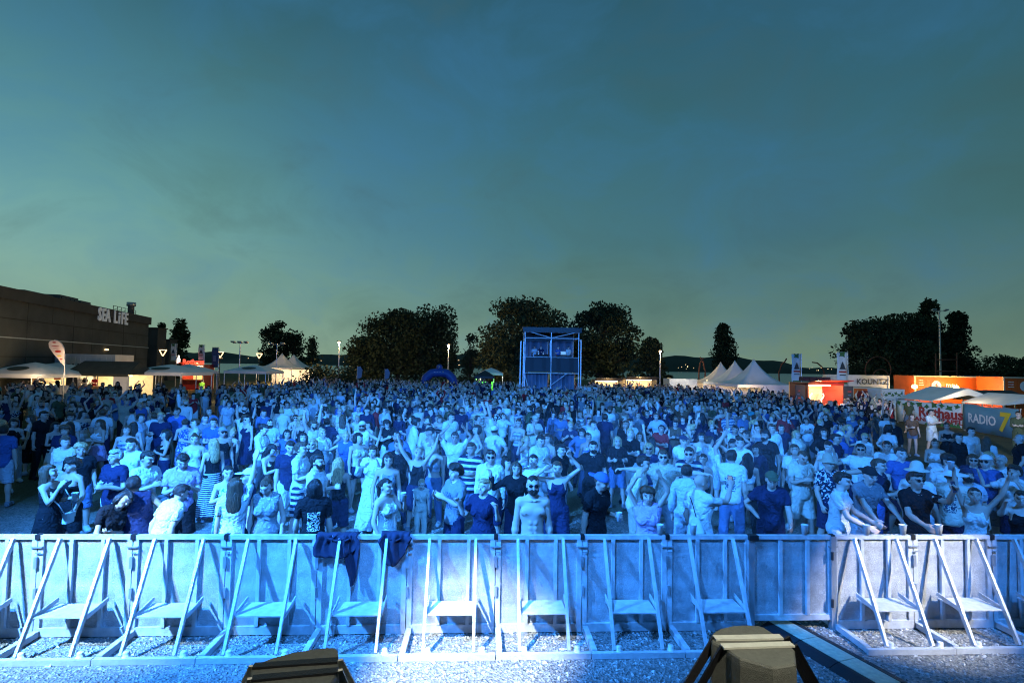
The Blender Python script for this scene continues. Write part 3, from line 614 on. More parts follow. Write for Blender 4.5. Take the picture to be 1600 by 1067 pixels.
# ------------------------------------------------------------------ crowd barrier
X0, Z0, TH, BW, BA = -5.626, 6.531, .05734, 1.0955, .618
def bpos(i): return (X0+math.cos(TH)*i*BW, Z0+math.sin(TH)*i*BW, 0)
def barrier_y(x): return Z0+math.tan(TH)*(x-X0)
def bpart(mb, name, m, par, x=None): return mb.build(name, m, par)
def make_barrier():
    r = empty('crowd_barrier'); w = BW-.012; g = .006
    f = MB(); f.box((w/2+g, 0, 1.175), (w, .05, .05)); f.box((w/2+g, 0, .06), (w, .05, .10)); f.box((g+.03, .001, .63), (.06, .044, 1.04)); f.box((w+g-.03, .001, .63), (.06, .044, 1.04)); f.build('frame', alu, r)
    p = MB(); p.box((w/2+g, .012, .63), (w-.12, .006, 1.04)); p.build('panel', perf, r)
    for q in (.36, .69): m = MB(); m.box((q*BW, -.018, .63), (.042, .036, 1.035)); m.build('rib', alu, r)
    for q in (.25, .77):
        m = MB(); m.bar((q*BW, -.05, 1.165), (q*BW, -BA+.03, .075), .048, .032, up=(1, 0, 0)); m.build('strut', alu, r)
    m = MB(); m.box((.515*BW, -.235, .405), (.50*BW, .36, .014)); s = m.build('step', alu, r)
    for q in (.255, .775):
        mb = MB(); mb.bar((q*BW+.012, -.05, .46), (q*BW+.012, -.40, .405), .012, .05); mb.build('step_bracket', alu, s)
    m = MB(); m.box((w/2+g, -BA, .035), (w, .055, .062)); m.build('base_bar', alu, r)
    m = MB(); m.bar((.045, -.03, .05), (.045, -BA+.03, .045), .065, .07); m.build('side_bar', alu, r)
    m = MB(); m.box((w/2+g, .48, .008), (w, .90, .010)); m.build('floor_plate', alu, r)
    for q in (.30, .86):
        m = MB(); m.lathe([(0, .115), (.030, .115), (.034, .105), (.034, .07), (.045, .068), (.045, .0), (0, 0)], (q*BW, -BA+.035, .004), 14); m.build('foot_cap', mat('cap_white', (.75, .75, .73), .5), r, True)
    m = MB(); m.box((0, -.034, 1.06), (.13, .02, .014)); m.build('latch_bolt', steel, r); m = MB(); m.box((.0, -.036, .88), (.035, .03, .14)); m.build('lock_plate', steel, r); m = MB(); m.box((.01, -.036, .52), (.03, .03, .12)); m.build('lock_plate', steel, r); m = MB(); m.box((.025, -.045, 1.0), (.06, .012, .012)); m.build('latch_handle', steel, r)
    m = MB(); m.box((0, -.003, 1.178), (.05, .068, .062)); m.build('top_clamp', black, r)
    return r
def make_gate():
    r = empty('barrier_gate'); w = BW-.012; g = .006
    f = MB(); f.box((w/2+g, 0, 1.175), (w, .05, .05)); f.box((w/2+g, 0, .16), (w, .05, .07)); f.box((g+.02, .001, .65), (.05, .044, .94)); f.box((w+g-.02, .001, .65), (.05, .044, .94)); f.build('frame', alu, r)
    p = MB(); p.box((w/2+g, .012, .65), (w-.1, .006, .95)); p.build('panel', perf, r)
    for q in (.36, .69): m = MB(); m.box((q*BW, -.018, .665), (.042, .036, .94)); m.build('rib', alu, r)
    for q in (.0, 1.): m = MB(); m.box((q*BW, -.01, .60), (.07, .075, 1.18)); m.build('gate_post', steel, r)
    for z in (.35, .95): m = MB(); m.lathe([(0, .05), (.018, .05), (.018, -.05), (0, -.05)], (BW*.97, -.06, z), 10); m.build('hinge', dark_steel, r)
    m = MB(); m.box((.02, -.035, 1.18), (.12, .08, .06)); m.build('top_clamp', black, r)
    return r
proto = make_barrier(); gate = make_gate()
ORD = ['first', 'second', 'third', 'fourth', 'fifth', 'sixth', 'seventh', 'eighth', 'ninth', 'tenth', 'eleventh', 'twelfth']
used = False
for i in range(-1, 13):
    if i == 8:
        gate.location = bpos(i); gate.rotation_euler.z = TH
        tag(gate, 'aluminium barrier gate without struts, panel of perforated sheet hung between posts', 'gate'); continue
    o = proto if not used else copy_tree(proto); used = True
    o.location = bpos(i); o.rotation_euler.z = TH
    if i < 8: lab = ('aluminium crowd barrier section cut by the left picture edge' if i == -1 else 'aluminium crowd barrier section, %s full one from the left' % ORD[i])
    else: lab = 'aluminium crowd barrier section, %s to the right of the gate' % ORD[i-9]
    tag(o, lab, 'barrier', 'crowd barrier sections along the pit')
# cable ramp crossing the pit
cr0 = at_height(1213, 972, .02); cr1 = at_height(1395, 1075, .02); d = Vector(cr1)-Vector(cr0); L_ = d.length; rzc = math.atan2(d.y, d.x)
r = empty('cable_ramp', (cr0[0], cr0[1], 0), rzc, 'flat yellow and black cable ramp crossing the gravel below the gate', 'cable ramp')
for j in range(3):
    m = MB(); m.prism([(-.30, .004), (-.16, .05), (.16, .05), (.30, .004)], 0, L_/3-.012); o = m.build('ramp_base', mat('ramp_rubber', (.02, .02, .022), .8, 0, .3, 80), r, loc=(j*L_/3, 0, 0)); o.rotation_euler.z = -math.pi/2
    m = MB(); m.box((L_/6, 0, .055), (L_/3-.012, .25, .008)); m.build('ramp_lid', mat('ramp_lid', (.66, .60, .42), .7, 0, .4, 90, .15, 20), r, loc=(j*L_/3, 0, 0))
# ------------------------------------------------------------------ stage monitors at the stage edge
mon = mat('speaker_paint', (.13, .13, .105), .62, 0, .45, 170, .14, 40); bar_pale = mat('bracket_lit', (.62, .60, .50), .5, 0, .2, 90, .08, 20); bar_dark = mat('bracket_unlit', (.014, .014, .016), .55, 0, .3, 90)  # cream and black are one bracket, its lit and unlit tones put into colour
def monitor(label, zt, outline, bars, legs_, bm, lm, extra=None):
    """cabinet outline and the two bracket bars over it, given as photo pixels of the flat top"""
    pts = [at_height(x, y, zt) for x, y in outline]; cx_, cy_ = np.mean([q[0] for q in pts]), np.mean([q[1] for q in pts]); z0 = 1.18
    r = empty('stage_monitor', (cx_, cy_, z0), 0, label, 'speaker'); n = len(pts); H = zt-z0; m = MB(); rings = ((0, 1.0), (H*.25, 1.0), (H*.90, 1.0), (H*.975, .985), (H, .955))
    V = [((q[0]-cx_)*k, (q[1]-cy_)*k, z) for z, k in rings for q in pts]+[(0, 0, H+.004)]
    m.add(V, [(a*n+i, a*n+(i+1) % n, (a+1)*n+(i+1) % n, (a+1)*n+i) for a in range(len(rings)-1) for i in range(n)]+[(4*n+i, 4*n+(i+1) % n, 5*n) for i in range(n)]); m.build('cabinet', mon, r)
    for (a, b) in bars:
        A_, B_ = at_height(*a, zt+.008), at_height(*b, zt+.008); m = MB(); m.bar((A_[0]-cx_, A_[1]-cy_, H+.010), (B_[0]-cx_, B_[1]-cy_, H+.010), .052, .012); m.build('bracket_bar', bm, r)
    for (a, b) in legs_:
        A_, B_ = at_height(*a, zt), at_height(*b, z0+.01); m = MB(); m.bar((A_[0]-cx_, A_[1]-cy_, H+.004), (B_[0]-cx_, B_[1]-cy_, .012), .012, .050, up=(1, 0, .4)); m.build('bracket_leg', lm, r)
    if extra: extra(r, cx_, cy_, z0, zt)
    return r
def socket(r, cx_, cy_, z0, zt):
    a, b = Vector(at_height(1208, 1043, zt)), Vector(at_height(1245, 1037, zt)); d = b-a; ang = math.atan2(d.y, d.x); c = (a+b)/2-Vector((cx_, cy_, 0))
    m = MB(); m.box((0, -.004, 0), (.085, .012, .06)); o = m.build('socket_plate', black, r, loc=(c.x, c.y, .23), rz=ang); m = MB(); m.box((.012, -.012, 0), (.022, .008, .035)); m.build('plug', bar_pale, o)
    m = MB(); m.lathe([(0, .006), (.010, .006), (.010, 0), (0, 0)], (0, 0, 0), 10); q = m.build('bolt', black, r, loc=(c.x, c.y-.003, .33), rz=ang); q.rotation_euler.x = R(90)
monitor('grey stage monitor with lit cream bracket bars, right of centre', 1.62, [(1109, 994), (1113, 988), (1125, 981), (1143, 977), (1165, 975.5), (1186, 976.5), (1194, 979), (1216, 993), (1236, 1008), (1243, 1015), (1245, 1037), (1208, 1043), (1156, 1028), (1143, 1020), (1134, 1013), (1112, 1003)],
        [((1116, 997), (1221, 995)), ((1128, 1010), (1238, 1006.5))], [((1118, 998), (1052, 1105)), ((1131, 1011), (1076, 1102)), ((1240, 1010), (1284, 1086)), ((1228, 997), (1268, 1078))], bar_pale, bar_dark, socket)
monitor('dark grey stage monitor with unlit dark bracket bars, left of centre', 1.55, [(391, 1043), (404, 1035), (425, 1027), (455, 1019), (490, 1013), (515, 1010.5), (525, 1011), (529, 1014), (530.5, 1030), (530.5, 1046), (512, 1075), (470, 1086), (410, 1080), (390, 1066)],
        [((396, 1040.5), (528, 1031.5)), ((394, 1060), (528, 1047.5))], [((529, 1032), (560, 1092)), ((528, 1048), (548, 1094)), ((396, 1041), (366, 1105)), ((394, 1060), (372, 1108))], bar_dark, bar_pale)
# ------------------------------------------------------------------ trees
leaf_a = mat('leaves_dark', (.030, .045, .020), .7, var=.55, vscale=.9, spec=.2); leaf_b = mat('leaves_olive', (.050, .062, .026), .7, var=.5, vscale=.8, spec=.2); bark = mat('bark', (.05, .038, .028), .95, 0, .4, 10)
def tree(name, x, ybase_px, ytop, wpx, Y, label, kind='round', n=5200, seed=1, m=leaf_a, ls=.34, group=None):
    g = np.random.default_rng(seed); b = px(x, 580, Y); top = px(x, ytop, Y)[2]; H = top; rad = wpx*Y/F/2
    r = empty(name, (b[0], Y, 0), 0, label, 'tree', group)
    # branch clumps
    cl = []
    nc = {'round': 86, 'poplar': 60, 'cone': 48, 'willow': 80, 'open': 58}[kind]; n = int(n*1.5); ls *= 1.35
    for _ in range(nc*3):
        if len(cl) >= nc: break
        t = g.random(); a = g.uniform(0, 6.283); q = g.random()**.5
        if kind == 'poplar': z = .10+.88*t; k = np.sin(np.pi*min(1, (z*.93+.08)))**.6*(1 if z < .6 else (1-(z-.6)/.46))
        elif kind == 'cone': z = .08+.90*t; k = (1-z)*1.1+.05
        elif kind == 'willow': z = .20+.78*t; k = (1-((z-.55)/.52)**2)**.5 if abs(z-.55) < .52 else .1
        elif kind == 'open': z = .28+.70*t; k = .45+.55*g.random() if z < .85 else .5
        else: z = .16+.82*t; k = max(.12, 1-((z-.50)/.52)**2)**.5
        cl.append((rad*k*q*math.cos(a)*.93, rad*k*q*math.sin(a)*.8, H*z))
    cl = np.array(cl)
    m_ = MB(); tr = max(.12, H*.022)
    m_.tube([(0, 0, -.1), (g.normal(0, .1), 0, H*.25), (g.normal(0, .25), .1, H*.55), (g.normal(0, .3), 0, H*.88)], [tr*1.25, tr, tr*.6, tr*.15], 8)
    m_.build('trunk', bark, r, True)
    lim = MB()
    for c in cl[::2]:
        z0 = max(H*.15, c[2]-H*.25); lim.tube([(0, 0, z0), (c[0]*.5, c[1]*.5, (z0+c[2])/2+.2), tuple(c)], [tr*.38, tr*.22, tr*.06], 5)
    lim.build('limbs', bark, r, True)
    per = n//len(cl); cs = rad*(.25 if kind in ('round', 'willow') else .27 if kind != 'poplar' else .36)+.3
    ctr = np.repeat(cl, per, 0); off = g.normal(0, 1, (len(ctr), 3)); off /= np.maximum(1, np.linalg.norm(off, axis=1, keepdims=True)/1.7)
    sc = np.repeat(g.uniform(.6, 1.25, len(cl)), per)[:, None]*cs*np.array([1, 1, .8 if kind != 'willow' else 1.7])
    P = ctr+off*sc*.62
    P[:, 2] *= H/np.percentile(P[:, 2], 99.6); P[:, 0] *= rad/np.percentile(np.abs(P[:, 0]), 98.5); P[:, 2] = np.clip(P[:, 2], H*.06, None)
    u = g.normal(0, 1, (len(P), 3)); u /= np.linalg.norm(u, axis=1, keepdims=True); w = np.cross(u, g.normal(0, 1, (len(P), 3))); w /= np.linalg.norm(w, axis=1, keepdims=True)
    s = (ls*g.uniform(.6, 1.35, len(P)))[:, None]
    V = np.stack([P-u*s*.5, P+w*s*.32, P+u*s*.6, P-w*s*.32], 1).reshape(-1, 3); Fq = np.arange(len(V)).reshape(-1, 4)
    me = bpy.data.meshes.new('crown'); me.from_pydata(V.tolist(), [], Fq.tolist()); me.materials.append(m); link('crown', me, r)
    return r
tree('broadleaf_tree', 622, 590, 486, 120, 88, 'broad dark tree with rounded crown, left of the blue arch', 'round', 8200, 1)
tree('broadleaf_tree', 672, 590, 480, 84, 92, 'tall dark tree with drooping crown just behind the blue arch', 'willow', 7200, 2)
tree('broadleaf_tree', 577, 590, 525, 64, 84, 'low dark tree at the left foot of the broad crown', 'round', 3600, 3)
tree('broadleaf_tree', 818, 590, 468, 128, 84, 'loose airy tree rising behind the sound tower', 'open', 7600, 4, leaf_b, .36)
tree('broadleaf_tree', 780, 590, 528, 70, 82, 'low bushy tree at the left side of the sound tower', 'round', 4200, 14, leaf_b)
tree('broadleaf_tree', 940, 590, 476, 112, 84, 'large round dark tree right of the sound tower', 'round', 8600, 5)
tree('broadleaf_tree', 1018, 590, 530, 62, 86, 'small dark tree beside the street lamp, right of the large round one', 'cone', 3600, 6)
tree('conifer', 735, 590, 523, 34, 96, 'thin pale conifer between the blue arch and the tower', 'cone', 1500, 7, leaf_b, .3)
tree('poplar', 1130, 590, 507, 36, 98, 'single narrow poplar left of the white pagoda tents', 'poplar', 4200, 8)
tree('poplar', 278, 575, 501, 30, 100, 'dark columnar tree right of the brown building', 'poplar', 3400, 9)
tree('poplar', 249, 575, 505, 16, 108, 'slim columnar tree touching the brown building corner', 'poplar', 1600, 10)
tree('broadleaf_tree', 430, 575, 504, 46, 104, 'dark tree behind the two glowing pagodas', 'round', 3600, 11)
tree('broadleaf_tree', 458, 575, 518, 36, 104, 'lower dark tree right behind the glowing pagodas', 'round', 2600, 12)
tree('broadleaf_tree', 486, 575, 526, 26, 100, 'thin sparse tree right of the glowing pagodas', 'cone', 1000, 13, leaf_b, .3)
tree('broadleaf_tree', 1368, 600, 500, 96, 78, 'dark rounded tree behind the right hand container sign', 'round', 6800, 15)
tree('broadleaf_tree', 1415, 600, 492, 92, 80, 'full dark tree, middle of the right hand tree group', 'round', 7400, 16, leaf_b)
tree('poplar', 1452, 600, 471, 46, 82, 'tall pointed tree left of the floodlight mast', 'poplar', 4600, 17)
tree('poplar', 1497, 600, 489, 44, 82, 'tall pointed tree right of the floodlight mast', 'poplar', 4400, 18)
tree('broadleaf_tree', 1468, 600, 520, 80, 84, 'bushy tree filling the gap behind the floodlight mast', 'round', 5200, 21)
tree('broadleaf_tree', 1560, 605, 557, 72, 92, 'low spreading tree near the right picture edge', 'open', 2600, 19, leaf_b)
tree('broadleaf_tree', 1606, 605, 560, 40, 84, 'leafy tree cut by the right picture edge', 'round', 2000, 20)
def bush(x, y, wpx, hpx, Y, label, seed):
    g = np.random.default_rng(seed); p = px(x, y, Y); w = wpx*Y/F/2; h = max(.7, p[2]); n = 900
    P = g.normal(0, 1, (n, 3))*np.array([w*.5, w*.35, h*.28])+np.array([0, 0, h*.5]); P[:, 2] = np.abs(P[:, 2])
    u = g.normal(0, 1, (n, 3)); u /= np.linalg.norm(u, axis=1, keepdims=True); v = np.cross(u, g.normal(0, 1, (n, 3))); v /= np.linalg.norm(v, axis=1, keepdims=True); s = .22
    V = np.stack([P-u*s, P+v*s*.6, P+u*s, P-v*s*.6], 1).reshape(-1, 3)
    me = bpy.data.meshes.new('bush'); me.from_pydata(V.tolist(), [], np.arange(4*n).reshape(-1, 4).tolist()); me.materials.append(leaf_b)
    tag(link('bush', me, None, (p[0], Y, 0)), label, 'bush')
bush(500, 572, 46, 20, 72, 'low scrubby bush between the glowing pagodas and the lamp post', 31)
bush(548, 578, 60, 20, 70, 'wide dark bush right of the lamp post by the pagodas', 32)
# ------------------------------------------------------------------ the brown building with its sign
bA, bB = np.array([-43., 45.]), np.array([-51., 75.]); bd = (bB-bA)/np.linalg.norm(bB-bA); brz = math.atan2(bd[1], bd[0]); bl = np.linalg.norm(bB-bA)
def ray_wall(x):                                                   # distance along the facade of a photo column
    u = (x-800)/F; return float((bA[0]-u*bA[1])/(u*bd[1]-bd[0]))
bw = mat('brown_cladding', (.062, .062, .058), .8, 0, .25, 3, .25, .5); bw2 = mat('dark_parapet', (.055, .050, .045), .8, 0, .1, 5, .2, .8); joint = mat('facade_joint', (.03, .026, .02), .9)
B = empty('aquarium_building', (bA[0], bA[1], 0), brz, 'large brown clad building with white letters, left background', 'building')
m = MB(); m.box((bl/2-12, 18.1, 4.3), (bl+24, 36, 8.6)); m.build('wall', joint, B)
m = MB(); m.box((bl/2-12, 18.0, 8.75), (bl+24.2, 36.5, 1.0)); m.build('parapet', bw2, B)
nc, nr = 14, 5
for j in range(nr):
    for i in range(nc):
        L0 = -24+(bl+24)*i/nc; w_ = (bl+24)/nc; m = MB(); h_ = 8.2/nr
        m.box((L0+w_/2, .06+random.uniform(-.02, .02), .1+h_*(j+.5)), (w_-.05, .08, h_-.07)); m.build('cladding_panel', bw, B)
for j in (1, 3): m = MB(); m.box((bl/2-12, -.03, .1+8.2/nr*j), (bl+24, .12, .09)); m.build('ledge', steel if j == 3 else bw2, B)
for (x0, x1, h0, dy) in ((-6, 2, .9, 6), (4.5, 8.2, .75, 5), (9.5, 14.5, .85, 5), (14.8, 18.6, 1.05, 4.5), (19.2, 21.5, .9, 4.5)):
    m = MB(); m.box(((x0+x1)/2, dy, 9.25+h0/2), (x1-x0, 3, h0)); ru = m.build('roof_unit', mat('unit_grey', (.10, .10, .10), .7, 0, .1, 8, .2, 2), B)
    m = MB(); [m.box((x0+.5+k_*.9, dy-1.53, 9.25+h0/2), (.55, .06, h0*.6)) for k_ in range(int((x1-x0)/.9))]; m.build('louvre', dark_steel, ru)
rl = MB()
for k_ in range(7): rl.bar((22+k_*1.1, .8, 9.25), (22+k_*1.1, .8, 9.95), .05)
rl.bar((22, .8, 9.95), (28.6, .8, 9.95), .05); rl.bar((22, .8, 9.6), (28.6, .8, 9.6), .04); rl.build('roof_railing', dark_steel, B)
m = MB(); m.lathe([(0, 1.9), (.55, 1.9), (.55, 1.4), (.38, 1.35), (.38, 0), (0, 0)], (29.2, 1.6, 9.2), 14); m.build('flue', steel, B, True)
sgn = mat('sign_white', (.55, .55, .54), .6, emit=(.9, .95, 1), estr=.10)
a0, a1 = ray_wall(144.5), ray_wall(193); nl = 'SEA LiFE'; zc = 3.316+(562-498)*66/F
for i, ch in enumerate(nl):
    if ch == ' ': continue
    q = a0+(a1-a0)*(i+.5)/len(nl)
    text_mesh('sign_letter', ch, 2.05, .06, sgn, B, (q, -.36, zc-.05), bold=.045, squash=.86 if ch != 'i' else 1.0)
for x0, x1, y, Y in ((225, 247, 513, 80), (240, 265, 531, 88)):
    p0 = px(x0, y, Y); p1 = px(x1, y, Y); m = MB(); c_ = np.array([(p0[0]+p1[0])/2-2.5, Y+1.])-bA; n_ = np.array([-bd[1], bd[0]])
    m.box((float(c_@bd), float(c_@n_), p0[2]/2), (p1[0]-p0[0]+5, 2, p0[2]), -brz); m.build('annex', bw, B)
    m = MB(); m.box((float(c_@bd), float(c_@n_), p0[2]+.08), (p1[0]-p0[0]+5.3, 2.3, .16), -brz); m.build('annex_roof', bw2, B)
for x, y in ((165, 546),):
    q = ray_wall(x); z = 3.316+(561-y)*62/F; m = MB(); m.box((q, -.14, z), (.7, .12, .16)); m.build('wall_lamp', mat('wall_lamp', (1, .8, .5), .5, emit=(1, .7, .35), estr=3), B)
# ------------------------------------------------------------------ tents and stalls
def canopy_tent(name, x, ytop, yeave, wpx, Y, label, m=white_pvc, cat='tent', logo=True, group=None, peak='pyramid', frill=True):
    p = px(x, ytop, Y); e = px(x, yeave, Y)[2]; w = wpx*Y/F; r = empty(name, (p[0], Y+w/2, 0), 0, label, cat, group); h = p[2]
    pts = []; n = 14
    b = MB(); N_ = 24
    prof = [(1-t, (e+(h-e)*((t**2.5)*.80+.20*t if peak == 'pagoda' else t*.93+.07*math.sin(t*3.14)))) for t in np.linspace(0, 1, n)]
    for k_, z in prof:
        k_ = max(k_, .006)
        for q in range(N_):
            s = q/N_*4; sd = int(s); f = s-sd; c = [(-1+2*f, -1), (1, -1+2*f), (1-2*f, 1), (-1, 1-2*f)][sd]
            sag = 1-.035*(1-abs(2*f-1)) * (1 if peak == 'pagoda' else .6); pts.append((c[0]*w/2*k_*sag, c[1]*w/2*k_*sag, z))
    b.add(pts, [(i*N_+q, i*N_+(q+1) % N_, (i+1)*N_+(q+1) % N_, (i+1)*N_+q) for i in range(n-1) for q in range(N_)])
    o = b.build('canopy', m, r, True); sm = o.modifiers.new('s', 'SOLIDIFY'); sm.thickness = .02
    if frill:
        v = MB()
        for a, c in (((-1, -1), (1, -1)), ((1, -1), (1, 1)), ((1, 1), (-1, 1)), ((-1, 1), (-1, -1))):
            v.bar((a[0]*w/2, a[1]*w/2, e-.13), (c[0]*w/2, c[1]*w/2, e-.13), .02, .24)
        v.build('valance', m, r)
    for sx in (-1, 1):
        for sy in (-1, 1): q = MB(); q.tube([(sx*(w/2-.06), sy*(w/2-.06), 0), (sx*(w/2-.06), sy*(w/2-.06), e)], .045, 8); q.build('pole', steel, r)
    if logo:
        q = MB(); k0, k1 = .25, .62; zz = lambda k_: e+(h-e)*((1-k_)*.93+.07*math.sin((1-k_)*3.14))+.035
        ell = [(w*.17*math.cos(a), -w/2*(.62+.16*math.sin(a))) for a in np.linspace(0, 6.283, 18)[:-1]]
        q.add([(x_, y_, zz(-y_/(w/2))) for x_, y_ in ell], [tuple(range(17))]); q.build('printed_emblem', mat('print_dark', (.03, .05, .04), .6), r)
    return r
canopy_tent('market_tent', 12, 564, 585, 98, 40, 'white peaked tent with dark emblem at the left picture edge', group='white market tents on the left')
canopy_tent('market_tent', 47, 565, 582, 102, 45, 'white peaked tent with emblem below the teardrop flag', group='white market tents on the left')
canopy_tent('market_tent', 240, 568, 582, 88, 46, 'white peaked tent right of the dark gabled stall', group='white market tents on the left')
canopy_tent('market_tent', 278, 568, 580, 60, 52, 'smaller white peaked tent beside the red lit sign', group='white market tents on the left')
canopy_tent('market_tent', 383, 569, 580, 66, 55, 'lone white peaked tent left of the glowing pagodas', group='white market tents on the left')
for x, y, Y, lab in ((429, 551, 78, 'glowing white pagoda tent, left one of the pair by the dark trees'), (448, 553, 86, 'glowing white pagoda tent, right one of the pair by the dark trees')):
    r = canopy_tent('pagoda_tent', x, y, 574.5, 56, Y, lab, logo=False, peak='pagoda', group='glowing pagodas on the left')
    warm((r.location.x, r.location.y-1, 2.2), 900, (1, .66, .34)); warm((r.location.x, r.location.y-4.5, 1.9), 160, (1, .66, .34))
    m = MB(); m.box((0, 2.4, 1.15), (5.0, .06, 2.3)); m.build('back_wall', white_pvc, r); m = MB(); m.box((0, 0, 2.45), (2.2, .1, .06)); m.build('light_tube', tube_lamp, r)
for x, y, Y, e_, lab in ((1139, 565, 64, 597, 'white pagoda tent, farthest of the three beside the poplar'), (1164, 562.5, 56, 599, 'white pagoda tent, middle one of the three beside the poplar'), (1198, 560, 47, 601.5, 'white pagoda tent, nearest of the three beside the poplar')):
    r = canopy_tent('pagoda_tent', x, y, e_, 5.1*F/Y, Y, lab, logo=False, peak='pagoda', group='white pagodas on the right')
    m = MB(); m.box((2.5, 0, 1.0), (.03, 5.0, 2.0)); m.build('side_wall', white_pvc, r); m = MB(); m.box((0, 2.45, 1.0), (5.0, .03, 2.0)); m.build('back_wall', white_pvc, r)
    if Y == 47:
        m = MB(); m.box((1.0, -2.5, 1.0), (3.0, .03, 2.0)); m.build('front_wall', white_pvc, r)
    m = MB(); m.box((-1, -1.0, 2.05), (2.2, .1, .06)); m.build('light_tube', tube_lamp, r); warm((r.location.x-1, r.location.y-1.3, 1.8), 260, (1, .62, .3)); warm((r.location.x-2, r.location.y-4, 1.9), 160, (1, .66, .34))
def gable_tent(name, x0, x1, yridge, yeave, Y, depth, label, m, legs_=True, ridge_dir='x', open_side=False):
    a = px(x0, yeave, Y); b = px(x1, yeave, Y); w = b[0]-a[0]; h = px((x0+x1)/2, yridge, Y+(depth/2 if ridge_dir == 'x' else 0))[2]; e = a[2]
    r = empty(name, ((a[0]+b[0])/2, Y+depth/2, 0), 0, label, 'tent')
    q = MB()
    if ridge_dir == 'x':
        q.add([(-w/2, -depth/2, e), (w/2, -depth/2, e), (w/2*.88, 0, h), (-w/2*.88, 0, h), (-w/2, depth/2, e), (w/2, depth/2, e)], [(0, 1, 2, 3), (3, 2, 5, 4), (0, 3, 4), (1, 5, 2)])
    else:
        q.add([(-w/2, -depth/2, e), (0, -depth/2, h), (w/2, -depth/2, e), (-w/2, depth/2, e), (0, depth/2, h), (w/2, depth/2, e)], [(0, 1, 4, 3), (1, 2, 5, 4)])
    o = q.build('roof', m, r); sm = o.modifiers.new('s', 'SOLIDIFY'); sm.thickness = .03
    if ridge_dir == 'y':
        q = MB(); q.prism([(-w/2, e+.02), (0, h-.04), (w/2, e+.02), (w/2*.8, e+.02), (0, h-.45), (-w/2*.8, e+.02)], -depth/2-.03, -depth/2-.01); q.build('gable', m, r)
    else:
        for s in (-1, 1): q = MB(); q.bar((-w/2, s*depth/2, e-.1), (w/2, s*depth/2, e-.1), .02, .2); q.build('valance', m, r)
    for sx in (-1, 1):
        for sy in (-1, 1): q = MB(); q.tube([(sx*(w/2-.05), sy*(depth/2-.05), 0), (sx*(w/2-.05), sy*(depth/2-.05), e)], .04, 8); q.build('pole', steel, r)
    return r
dark_roof = mat('olive_tarp', (.035, .040, .032), .8, 0, .15, 5, .2, 1.5)
r = gable_tent('food_stall', 98, 200, 564, 583, 44, 3.6, 'dark roofed food stall with bright warm serving opening', dark_roof)
w_ = 102*44/F
m = MB(); m.box((0, 1.7, 1.0), (w_*.9, .06, 2.0)); m.build('back_wall', lit, r)
m = MB(); m.box((-.1, -1.2, .55), (w_*.55, .6, 1.05)); m.build('counter', wood, r)
m = MB(); m.box((0, .2, 1.92), (w_*.6, .12, .06)); m.build('light_tube', tube_lamp, r); warm((r.location.x, r.location.y, 1.7), 260, (1, .72, .36))
m = MB(); m.box((w_*.36, -1.5, 1.0), (1.3, .05, 2.0)); m.build('side_sheet', white_pvc, r); m = MB(); m.box((-w_*.40, -1.5, 1.0), (.9, .05, 2.0)); m.build('side_sheet', dark_pvc, r)
r = empty('beer_stall', (px(50, 590, 43)[0], 45.5, 0), 0, 'brightly lit open bar stall under the left white tents', 'stall')
m = MB(); m.box((0, 1.2, 1.05), (4.6, .06, 2.1)); bw_ = m.build('back_wall', lit, r)
for z_ in (.9, 1.3, 1.7): m = MB(); m.box((0, 1.05, z_), (4.4, .22, .03)); m.build('shelf', white_paint, r)
m = MB(); m.box((0, -1.0, .55), (4.6, .5, 1.1)); m.build('counter', white_paint, r)
m = MB(); m.box((0, 0, 2.15), (4.4, .1, .06)); m.build('light_tube', tube_lamp, r); warm((r.location.x, 44.8, 1.9), 420, (1, .76, .40))
m = MB(); m.box((.6, -.8, 1.72), (.55, .03, .40)); m.build('price_board', orange, r)
m = MB(); m.box((2.3, -.1, 1.05), (.06, 2.4, 2.1)); m.build('side_wall', white_paint, r)
warm((-30.5, 37.0, 2.6), 420, (1, .72, .45)); warm((-24.5, 43.0, 2.3), 260, (1, .72, .45)); warm((-34.5, 38.5, 2.2), 260, (1, .72, .42))
# ------------------------------------------------------------------ containers
def container(x0, x1, ytop, Y, label, m, text=None, tm=None, h=2.6, depth=2.5, tsize=.8, tx=.7, name='site_container', ty=.5, ribs=True):
    a = px(x0, ytop, Y); b = px(x1, ytop, Y); w = b[0]-a[0]; r = empty(name, ((a[0]+b[0])/2, Y, 0), 0, label, 'container'); top = (a[2]+b[2])/2
    q = MB(); q.box((0, depth/2, top/2), (w, depth, top)); q.build('shell', m, r)
    for s in (-1, 1): q = MB(); q.box((s*(w/2-.05), -.03, top/2), (.11, .08, top)); q.build('corner_post', white_paint if m is not orange else mat('cream_trim', (.62, .50, .34), .6), r)
    q = MB(); q.box((0, -.035, top-.05), (w+.02, .09, .11)); q.build('top_rail', white_paint if m is not orange else mat('cream_trim'), r)
    if ribs:
        for k_ in range(int(w/.5)): q = MB(); q.box((-w/2+.3+k_*.5, -.012, top/2-.1), (.2, .03, top-.25)); q.build('corrugation', m, r)
    if text: text_mesh('lettering', text, tsize, .006, tm, r, (w*(tx-.5), -.05, top-h*ty*.5), bold=.012)
    return r, w, top
ink = mat('dark_ink', (.03, .04, .05), .6); white_ink = mat('white_ink', (.8, .8, .78), .6); red_ink = mat('red_ink', (.42, .04, .03), .6); green_ink = mat('green_ink', (.05, .14, .04), .7); yellow_ink = mat('yellow_ink', (.72, .52, .03), .6); blue_ink = mat('blue_ink', (.04, .13, .26), .6)
container(50, 93, 554, 53, 'grey white site container behind the left tents', white_paint, ribs=True)
container(96, 181, 553.5, 52, 'long white container lettered KOUNTZ behind the dark stall', white_paint, 'KOUNTZ', ink, 2.6, 2.5, 1.0, .33, ty=1.0)
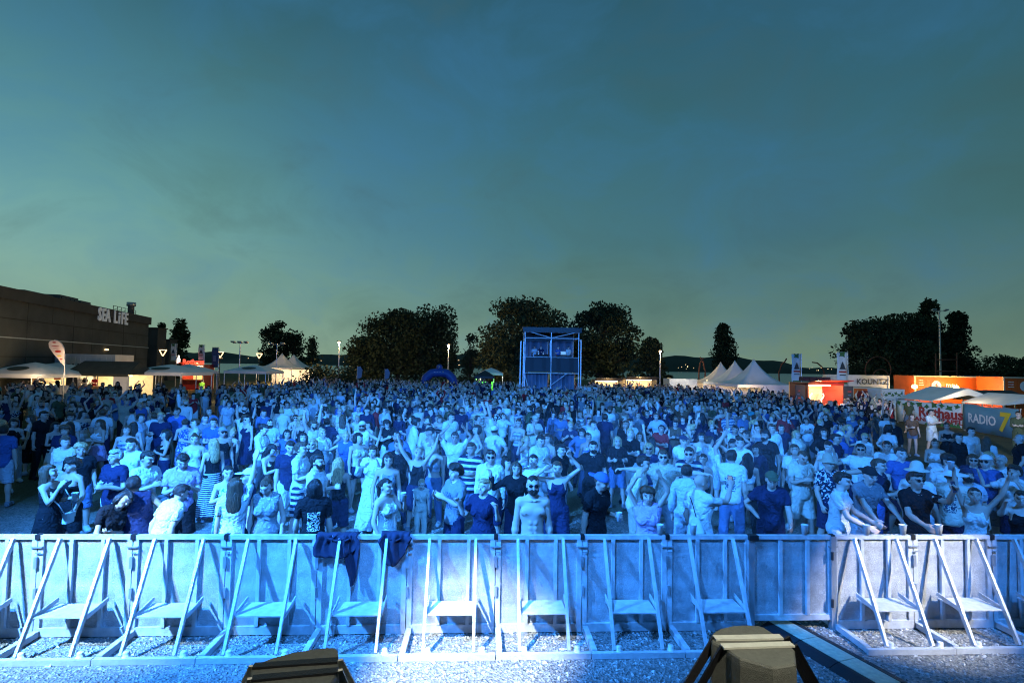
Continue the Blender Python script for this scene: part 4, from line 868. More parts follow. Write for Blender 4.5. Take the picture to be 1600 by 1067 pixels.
container(1310, 1389, 586, 47, 'white container lettered KOUNTZ behind the red bar truck', white_paint, 'KOUNTZ', ink, 2.6, 2.5, .66, .66, ty=.45, ribs=False)
r, w_, top = container(1428, 1531, 587.5, 47, 'orange container with white lightning circle and bright lamps', orange, 'msv', white_ink, 2.6, 2.5, .62, .56, ty=.62, ribs=False)
q = MB(); q.lathe([(0, .01), (.42, .01), (.42, 0), (0, 0)], (0, 0, 0), 28); o = q.build('emblem_disc', white_ink, r, loc=(-w_*.17, -.05, top-.85)); o.rotation_euler.x = R(90)
q = MB(); q.prism([(.12, .30), (-.16, -.02), (.0, -.02), (-.10, -.30), (.17, .05), (.01, .05)], -.075, -.066); q.build('emblem_bolt', red_ink, r, loc=(-w_*.17, 0, top-.85))
for i_, tx_ in enumerate((-.40,)):
    for k_ in range(3): q = MB(); q.box((w_*tx_, -.055, top-.42-.2*k_), (.34+.05*k_, .006, .045)); q.build('small_print', white_ink, r)
for x_, y_ in ((1429, 604), (1494, 606)):
    p = px(x_, y_, 46.2); q = MB(); q.lathe([(0, .18), (.16, .13), (.21, 0), (.16, -.13), (0, -.18)], (0, 0, 0), 12); q.build('flood_lamp', lampmat, r, True, loc=(p[0]-r.location.x, p[1]-r.location.y, p[2])); warm((p[0], p[1]-.9, p[2]+.1), 420, (1, .62, .22), .1)
container(1533, 1563, 588, 49, 'plain grey container between the two orange ones', mat('container_grey', (.22, .25, .26), .6, var=.1), name='site_container')
r, w_, top = container(1567, 1660, 589.5, 44, 'orange container cut by the right picture edge', orange, None, None)
q = MB(); q.lathe([(0, .01), (.42, .01), (.42, 0), (0, 0)], (0, 0, 0), 28); o = q.build('emblem_disc', white_ink, r, loc=(-w_*.5+1.75, -.05, top-.75)); o.rotation_euler.x = R(90)
for k_ in range(3): q = MB(); q.box((-w_*.5+.6, -.055, top-.42-.2*k_), (.5, .006, .05)); q.build('small_print', white_ink, r)
container(1046, 1089, 592, 62, 'low white container with two lamps right of the food trucks', white_paint)
warm((px(1057, 594, 61)[0], 60.6, 2.3), 60, (1, .9, .7)); warm((px(1079, 594, 61)[0], 60.6, 2.3), 60, (1, .9, .7))
container(907, 933, 605, 44, 'small white cabin right beside the sound tower', white_paint, ribs=False)
r, w_, top = container(1331, 1376, 605, 40, 'orange red drink container beside the bar truck', orange, ribs=False)
q = MB(); q.box((-.2, -.04, top-.62), (1.1, .02, .7)); q.build('hatch', mat('dark_red', (.16, .01, .012), .6), r)
def hop_leaf(q, x, z, s, g):
    n = 9; pts = [(x+s*(.5+.5*(k_ % 2))*math.cos(6.283*k_/n+g), z+s*.8*(.5+.5*(k_ % 2))*math.sin(6.283*k_/n+g)) for k_ in range(n)]
    q.prism(pts, -.012, -.004)
r, w_, top = container(1377, 1412, 608, 38.5, 'white stall front printed with green hop leaves', white_paint, ribs=False)
for k_ in range(7): q = MB(); hop_leaf(q, -w_/2+w_*(k_+.5)/7, top-.30-.12*(k_ % 2), .17, k_); q.build('printed_leaf', green_ink, r)
# ------------------------------------------------------------------ food trucks and bars
def food_truck(x0, x1, ytop, ybot, Y, label, body, name='food_truck'):
    a = px(x0, ytop, Y); b = px(x1, ytop, Y); w = b[0]-a[0]; top = a[2]; r = empty(name, ((a[0]+b[0])/2, Y, 0), 0, label, 'food truck')
    q = MB(); q.box((0, 2.2, top/2+.1), (w, .06, top-.2)); q.build('back_wall', lit, r)
    q = MB(); q.box((0, 1.1, top-.06), (w, 2.3, .12)); q.build('roof', body, r)
    for s in (-1, 1): q = MB(); q.box((s*(w/2-.03), 1.1, top/2), (.06, 2.2, top-.13)); q.build('side_wall', body, r)
    q = MB(); q.box((0, .03, .62), (w-.12, .06, 1.1)); q.build('front_panel', body, r); q = MB(); q.box((0, -.12, 1.19), (w-.1, .40, .05)); q.build('counter', wood, r)
    q = MB(); q.box((0, -.55, top+.12), (w-.1, 1.1, .04), rx=R(-8)); q.build('flap', body, r)
    q = MB(); q.box((0, 1.0, top-.18), (w*.8, .1, .05)); q.build('light_tube', tube_lamp, r); warm((r.location.x, Y+.8, top-.4), 170, (1, .60, .22)); warm((r.location.x, Y-1.2, top-.3), 110, (1, .6, .24))
    for s in (-1, 1): q = MB(); q.lathe([(0, .1), (.28, .1), (.30, .05), (.30, -.05), (.28, -.1), (0, -.1)], (0, 0, 0), 16); o = q.build('wheel', black, r, loc=(s*w*.3, .2, .30)); o.rotation_euler.x = R(90)
    return r, w, top
food_truck(929, 972, 593, 612, 58, 'dark food truck with warm lit hatch, nearest the sound tower', dark_steel)
food_truck(977, 1027, 591, 612, 56, 'dark food truck with wide warm hatch beside the street lamp', dark_steel)
r, w_, top = food_truck(1262, 1318, 598, 645, 33, 'red bar truck with glowing neon figures beside the pagodas', red, 'bar_truck')
for sx, seed in ((-1, 5), (1, 6)):
    x_ = (px(1250, 600, 33)[0] if sx < 0 else px(1325, 600, 33)[0])-r.location.x
    q = MB(); q.box((x_, -.02, 1.25), (.58, .06, 2.5)); pn = q.build('poster_panel', ink, r)
    for k_ in range(9): q = MB(); q.box((x_+random.uniform(-.16, .16), -.056, .4+.22*k_), (random.uniform(.08, .26), .006, .06), 0); q.build('poster_print', random.choice([white_ink, red_ink, blue_ink]), pn)
for k_ in range(5):
    xx = -w_*.32+w_*.16*k_; q = MB(); q.tube([(xx+.10*math.sin(t_*5+k_), 1.6, 1.35+.6*t_) for t_ in np.linspace(0, 1, 9)], .035, 6); q.build('neon_tube', neon_red if k_ % 2 else mat('neon_warm', (1, .7, .5), .5, emit=(1, .55, .35), estr=4), r, True)
text_mesh('lettering', '13', .55, .01, white_ink, r, (w_*.12, -.03, .62), bold=.01); 
for k_ in range(4): q = MB(); q.box((-w_*.35+w_*.2*k_, 1.0, top+.22), (.4, .5, .28)); q.build('roof_box', mat('box_dark', (.08, .02, .02), .7), r)
r, w_, top = food_truck(284, 318, 569, 585, 60, 'red bar with glowing red sign between the left tents', red, 'bar_truck')
text_mesh('lit_sign', 'Rothaus', .72, .03, mat('sign_red', (1, .2, .1), .5, emit=(1, .10, .05), estr=1.6), r, (.3, -.4, top+.28), bold=.02)
q = MB(); q.lathe([(0, .5), (.07, .45), (.08, .2), (.16, .1), (.16, -.4), (0, -.4)], (-1.35, -.4, top+.5), 10); q.build('lit_bottle', mat('lit_white', (1, .9, .8), .5, emit=(1, .85, .7), estr=3), r)
# small booth tents with green light, behind the arch
r = canopy_tent('booth_tent', 767, 574, 583, 38, 66, 'small white peaked booth tent lit inside, right of the blue arch', logo=False); warm((r.location.x, r.location.y, 2.0), 420, (1, .86, .62))
r = canopy_tent('booth_tent', 757, 578, 588, 30, 60, 'dark booth tent glowing green inside, right of the blue arch', dark_pvc, logo=False); warm((r.location.x, r.location.y, 1.5), 120, (.25, 1, .12)); 
q = MB(); q.box((0, .9, .85), (1.9, .05, 1.3)); q.build('back_wall', mat('green_glow_wall', (.15, .7, .1), .6, emit=(.25, 1, .1), estr=.5), r)  # green light of the booth put into the wall colour and its glow
# right hand white and dark tents behind the fence
r = gable_tent('white_gable_tent', 1456, 1570, 606.5, 626, 35, 3.2, 'cream white gabled tent behind the printed fence banners', white_pvc, ridge_dir='y'); warm((r.location.x-1, r.location.y-2.6, 2.0), 70, (1, .8, .5))
gable_tent('dark_peaked_tent', 1535, 1625, 610, 624, 40, 4, 'black peaked tent at the right behind the white gable', dark_pvc, ridge_dir='x')
gable_tent('white_gable_tent', 1568, 1660, 617, 633, 32, 3, 'pale tent roof cut by the right picture edge', white_pvc, ridge_dir='y')
# ------------------------------------------------------------------ fence banners on the right
def fence_pt(x, ytop, ybot):
    p = at_height(x, ybot, 0.0); t = px(x, ytop, p[1]); return np.array([p[0], p[1]]), t[2]
def fence_banner(name, A, Bp, label, m, sag=.0):
    (a, za), (b, zb) = fence_pt(*A), fence_pt(*Bp); d = b-a; L_ = float(np.linalg.norm(d)); rz = math.atan2(d[1], d[0]); h = (za+zb)/2
    r = empty(name, (a[0], a[1], 0), rz, label, 'fence')
    n = 20; q = MB(); xs = np.linspace(0.02, L_-.02, n)
    q.add([(x_, -.03+.03*math.sin(x_*2.7), z_+(.03*math.sin(x_*1.9) if z_ > .5 else .04)) for z_ in (.06, h) for x_ in xs], [(i, i+1, n+i+1, n+i) for i in range(n-1)])
    o = q.build('sheet', m, r, True); sm = o.modifiers.new('s', 'SOLIDIFY'); sm.thickness = .008; sm.offset = 1
    k_ = 0.
    while k_ < L_+.1:
        q = MB(); q.tube([(min(k_, L_), .06, 0), (min(k_, L_), .06, h+.08)], .022, 8); q.build('post', steel, r); k_ += L_/max(1, round(L_/3.4))
    q = MB(); q.tube([(0, .06, h+.03), (L_, .06, h+.03)], .018, 6); q.build('rail', steel, r)
    return r, L_, h
fence_banner('tarp_fence', (1330, 620, 650), (1401, 624.5, 660), 'plain white tarpaulin fence beside the bar truck', white_pvc)
r, L_, h = fence_banner('banner_fence', (1402, 625, 660), (1505, 632, 672), 'white fence banner with red lettering and hop leaves', white_pvc)
text_mesh('lettering', 'Rothaus', .86, .004, red_ink, r, (L_*.70, -.12, h*.57), bold=.03)
text_mesh('lettering', 'TANNENZÄPFLE', .36, .004, red_ink, r, (L_*.66, -.12, h*.27), bold=.012, squash=1.35)
for k_ in range(9):
    q = MB(); hop_leaf(q, L_*(k_+.5)/9, h-.16-.12*(k_ % 3 == 1), .22+.06*(k_ % 2), k_*.7); q.build('printed_leaf', green_ink, r, loc=(0, -.10, 0))
for k_ in range(11): q = MB(); x_ = L_*(.5+.5*k_/11); s_ = .12+.08*((k_*7) % 3); q.prism([(x_-.16, .10), (x_+.16, .10), (x_, .10+s_*1.6)], -.12, -.112); q.build('printed_fir', mat('fir_green', (.06, .20, .05), .7), r)
r, L_, h = fence_banner('banner_fence', (1506, 632, 673), (1594, 640, 690), 'blue fence banner lettered RADIO 7', mat('banner_blue', (.13, .30, .40), .6, 0, .1, 3, .12, 1))
text_mesh('lettering', 'RADIO', .72, .004, white_ink, r, (L_*.40, -.12, h*.52), bold=.014, squash=1.15)
text_mesh('lettering', '7', 1.35, .004, yellow_ink, r, (L_*.78, -.12, h*.52), bold=.05, squash=1.2, shear=.15)
# ------------------------------------------------------------------ flags
def banner_flag(x0, x1, ytop, ybot, Y, label, cloth, dark=False):
    a = px((x0+x1)/2, ytop, Y); w = (x1-x0)*Y/F; z0 = px((x0+x1)/2, ybot, Y)[2]; z1 = a[2]; r = empty('banner_flag', (a[0], Y, 0), 0, label, 'flag')
    q = MB(); q.tube([(w/2+.05, 0, 0), (w/2+.05, 0, z1+.08)], [.04, .025], 8); q.build('pole', steel, r); q = MB(); q.bar((-w/2, 0, z1+.04), (w/2+.05, 0, z1+.04), .03); q.build('cross_arm', steel, r)
    n = 9; q = MB(); q.add([(-w/2+w*i/4, .05*math.sin(i*1.1+j*.9), z0+(z1-z0)*j/(n-1)) for j in range(n) for i in range(5)], [(j*5+i, j*5+i+1, j*5+i+6, j*5+i+5) for j in range(n-1) for i in range(4)])
    o = q.build('cloth', cloth, r, True); sm = o.modifiers.new('s', 'SOLIDIFY'); sm.thickness = .01; h = z1-z0
    if not dark:
        q = MB(); q.prism([(-w*.32, 0), (w*.32, 0), (w*.16, h*.10), (w*.20, h*.10), (0, h*.24), (-w*.20, h*.10), (-w*.16, h*.10)], -.075, -.066); q.build('printed_fir', ink, r, loc=(0, 0, z0+h*.48))
        q = MB(); q.box((0, -.072, z0+h*.40), (w*.72, .008, h*.055)); q.build('printed_band', red_ink, r); q = MB(); q.box((0, -.072, z0+h*.30), (w*.6, .008, h*.03)); q.build('printed_band', ink, r)
        q = MB(); hop_leaf(q, 0, z1-.12, w*.42, .3); q.build('printed_leaf', green_ink, r, loc=(0, -.065, 0)); q = MB(); q.box((0, -.072, z0+h*.05), (w*.9, .008, h*.05)); q.build('printed_band', green_ink, r)
    else:
        q = MB(); [q.box((0, -.075, z0+h*(.35+.1*k_)), (w*.4, .008, h*.04)) for k_ in range(3)]; q.build('printed_text', mat('pale_blue_ink', (.3, .45, .6), .6), r)
flagw = mat('flag_white', (.62, .62, .6), .8, 0, .1, 5)
banner_flag(267.5, 276, 537.5, 565, 58, 'white printed banner flag right of the brown building', flagw)
banner_flag(310.5, 319.5, 539, 564, 60, 'white printed banner flag above the red bar sign', flagw)
banner_flag(331.5, 342, 543, 574, 62, 'dark blue banner flag right of the red bar sign', mat('flag_blue', (.03, .07, .16), .8), True)
banner_flag(1237, 1251, 553.5, 598, 40, 'white printed banner flag above the nearest white pagoda', flagw)
banner_flag(1307.5, 1323.5, 551, 601, 39, 'white printed banner flag above the red bar truck', flagw)
for x_, y0, y1, lab in ((560, 572, 592, 'blue feather flag standing in the crowd left of the arch'), (603, 576, 593, 'small blue feather flag nearer the blue arch')):
    p = px(x_, y0, 56); z0 = px(x_, y1, 56)[2]; r = empty('feather_flag', (p[0], 56, 0), 0, lab, 'flag'); q = MB(); q.tube([(-.1, 0, 0), (-.1, 0, p[2])], .03, 6); q.build('pole', steel, r)
    q = MB(); q.prism([(-.1, z0), (.35, z0+.15), (.45, p[2]-.4), (.2, p[2]), (-.1, p[2]-.1)], -.01, .01); q.build('cloth', mat('feather_blue', (.10, .20, .34), .7), r)
p = px(90, 533, 38); r = empty('teardrop_flag', (px(98, 580, 38)[0], 38, 0), 0, 'cream teardrop flag with red print in front of the brown building', 'flag')
s = 38/F; ox = r.location.x
def fp(x_, y_): q_ = px(x_, y_, 38); return (q_[0]-ox, q_[2])
out = [fp(*k_) for k_ in ((99.5, 571), (92, 562), (84, 553), (77, 543), (76, 536), (79, 532.5), (85, 531.5), (91, 533), (96, 537.5), (99, 543), (100.5, 552), (100.5, 562))]
q = MB(); q.prism(out, -.012, .012); q.build('cloth', mat('flag_cream', (.66, .55, .50), .8), r)
q = MB(); q.tube([(fp(100, 590)[0], .03, 0)]+[(fp(*k_)[0], .03, fp(*k_)[1]) for k_ in ((100.5, 571), (101, 555), (99.5, 543), (96, 536.5), (90, 532), (84, 531))], .022, 6); q.build('pole', steel, r)
for j, (x0, y0, w_, h_) in enumerate(((85, 535, 6, 2), (87, 541, 13, 1.2), (88.5, 544.5, 11, 1.0), (91, 549, 10, 4), (93, 556, 7, 2), (96, 561, 4, 2))):
    a = fp(x0, y0); q = MB(); q.prism([(a[0]+w_*s/2*math.cos(t_), a[1]+h_*s/2*math.sin(t_)) for t_ in np.linspace(0, 6.283, 13)[:-1]], -.022, -.014); q.build('printed_mark', yellow_ink if j == 4 else red_ink, r)
# ------------------------------------------------------------------ lamp posts
def lamp_post(x, ytop, Y, label, e=1500, r0=.07):
    p = px(x, ytop, Y); r = empty('street_lamp', (p[0], Y, 0), 0, label, 'street lamp', None)
    q = MB(); q.tube([(0, 0, 0), (0, 0, p[2])], [r0*1.4, r0], 8); q.build('pole', steel, r); q = MB(); q.box((0, -.1, p[2]+.05), (.5, .7, .10)); q.build('lamp_head', dark_steel, r)
    q = MB(); q.lathe([(0, .0), (.12, -.03), (.17, -.12), (.12, -.20), (0, -.22)], (0, -.2, p[2]+.0), 12); q.build('bulb', lampmat, r, True); warm((p[0], Y-.3, p[2]-.35), e, (1, .64, .28), .2)
lamp_post(530.5, 534, 74, 'lit street lamp left of the dark tree group'); lamp_post(701, 538.5, 74, 'lit street lamp just above the blue arch'); lamp_post(1031.5, 548, 74, 'lit street lamp right of the food trucks')
def tri_lamp(x, y, Y, lab):
    p = px(x, y, Y); r = empty('triangle_lamp', (p[0], Y, 0), 0, lab, 'street lamp'); q = MB(); q.tube([(0, 0, 0), (0, 0, p[2]-.5)], .05, 6); q.build('pole', dark_steel, r)
    for a, b in (((-.45, .25), (.45, .25)), ((-.45, .25), (0, -.5)), ((.45, .25), (0, -.5))): q = MB(); q.tube([(a[0], 0, p[2]+a[1]), (b[0], 0, p[2]+b[1])], .05, 6); q.build('light_bar', mat('lamp_bar', (1, .8, .5), .5, emit=(1, .62, .25), estr=4), r)
tri_lamp(254.5, 550, 66, 'lit triangular lamp at the foot of the brown building'); tri_lamp(344, 553, 70, 'lit triangular lamp right of the dark blue flag'); tri_lamp(405, 555, 84, 'lit triangular lamp left of the glowing pagodas')
def mast(x, ytop, Y, label, heads=2, r0=.09):
    p = px(x, ytop, Y); r = empty('floodlight_mast', (p[0], Y, 0), 0, label, 'mast'); q = MB(); q.tube([(0, 0, 0), (0, 0, p[2])], [r0*1.5, r0], 8); q.build('pole', steel, r)
    q = MB(); q.bar((-.9, 0, p[2]-.1), (.9, 0, p[2]-.1), .07); q.build('cross_arm', steel, r)
    for s_ in np.linspace(-.8, .8, heads): q = MB(); q.box((s_, -.15, p[2]+.05), (.5, .4, .12), rx=R(-15)); q.build('floodlight', steel, r)
mast(1467.5, 485, 70, 'tall floodlight mast in front of the right hand trees'); mast(375.5, 535, 66, 'short mast with speakers between the left tents', 3, .06); mast(433, 537, 70, 'thin mast beside the left glowing pagoda', 2, .04)
# ------------------------------------------------------------------ inflatable arch
p = px(686, 600, 56); r = empty('inflatable_arch', (p[0], 56, 0), 0, 'blue inflatable arch with round ball on top', 'arch'); arc = mat('arch_blue', (.014, .06, .25), .5, 0, .1, 6, .1, 2)
hw = 24*56/F; top = px(686, 582, 56)[2]
q = MB(); pts = [(-hw, 0, 0), (-hw, 0, top*.45), (-hw*.86, 0, top*.78), (-hw*.5, 0, top*.97), (0, 0, top), (hw*.5, 0, top*.97), (hw*.86, 0, top*.78), (hw, 0, top*.45), (hw, 0, 0)]
fine = []
for i in range(len(pts)-1):
    for t_ in (0, .33, .66): fine.append(tuple(np.array(pts[i])*(1-t_)+np.array(pts[i+1])*t_))
fine.append(pts[-1]); q.tube(fine, .44, 14); q.build('tube', arc, r, True)
bt = px(685.5, 574, 56)[2]; q = MB(); q.lathe([(.34*math.cos(t_), .34*math.sin(t_)) for t_ in np.linspace(-1.57, 1.57, 12)], (0, 0, bt), 16); q.build('ball', arc, r, True)
text_mesh('lettering', 'RADIO', .24, .004, white_ink, r, (-.15, -.42, top+.0)); text_mesh('lettering', '7', .34, .004, yellow_ink, r, (.42, -.42, top)); text_mesh('lettering', '7', .36, .004, yellow_ink, r, (0, -.37, bt))
# ------------------------------------------------------------------ rusty sculptures
def arcs(label, curves, Y, rad=.09, name='steel_sculpture'):
    c0 = px(curves[0][0][0], 590, Y); r = empty(name, (c0[0], Y, 0), 0, label, 'sculpture')
    for cv in curves:
        P_ = [px(x_, y_, Y) for x_, y_ in cv]; q = MB(); q.tube([(a[0]-c0[0], 0, a[2]) for a in P_], rad, 6); q.build('arc', rust, r, True)
arcs('crossed rusty hoop sculpture left of the poplar', [[(1092, 605), (1092, 580), (1094, 568), (1099, 559)], [(1101, 605), (1102, 580), (1099, 566), (1094, 558)]], 70)
arcs('single rusty hook shaped arc beside the pagoda flag', [[(1218, 605), (1217, 582), (1221, 570), (1227, 564), (1229, 560)]], 72); arcs('rusty quarter arc left of the tall banner flag', [[(1269, 566), (1277, 567), (1284, 573), (1288, 582), (1288, 605)]], 72)
arcs('rusty pair of nested rings behind the container lettered KOUNTZ', [[(1352+20+20*math.cos(t_), 578-21*math.sin(t_)) for t_ in np.linspace(-.9, 3.14+.9, 22)], [(1376+12*math.cos(t_), 588-11*math.sin(t_)) for t_ in np.linspace(0, 3.14, 12)]], 70, .07)
arcs('rusty square climbing frame behind the orange container', [[(1462, 605), (1462, 552)], [(1495, 605), (1495, 551)], [(1462, 562), (1495, 562)], [(1462, 580), (1495, 580)]], 66, .08)
# ------------------------------------------------------------------ sound tower
TY = 45.0; tc0 = px(860, 560, TY); T = empty('sound_tower', (tc0[0], TY, 0), 0, 'blue lit scaffold sound tower with roof standing in the crowd', 'tower'); tx = lambda x_: px(x_, 560, TY)[0]-tc0[0]; tz = lambda y_: px(860, y_, TY)[2]
xl, xm, xr = tx(820), tx(861), tx(904); zr = tz(514); dp = 4.2; scf = mat('scaffold', (.62, .64, .66), .45, .2); tarp = mat('tarp_blue_grey', (.14, .16, .22), .55, 0, .5, 2.2, .25, 1.1)
def tb(name, a, b, w_=.06, m=scf): q = MB(); q.tube([a, b], w_, 7); q.build(name, m, T)
for x_ in (xl, xm, xr):
    for y_ in (0, dp): tb('upright', (x_, y_, 0), (x_, y_, zr), .042)
for z_ in (tz(519), tz(528.5), tz(558.5), tz(583), tz(612)):
    for a, b in ((xl, xm), (xm, xr)): tb('ledger', (a, 0, z_), (b, 0, z_), .04)
    for x_ in (xl, xr): tb('ledger', (x_, 0, z_), (x_, dp, z_), .04)
for a, b in (((xl, tz(517)), (xm, tz(528))), ((xm, tz(528)), (xr, tz(518))), ((xl, tz(584)), (tx(828), tz(614))), ((xm, tz(602)), (tx(886), tz(583)))): tb('brace', (a[0], -.03, a[1]), (b[0], -.03, b[1]), .035)
q = MB(); q.box(((xl+xr)/2, dp/2, zr+.06), (xr-xl+.5, dp+.6, .10)); q.build('roof', dark_pvc, T); q = MB(); q.box(((xl+xr)/2, -.3, zr-.12), (xr-xl+.4, .03, .34)); q.build('roof_skirt', dark_pvc, T)
q = MB(); q.box(((xl+xr)/2, dp/2, tz(574)), (xr-xl, dp, .1)); q.build('deck', wood, T)
for a, b in ((xl, xm), (xm, xr)):
    q = MB(); q.add([(a+.06+(b-a-.12)*i/6, -.08-.02*math.sin(i*2.1)-(.25 if j == 0 else 0), tz(581) if j == 0 else tz(558.5)) for j in (0, 1) for i in range(7)], [(i, i+1, i+8, i+7) for i in range(6)]); o = q.build('front_sheet', mat('black_sheet', (.012, .013, .018), .6, 0, .2, 3), T); sm = o.modifiers.new('s', 'SOLIDIFY'); sm.thickness = .01
    n = 24; q = MB(); q.add([(a+.1+(b-a-.2)*i/(n-1), 1.2+.14*math.sin(i*1.7)+.08*math.sin(i*.6), tz(584) if j else .1) for j in (0, 1) for i in range(n)], [(i, i+1, n+i+1, n+i) for i in range(n-1)]); o = q.build('curtain', tarp, T, True); sm = o.modifiers.new('s', 'SOLIDIFY'); sm.thickness = .01
    n = 14; q = MB(); q.add([(a+.1+(b-a-.2)*i/(n-1), dp-.3+.22*math.sin(i*1.3+(0 if j else .6)), tz(530) if j else tz(582)) for j in (0, 1) for i in range(n)], [(i, i+1, n+i+1, n+i) for i in range(n-1)]); o = q.build('back_sheet', tarp, T, True); sm = o.modifiers.new('s', 'SOLIDIFY'); sm.thickness = .01
q = MB(); q.box(((xl+xr)/2, dp-.1, (zr+tz(530))/2), (xr-xl, .04, zr-tz(530))); q.build('upper_sheet', mat('black_sheet'), T); q = MB(); q.box(((xl+xr)/2, 1.8, (tz(583)+tz(530))/2), (.06, .06, tz(530)-tz(583))); q.build('inner_post', scf, T)  # black sheet added to stand for the dark inside of the upper level
tb('speaker_mast', (tx(812.5), -.2, 0), (tx(813.5), -.2, tz(534)), .06); tb('speaker_mast', (tx(817.5), -.2, 0), (tx(818), -.2, tz(534)), .05); tb('speaker_mast', (tx(907), -.2, 0), (tx(907), -.2, tz(530)), .06)
for x_ in (846, 882): q = MB(); q.box((tx(x_), .6, tz(556)), (1.2, .7, .16), rx=R(12)); dk_ = q.build('mixing_desk', dark_steel, T); q = MB(); q.box((tx(x_), .95, tz(551)), (.5, .05, .3)); q.build('screen', mat('screen', (.02, .03, .05), .3, emit=(.2, .5, 1), estr=.8), dk_)
for x_ in (838, 852, 889, 897): q = MB(); q.box((tx(x_), -.45, .75), (.55, .5, 1.5)); q.build('speaker_stack', black, T)
for x_, y_ in ((895, 616), (899, 618)): q = MB(); q.lathe([(0, .07), (.07, 0), (0, -.07)], (tx(x_), -.8, tz(y_)), 8); q.build('lamp', mat('lamp_cold', (.7, .9, 1), .5, emit=(.5, .8, 1), estr=6), T)
# lights of the town on the far shore
tw = mat('town_light', (1, .8, .5), .5, emit=(1, .70, .34), estr=2.2)
for k_ in range(30):
    xx = random.choice([random.uniform(1055, 1110), random.uniform(1230, 1300), random.uniform(500, 560), random.uniform(340, 400), random.uniform(712, 745)]); yy = 566.0+.0183*(xx-800)+random.uniform(-2, 6)
    p_ = px(xx, yy, 900); q = MB(); s_ = random.uniform(.5, 1.1); q.lathe([(0, s_), (s_*.8, 0), (0, -s_)], (0, 0, 0), 6); tag(q.build('town_light', tw, None, loc=p_), 'tiny warm town light on the far lake shore', 'light', 'town lights on the far shore')
# ------------------------------------------------------------------ people
COL = dict(white=(.66, .66, .64), cream=(.60, .55, .45), pale=(.46, .50, .56), grey=(.20, .21, .23), blue=(.06, .12, .32), navy=(.016, .022, .060), black=(.010, .010, .012), lilac=(.44, .32, .52), red=(.30, .025, .03), olive=(.08, .09, .045), denim=(.10, .16, .28), green=(.25, .65, .06), brown=(.14, .08, .05), beige=(.40, .34, .25), teal=(.05, .25, .27))
HAIRC = dict(dark=(.018, .012, .009), brown=(.060, .032, .018), fair=(.32, .22, .11), grey=(.28, .28, .28), black=(.008, .007, .007))
def cloth_mat(name, kind):
    m = bpy.data.materials.new(name); m.use_nodes = True; t = m.node_tree; b = t.nodes['Principled BSDF']; N = t.nodes.new; L = t.links.new
    oi = N('ShaderNodeObjectInfo'); at = N('ShaderNodeAttribute'); at.attribute_name = 'rest'; rest = at.outputs['Vector']; base = oi.outputs['Color']
    def mixc(fac, c):
        x = N('ShaderNodeMix'); x.data_type = 'RGBA'; L(fac, x.inputs[0]); L(base, x.inputs[6]); x.inputs[7].default_value = c; return x.outputs[2]
    if kind in ('stripe', 'bars'):
        s = N('ShaderNodeSeparateXYZ'); L(rest, s.inputs[0]); w = N('ShaderNodeMath'); w.operation = 'SINE'; k_ = N('ShaderNodeMath'); k_.operation = 'MULTIPLY'; k_.inputs[1].default_value = 150 if kind == 'stripe' else 62; L(s.outputs['Z'], k_.inputs[0]); L(k_.outputs[0], w.inputs[0])
        g = N('ShaderNodeMath'); g.operation = 'GREATER_THAN'; g.inputs[1].default_value = .1; L(w.outputs[0], g.inputs[0]); base = mixc(g.outputs[0], (.62, .62, .62, 1) if kind == 'stripe' else (.55, .56, .58, 1))
    if kind in ('floral', 'glitter'):
        v = N('ShaderNodeTexNoise'); v.inputs['Scale'].default_value = 24 if kind == 'floral' else 110; v.inputs['Detail'].default_value = 2; L(rest, v.inputs['Vector']); g = N('ShaderNodeMath'); g.operation = 'GREATER_THAN'; g.inputs[1].default_value = .54 if kind == 'floral' else .60; L(v.outputs[0], g.inputs[0]); base = mixc(g.outputs[0], (.68, .68, .66, 1))
    if kind in ('print_white', 'print_dark', 'print_back'):
        s = N('ShaderNodeSeparateXYZ'); L(rest, s.inputs[0]); v = N('ShaderNodeTexNoise'); v.inputs['Scale'].default_value = 46; v.inputs['Detail'].default_value = 3; L(rest, v.inputs['Vector'])
        cz = 1.20 if kind != 'print_dark' else 1.22; hz, hx = (.13, .085)
        def band(o, c, h):
            a = N('ShaderNodeMath'); a.operation = 'SUBTRACT'; a.inputs[1].default_value = c; L(o, a.inputs[0]); ab = N('ShaderNodeMath'); ab.operation = 'ABSOLUTE'; L(a.outputs[0], ab.inputs[0]); l = N('ShaderNodeMath'); l.operation = 'LESS_THAN'; l.inputs[1].default_value = h; L(ab.outputs[0], l.inputs[0]); return l.outputs[0]
        def mul(a, c): q = N('ShaderNodeMath'); q.operation = 'MULTIPLY'; L(a, q.inputs[0]); L(c, q.inputs[1]); return q.outputs[0]
        sd = N('ShaderNodeMath'); sd.operation = 'GREATER_THAN' if kind == 'print_back' else 'LESS_THAN'; sd.inputs[1].default_value = 0; L(s.outputs['Y'], sd.inputs[0])
        if kind == 'print_white': sd.operation = 'GREATER_THAN'
        g = N('ShaderNodeMath'); g.operation = 'GREATER_THAN'; g.inputs[1].default_value = .50; L(v.outputs[0], g.inputs[0])
        f = mul(mul(mul(band(s.outputs['Z'], cz, hz), band(s.outputs['X'], 0, hx)), sd.outputs[0]), g.outputs[0]); base = mixc(f, (.62, .62, .6, 1) if kind == 'print_white' else (.04, .07, .12, 1))
    L(base, b.inputs['Base Color']); b.inputs['Roughness'].default_value = .92; b.inputs['Specular IOR Level'].default_value = .2
    n = N('ShaderNodeTexNoise'); n.inputs['Scale'].default_value = 11; n.inputs['Detail'].default_value = 4; n.inputs['Distortion'].default_value = 1.2; L(rest, n.inputs['Vector'])
    bp = N('ShaderNodeBump'); bp.inputs['Strength'].default_value = .75; bp.inputs['Distance'].default_value = .07; L(n.outputs[0], bp.inputs['Height']); L(bp.outputs[0], b.inputs['Normal'])
    return m
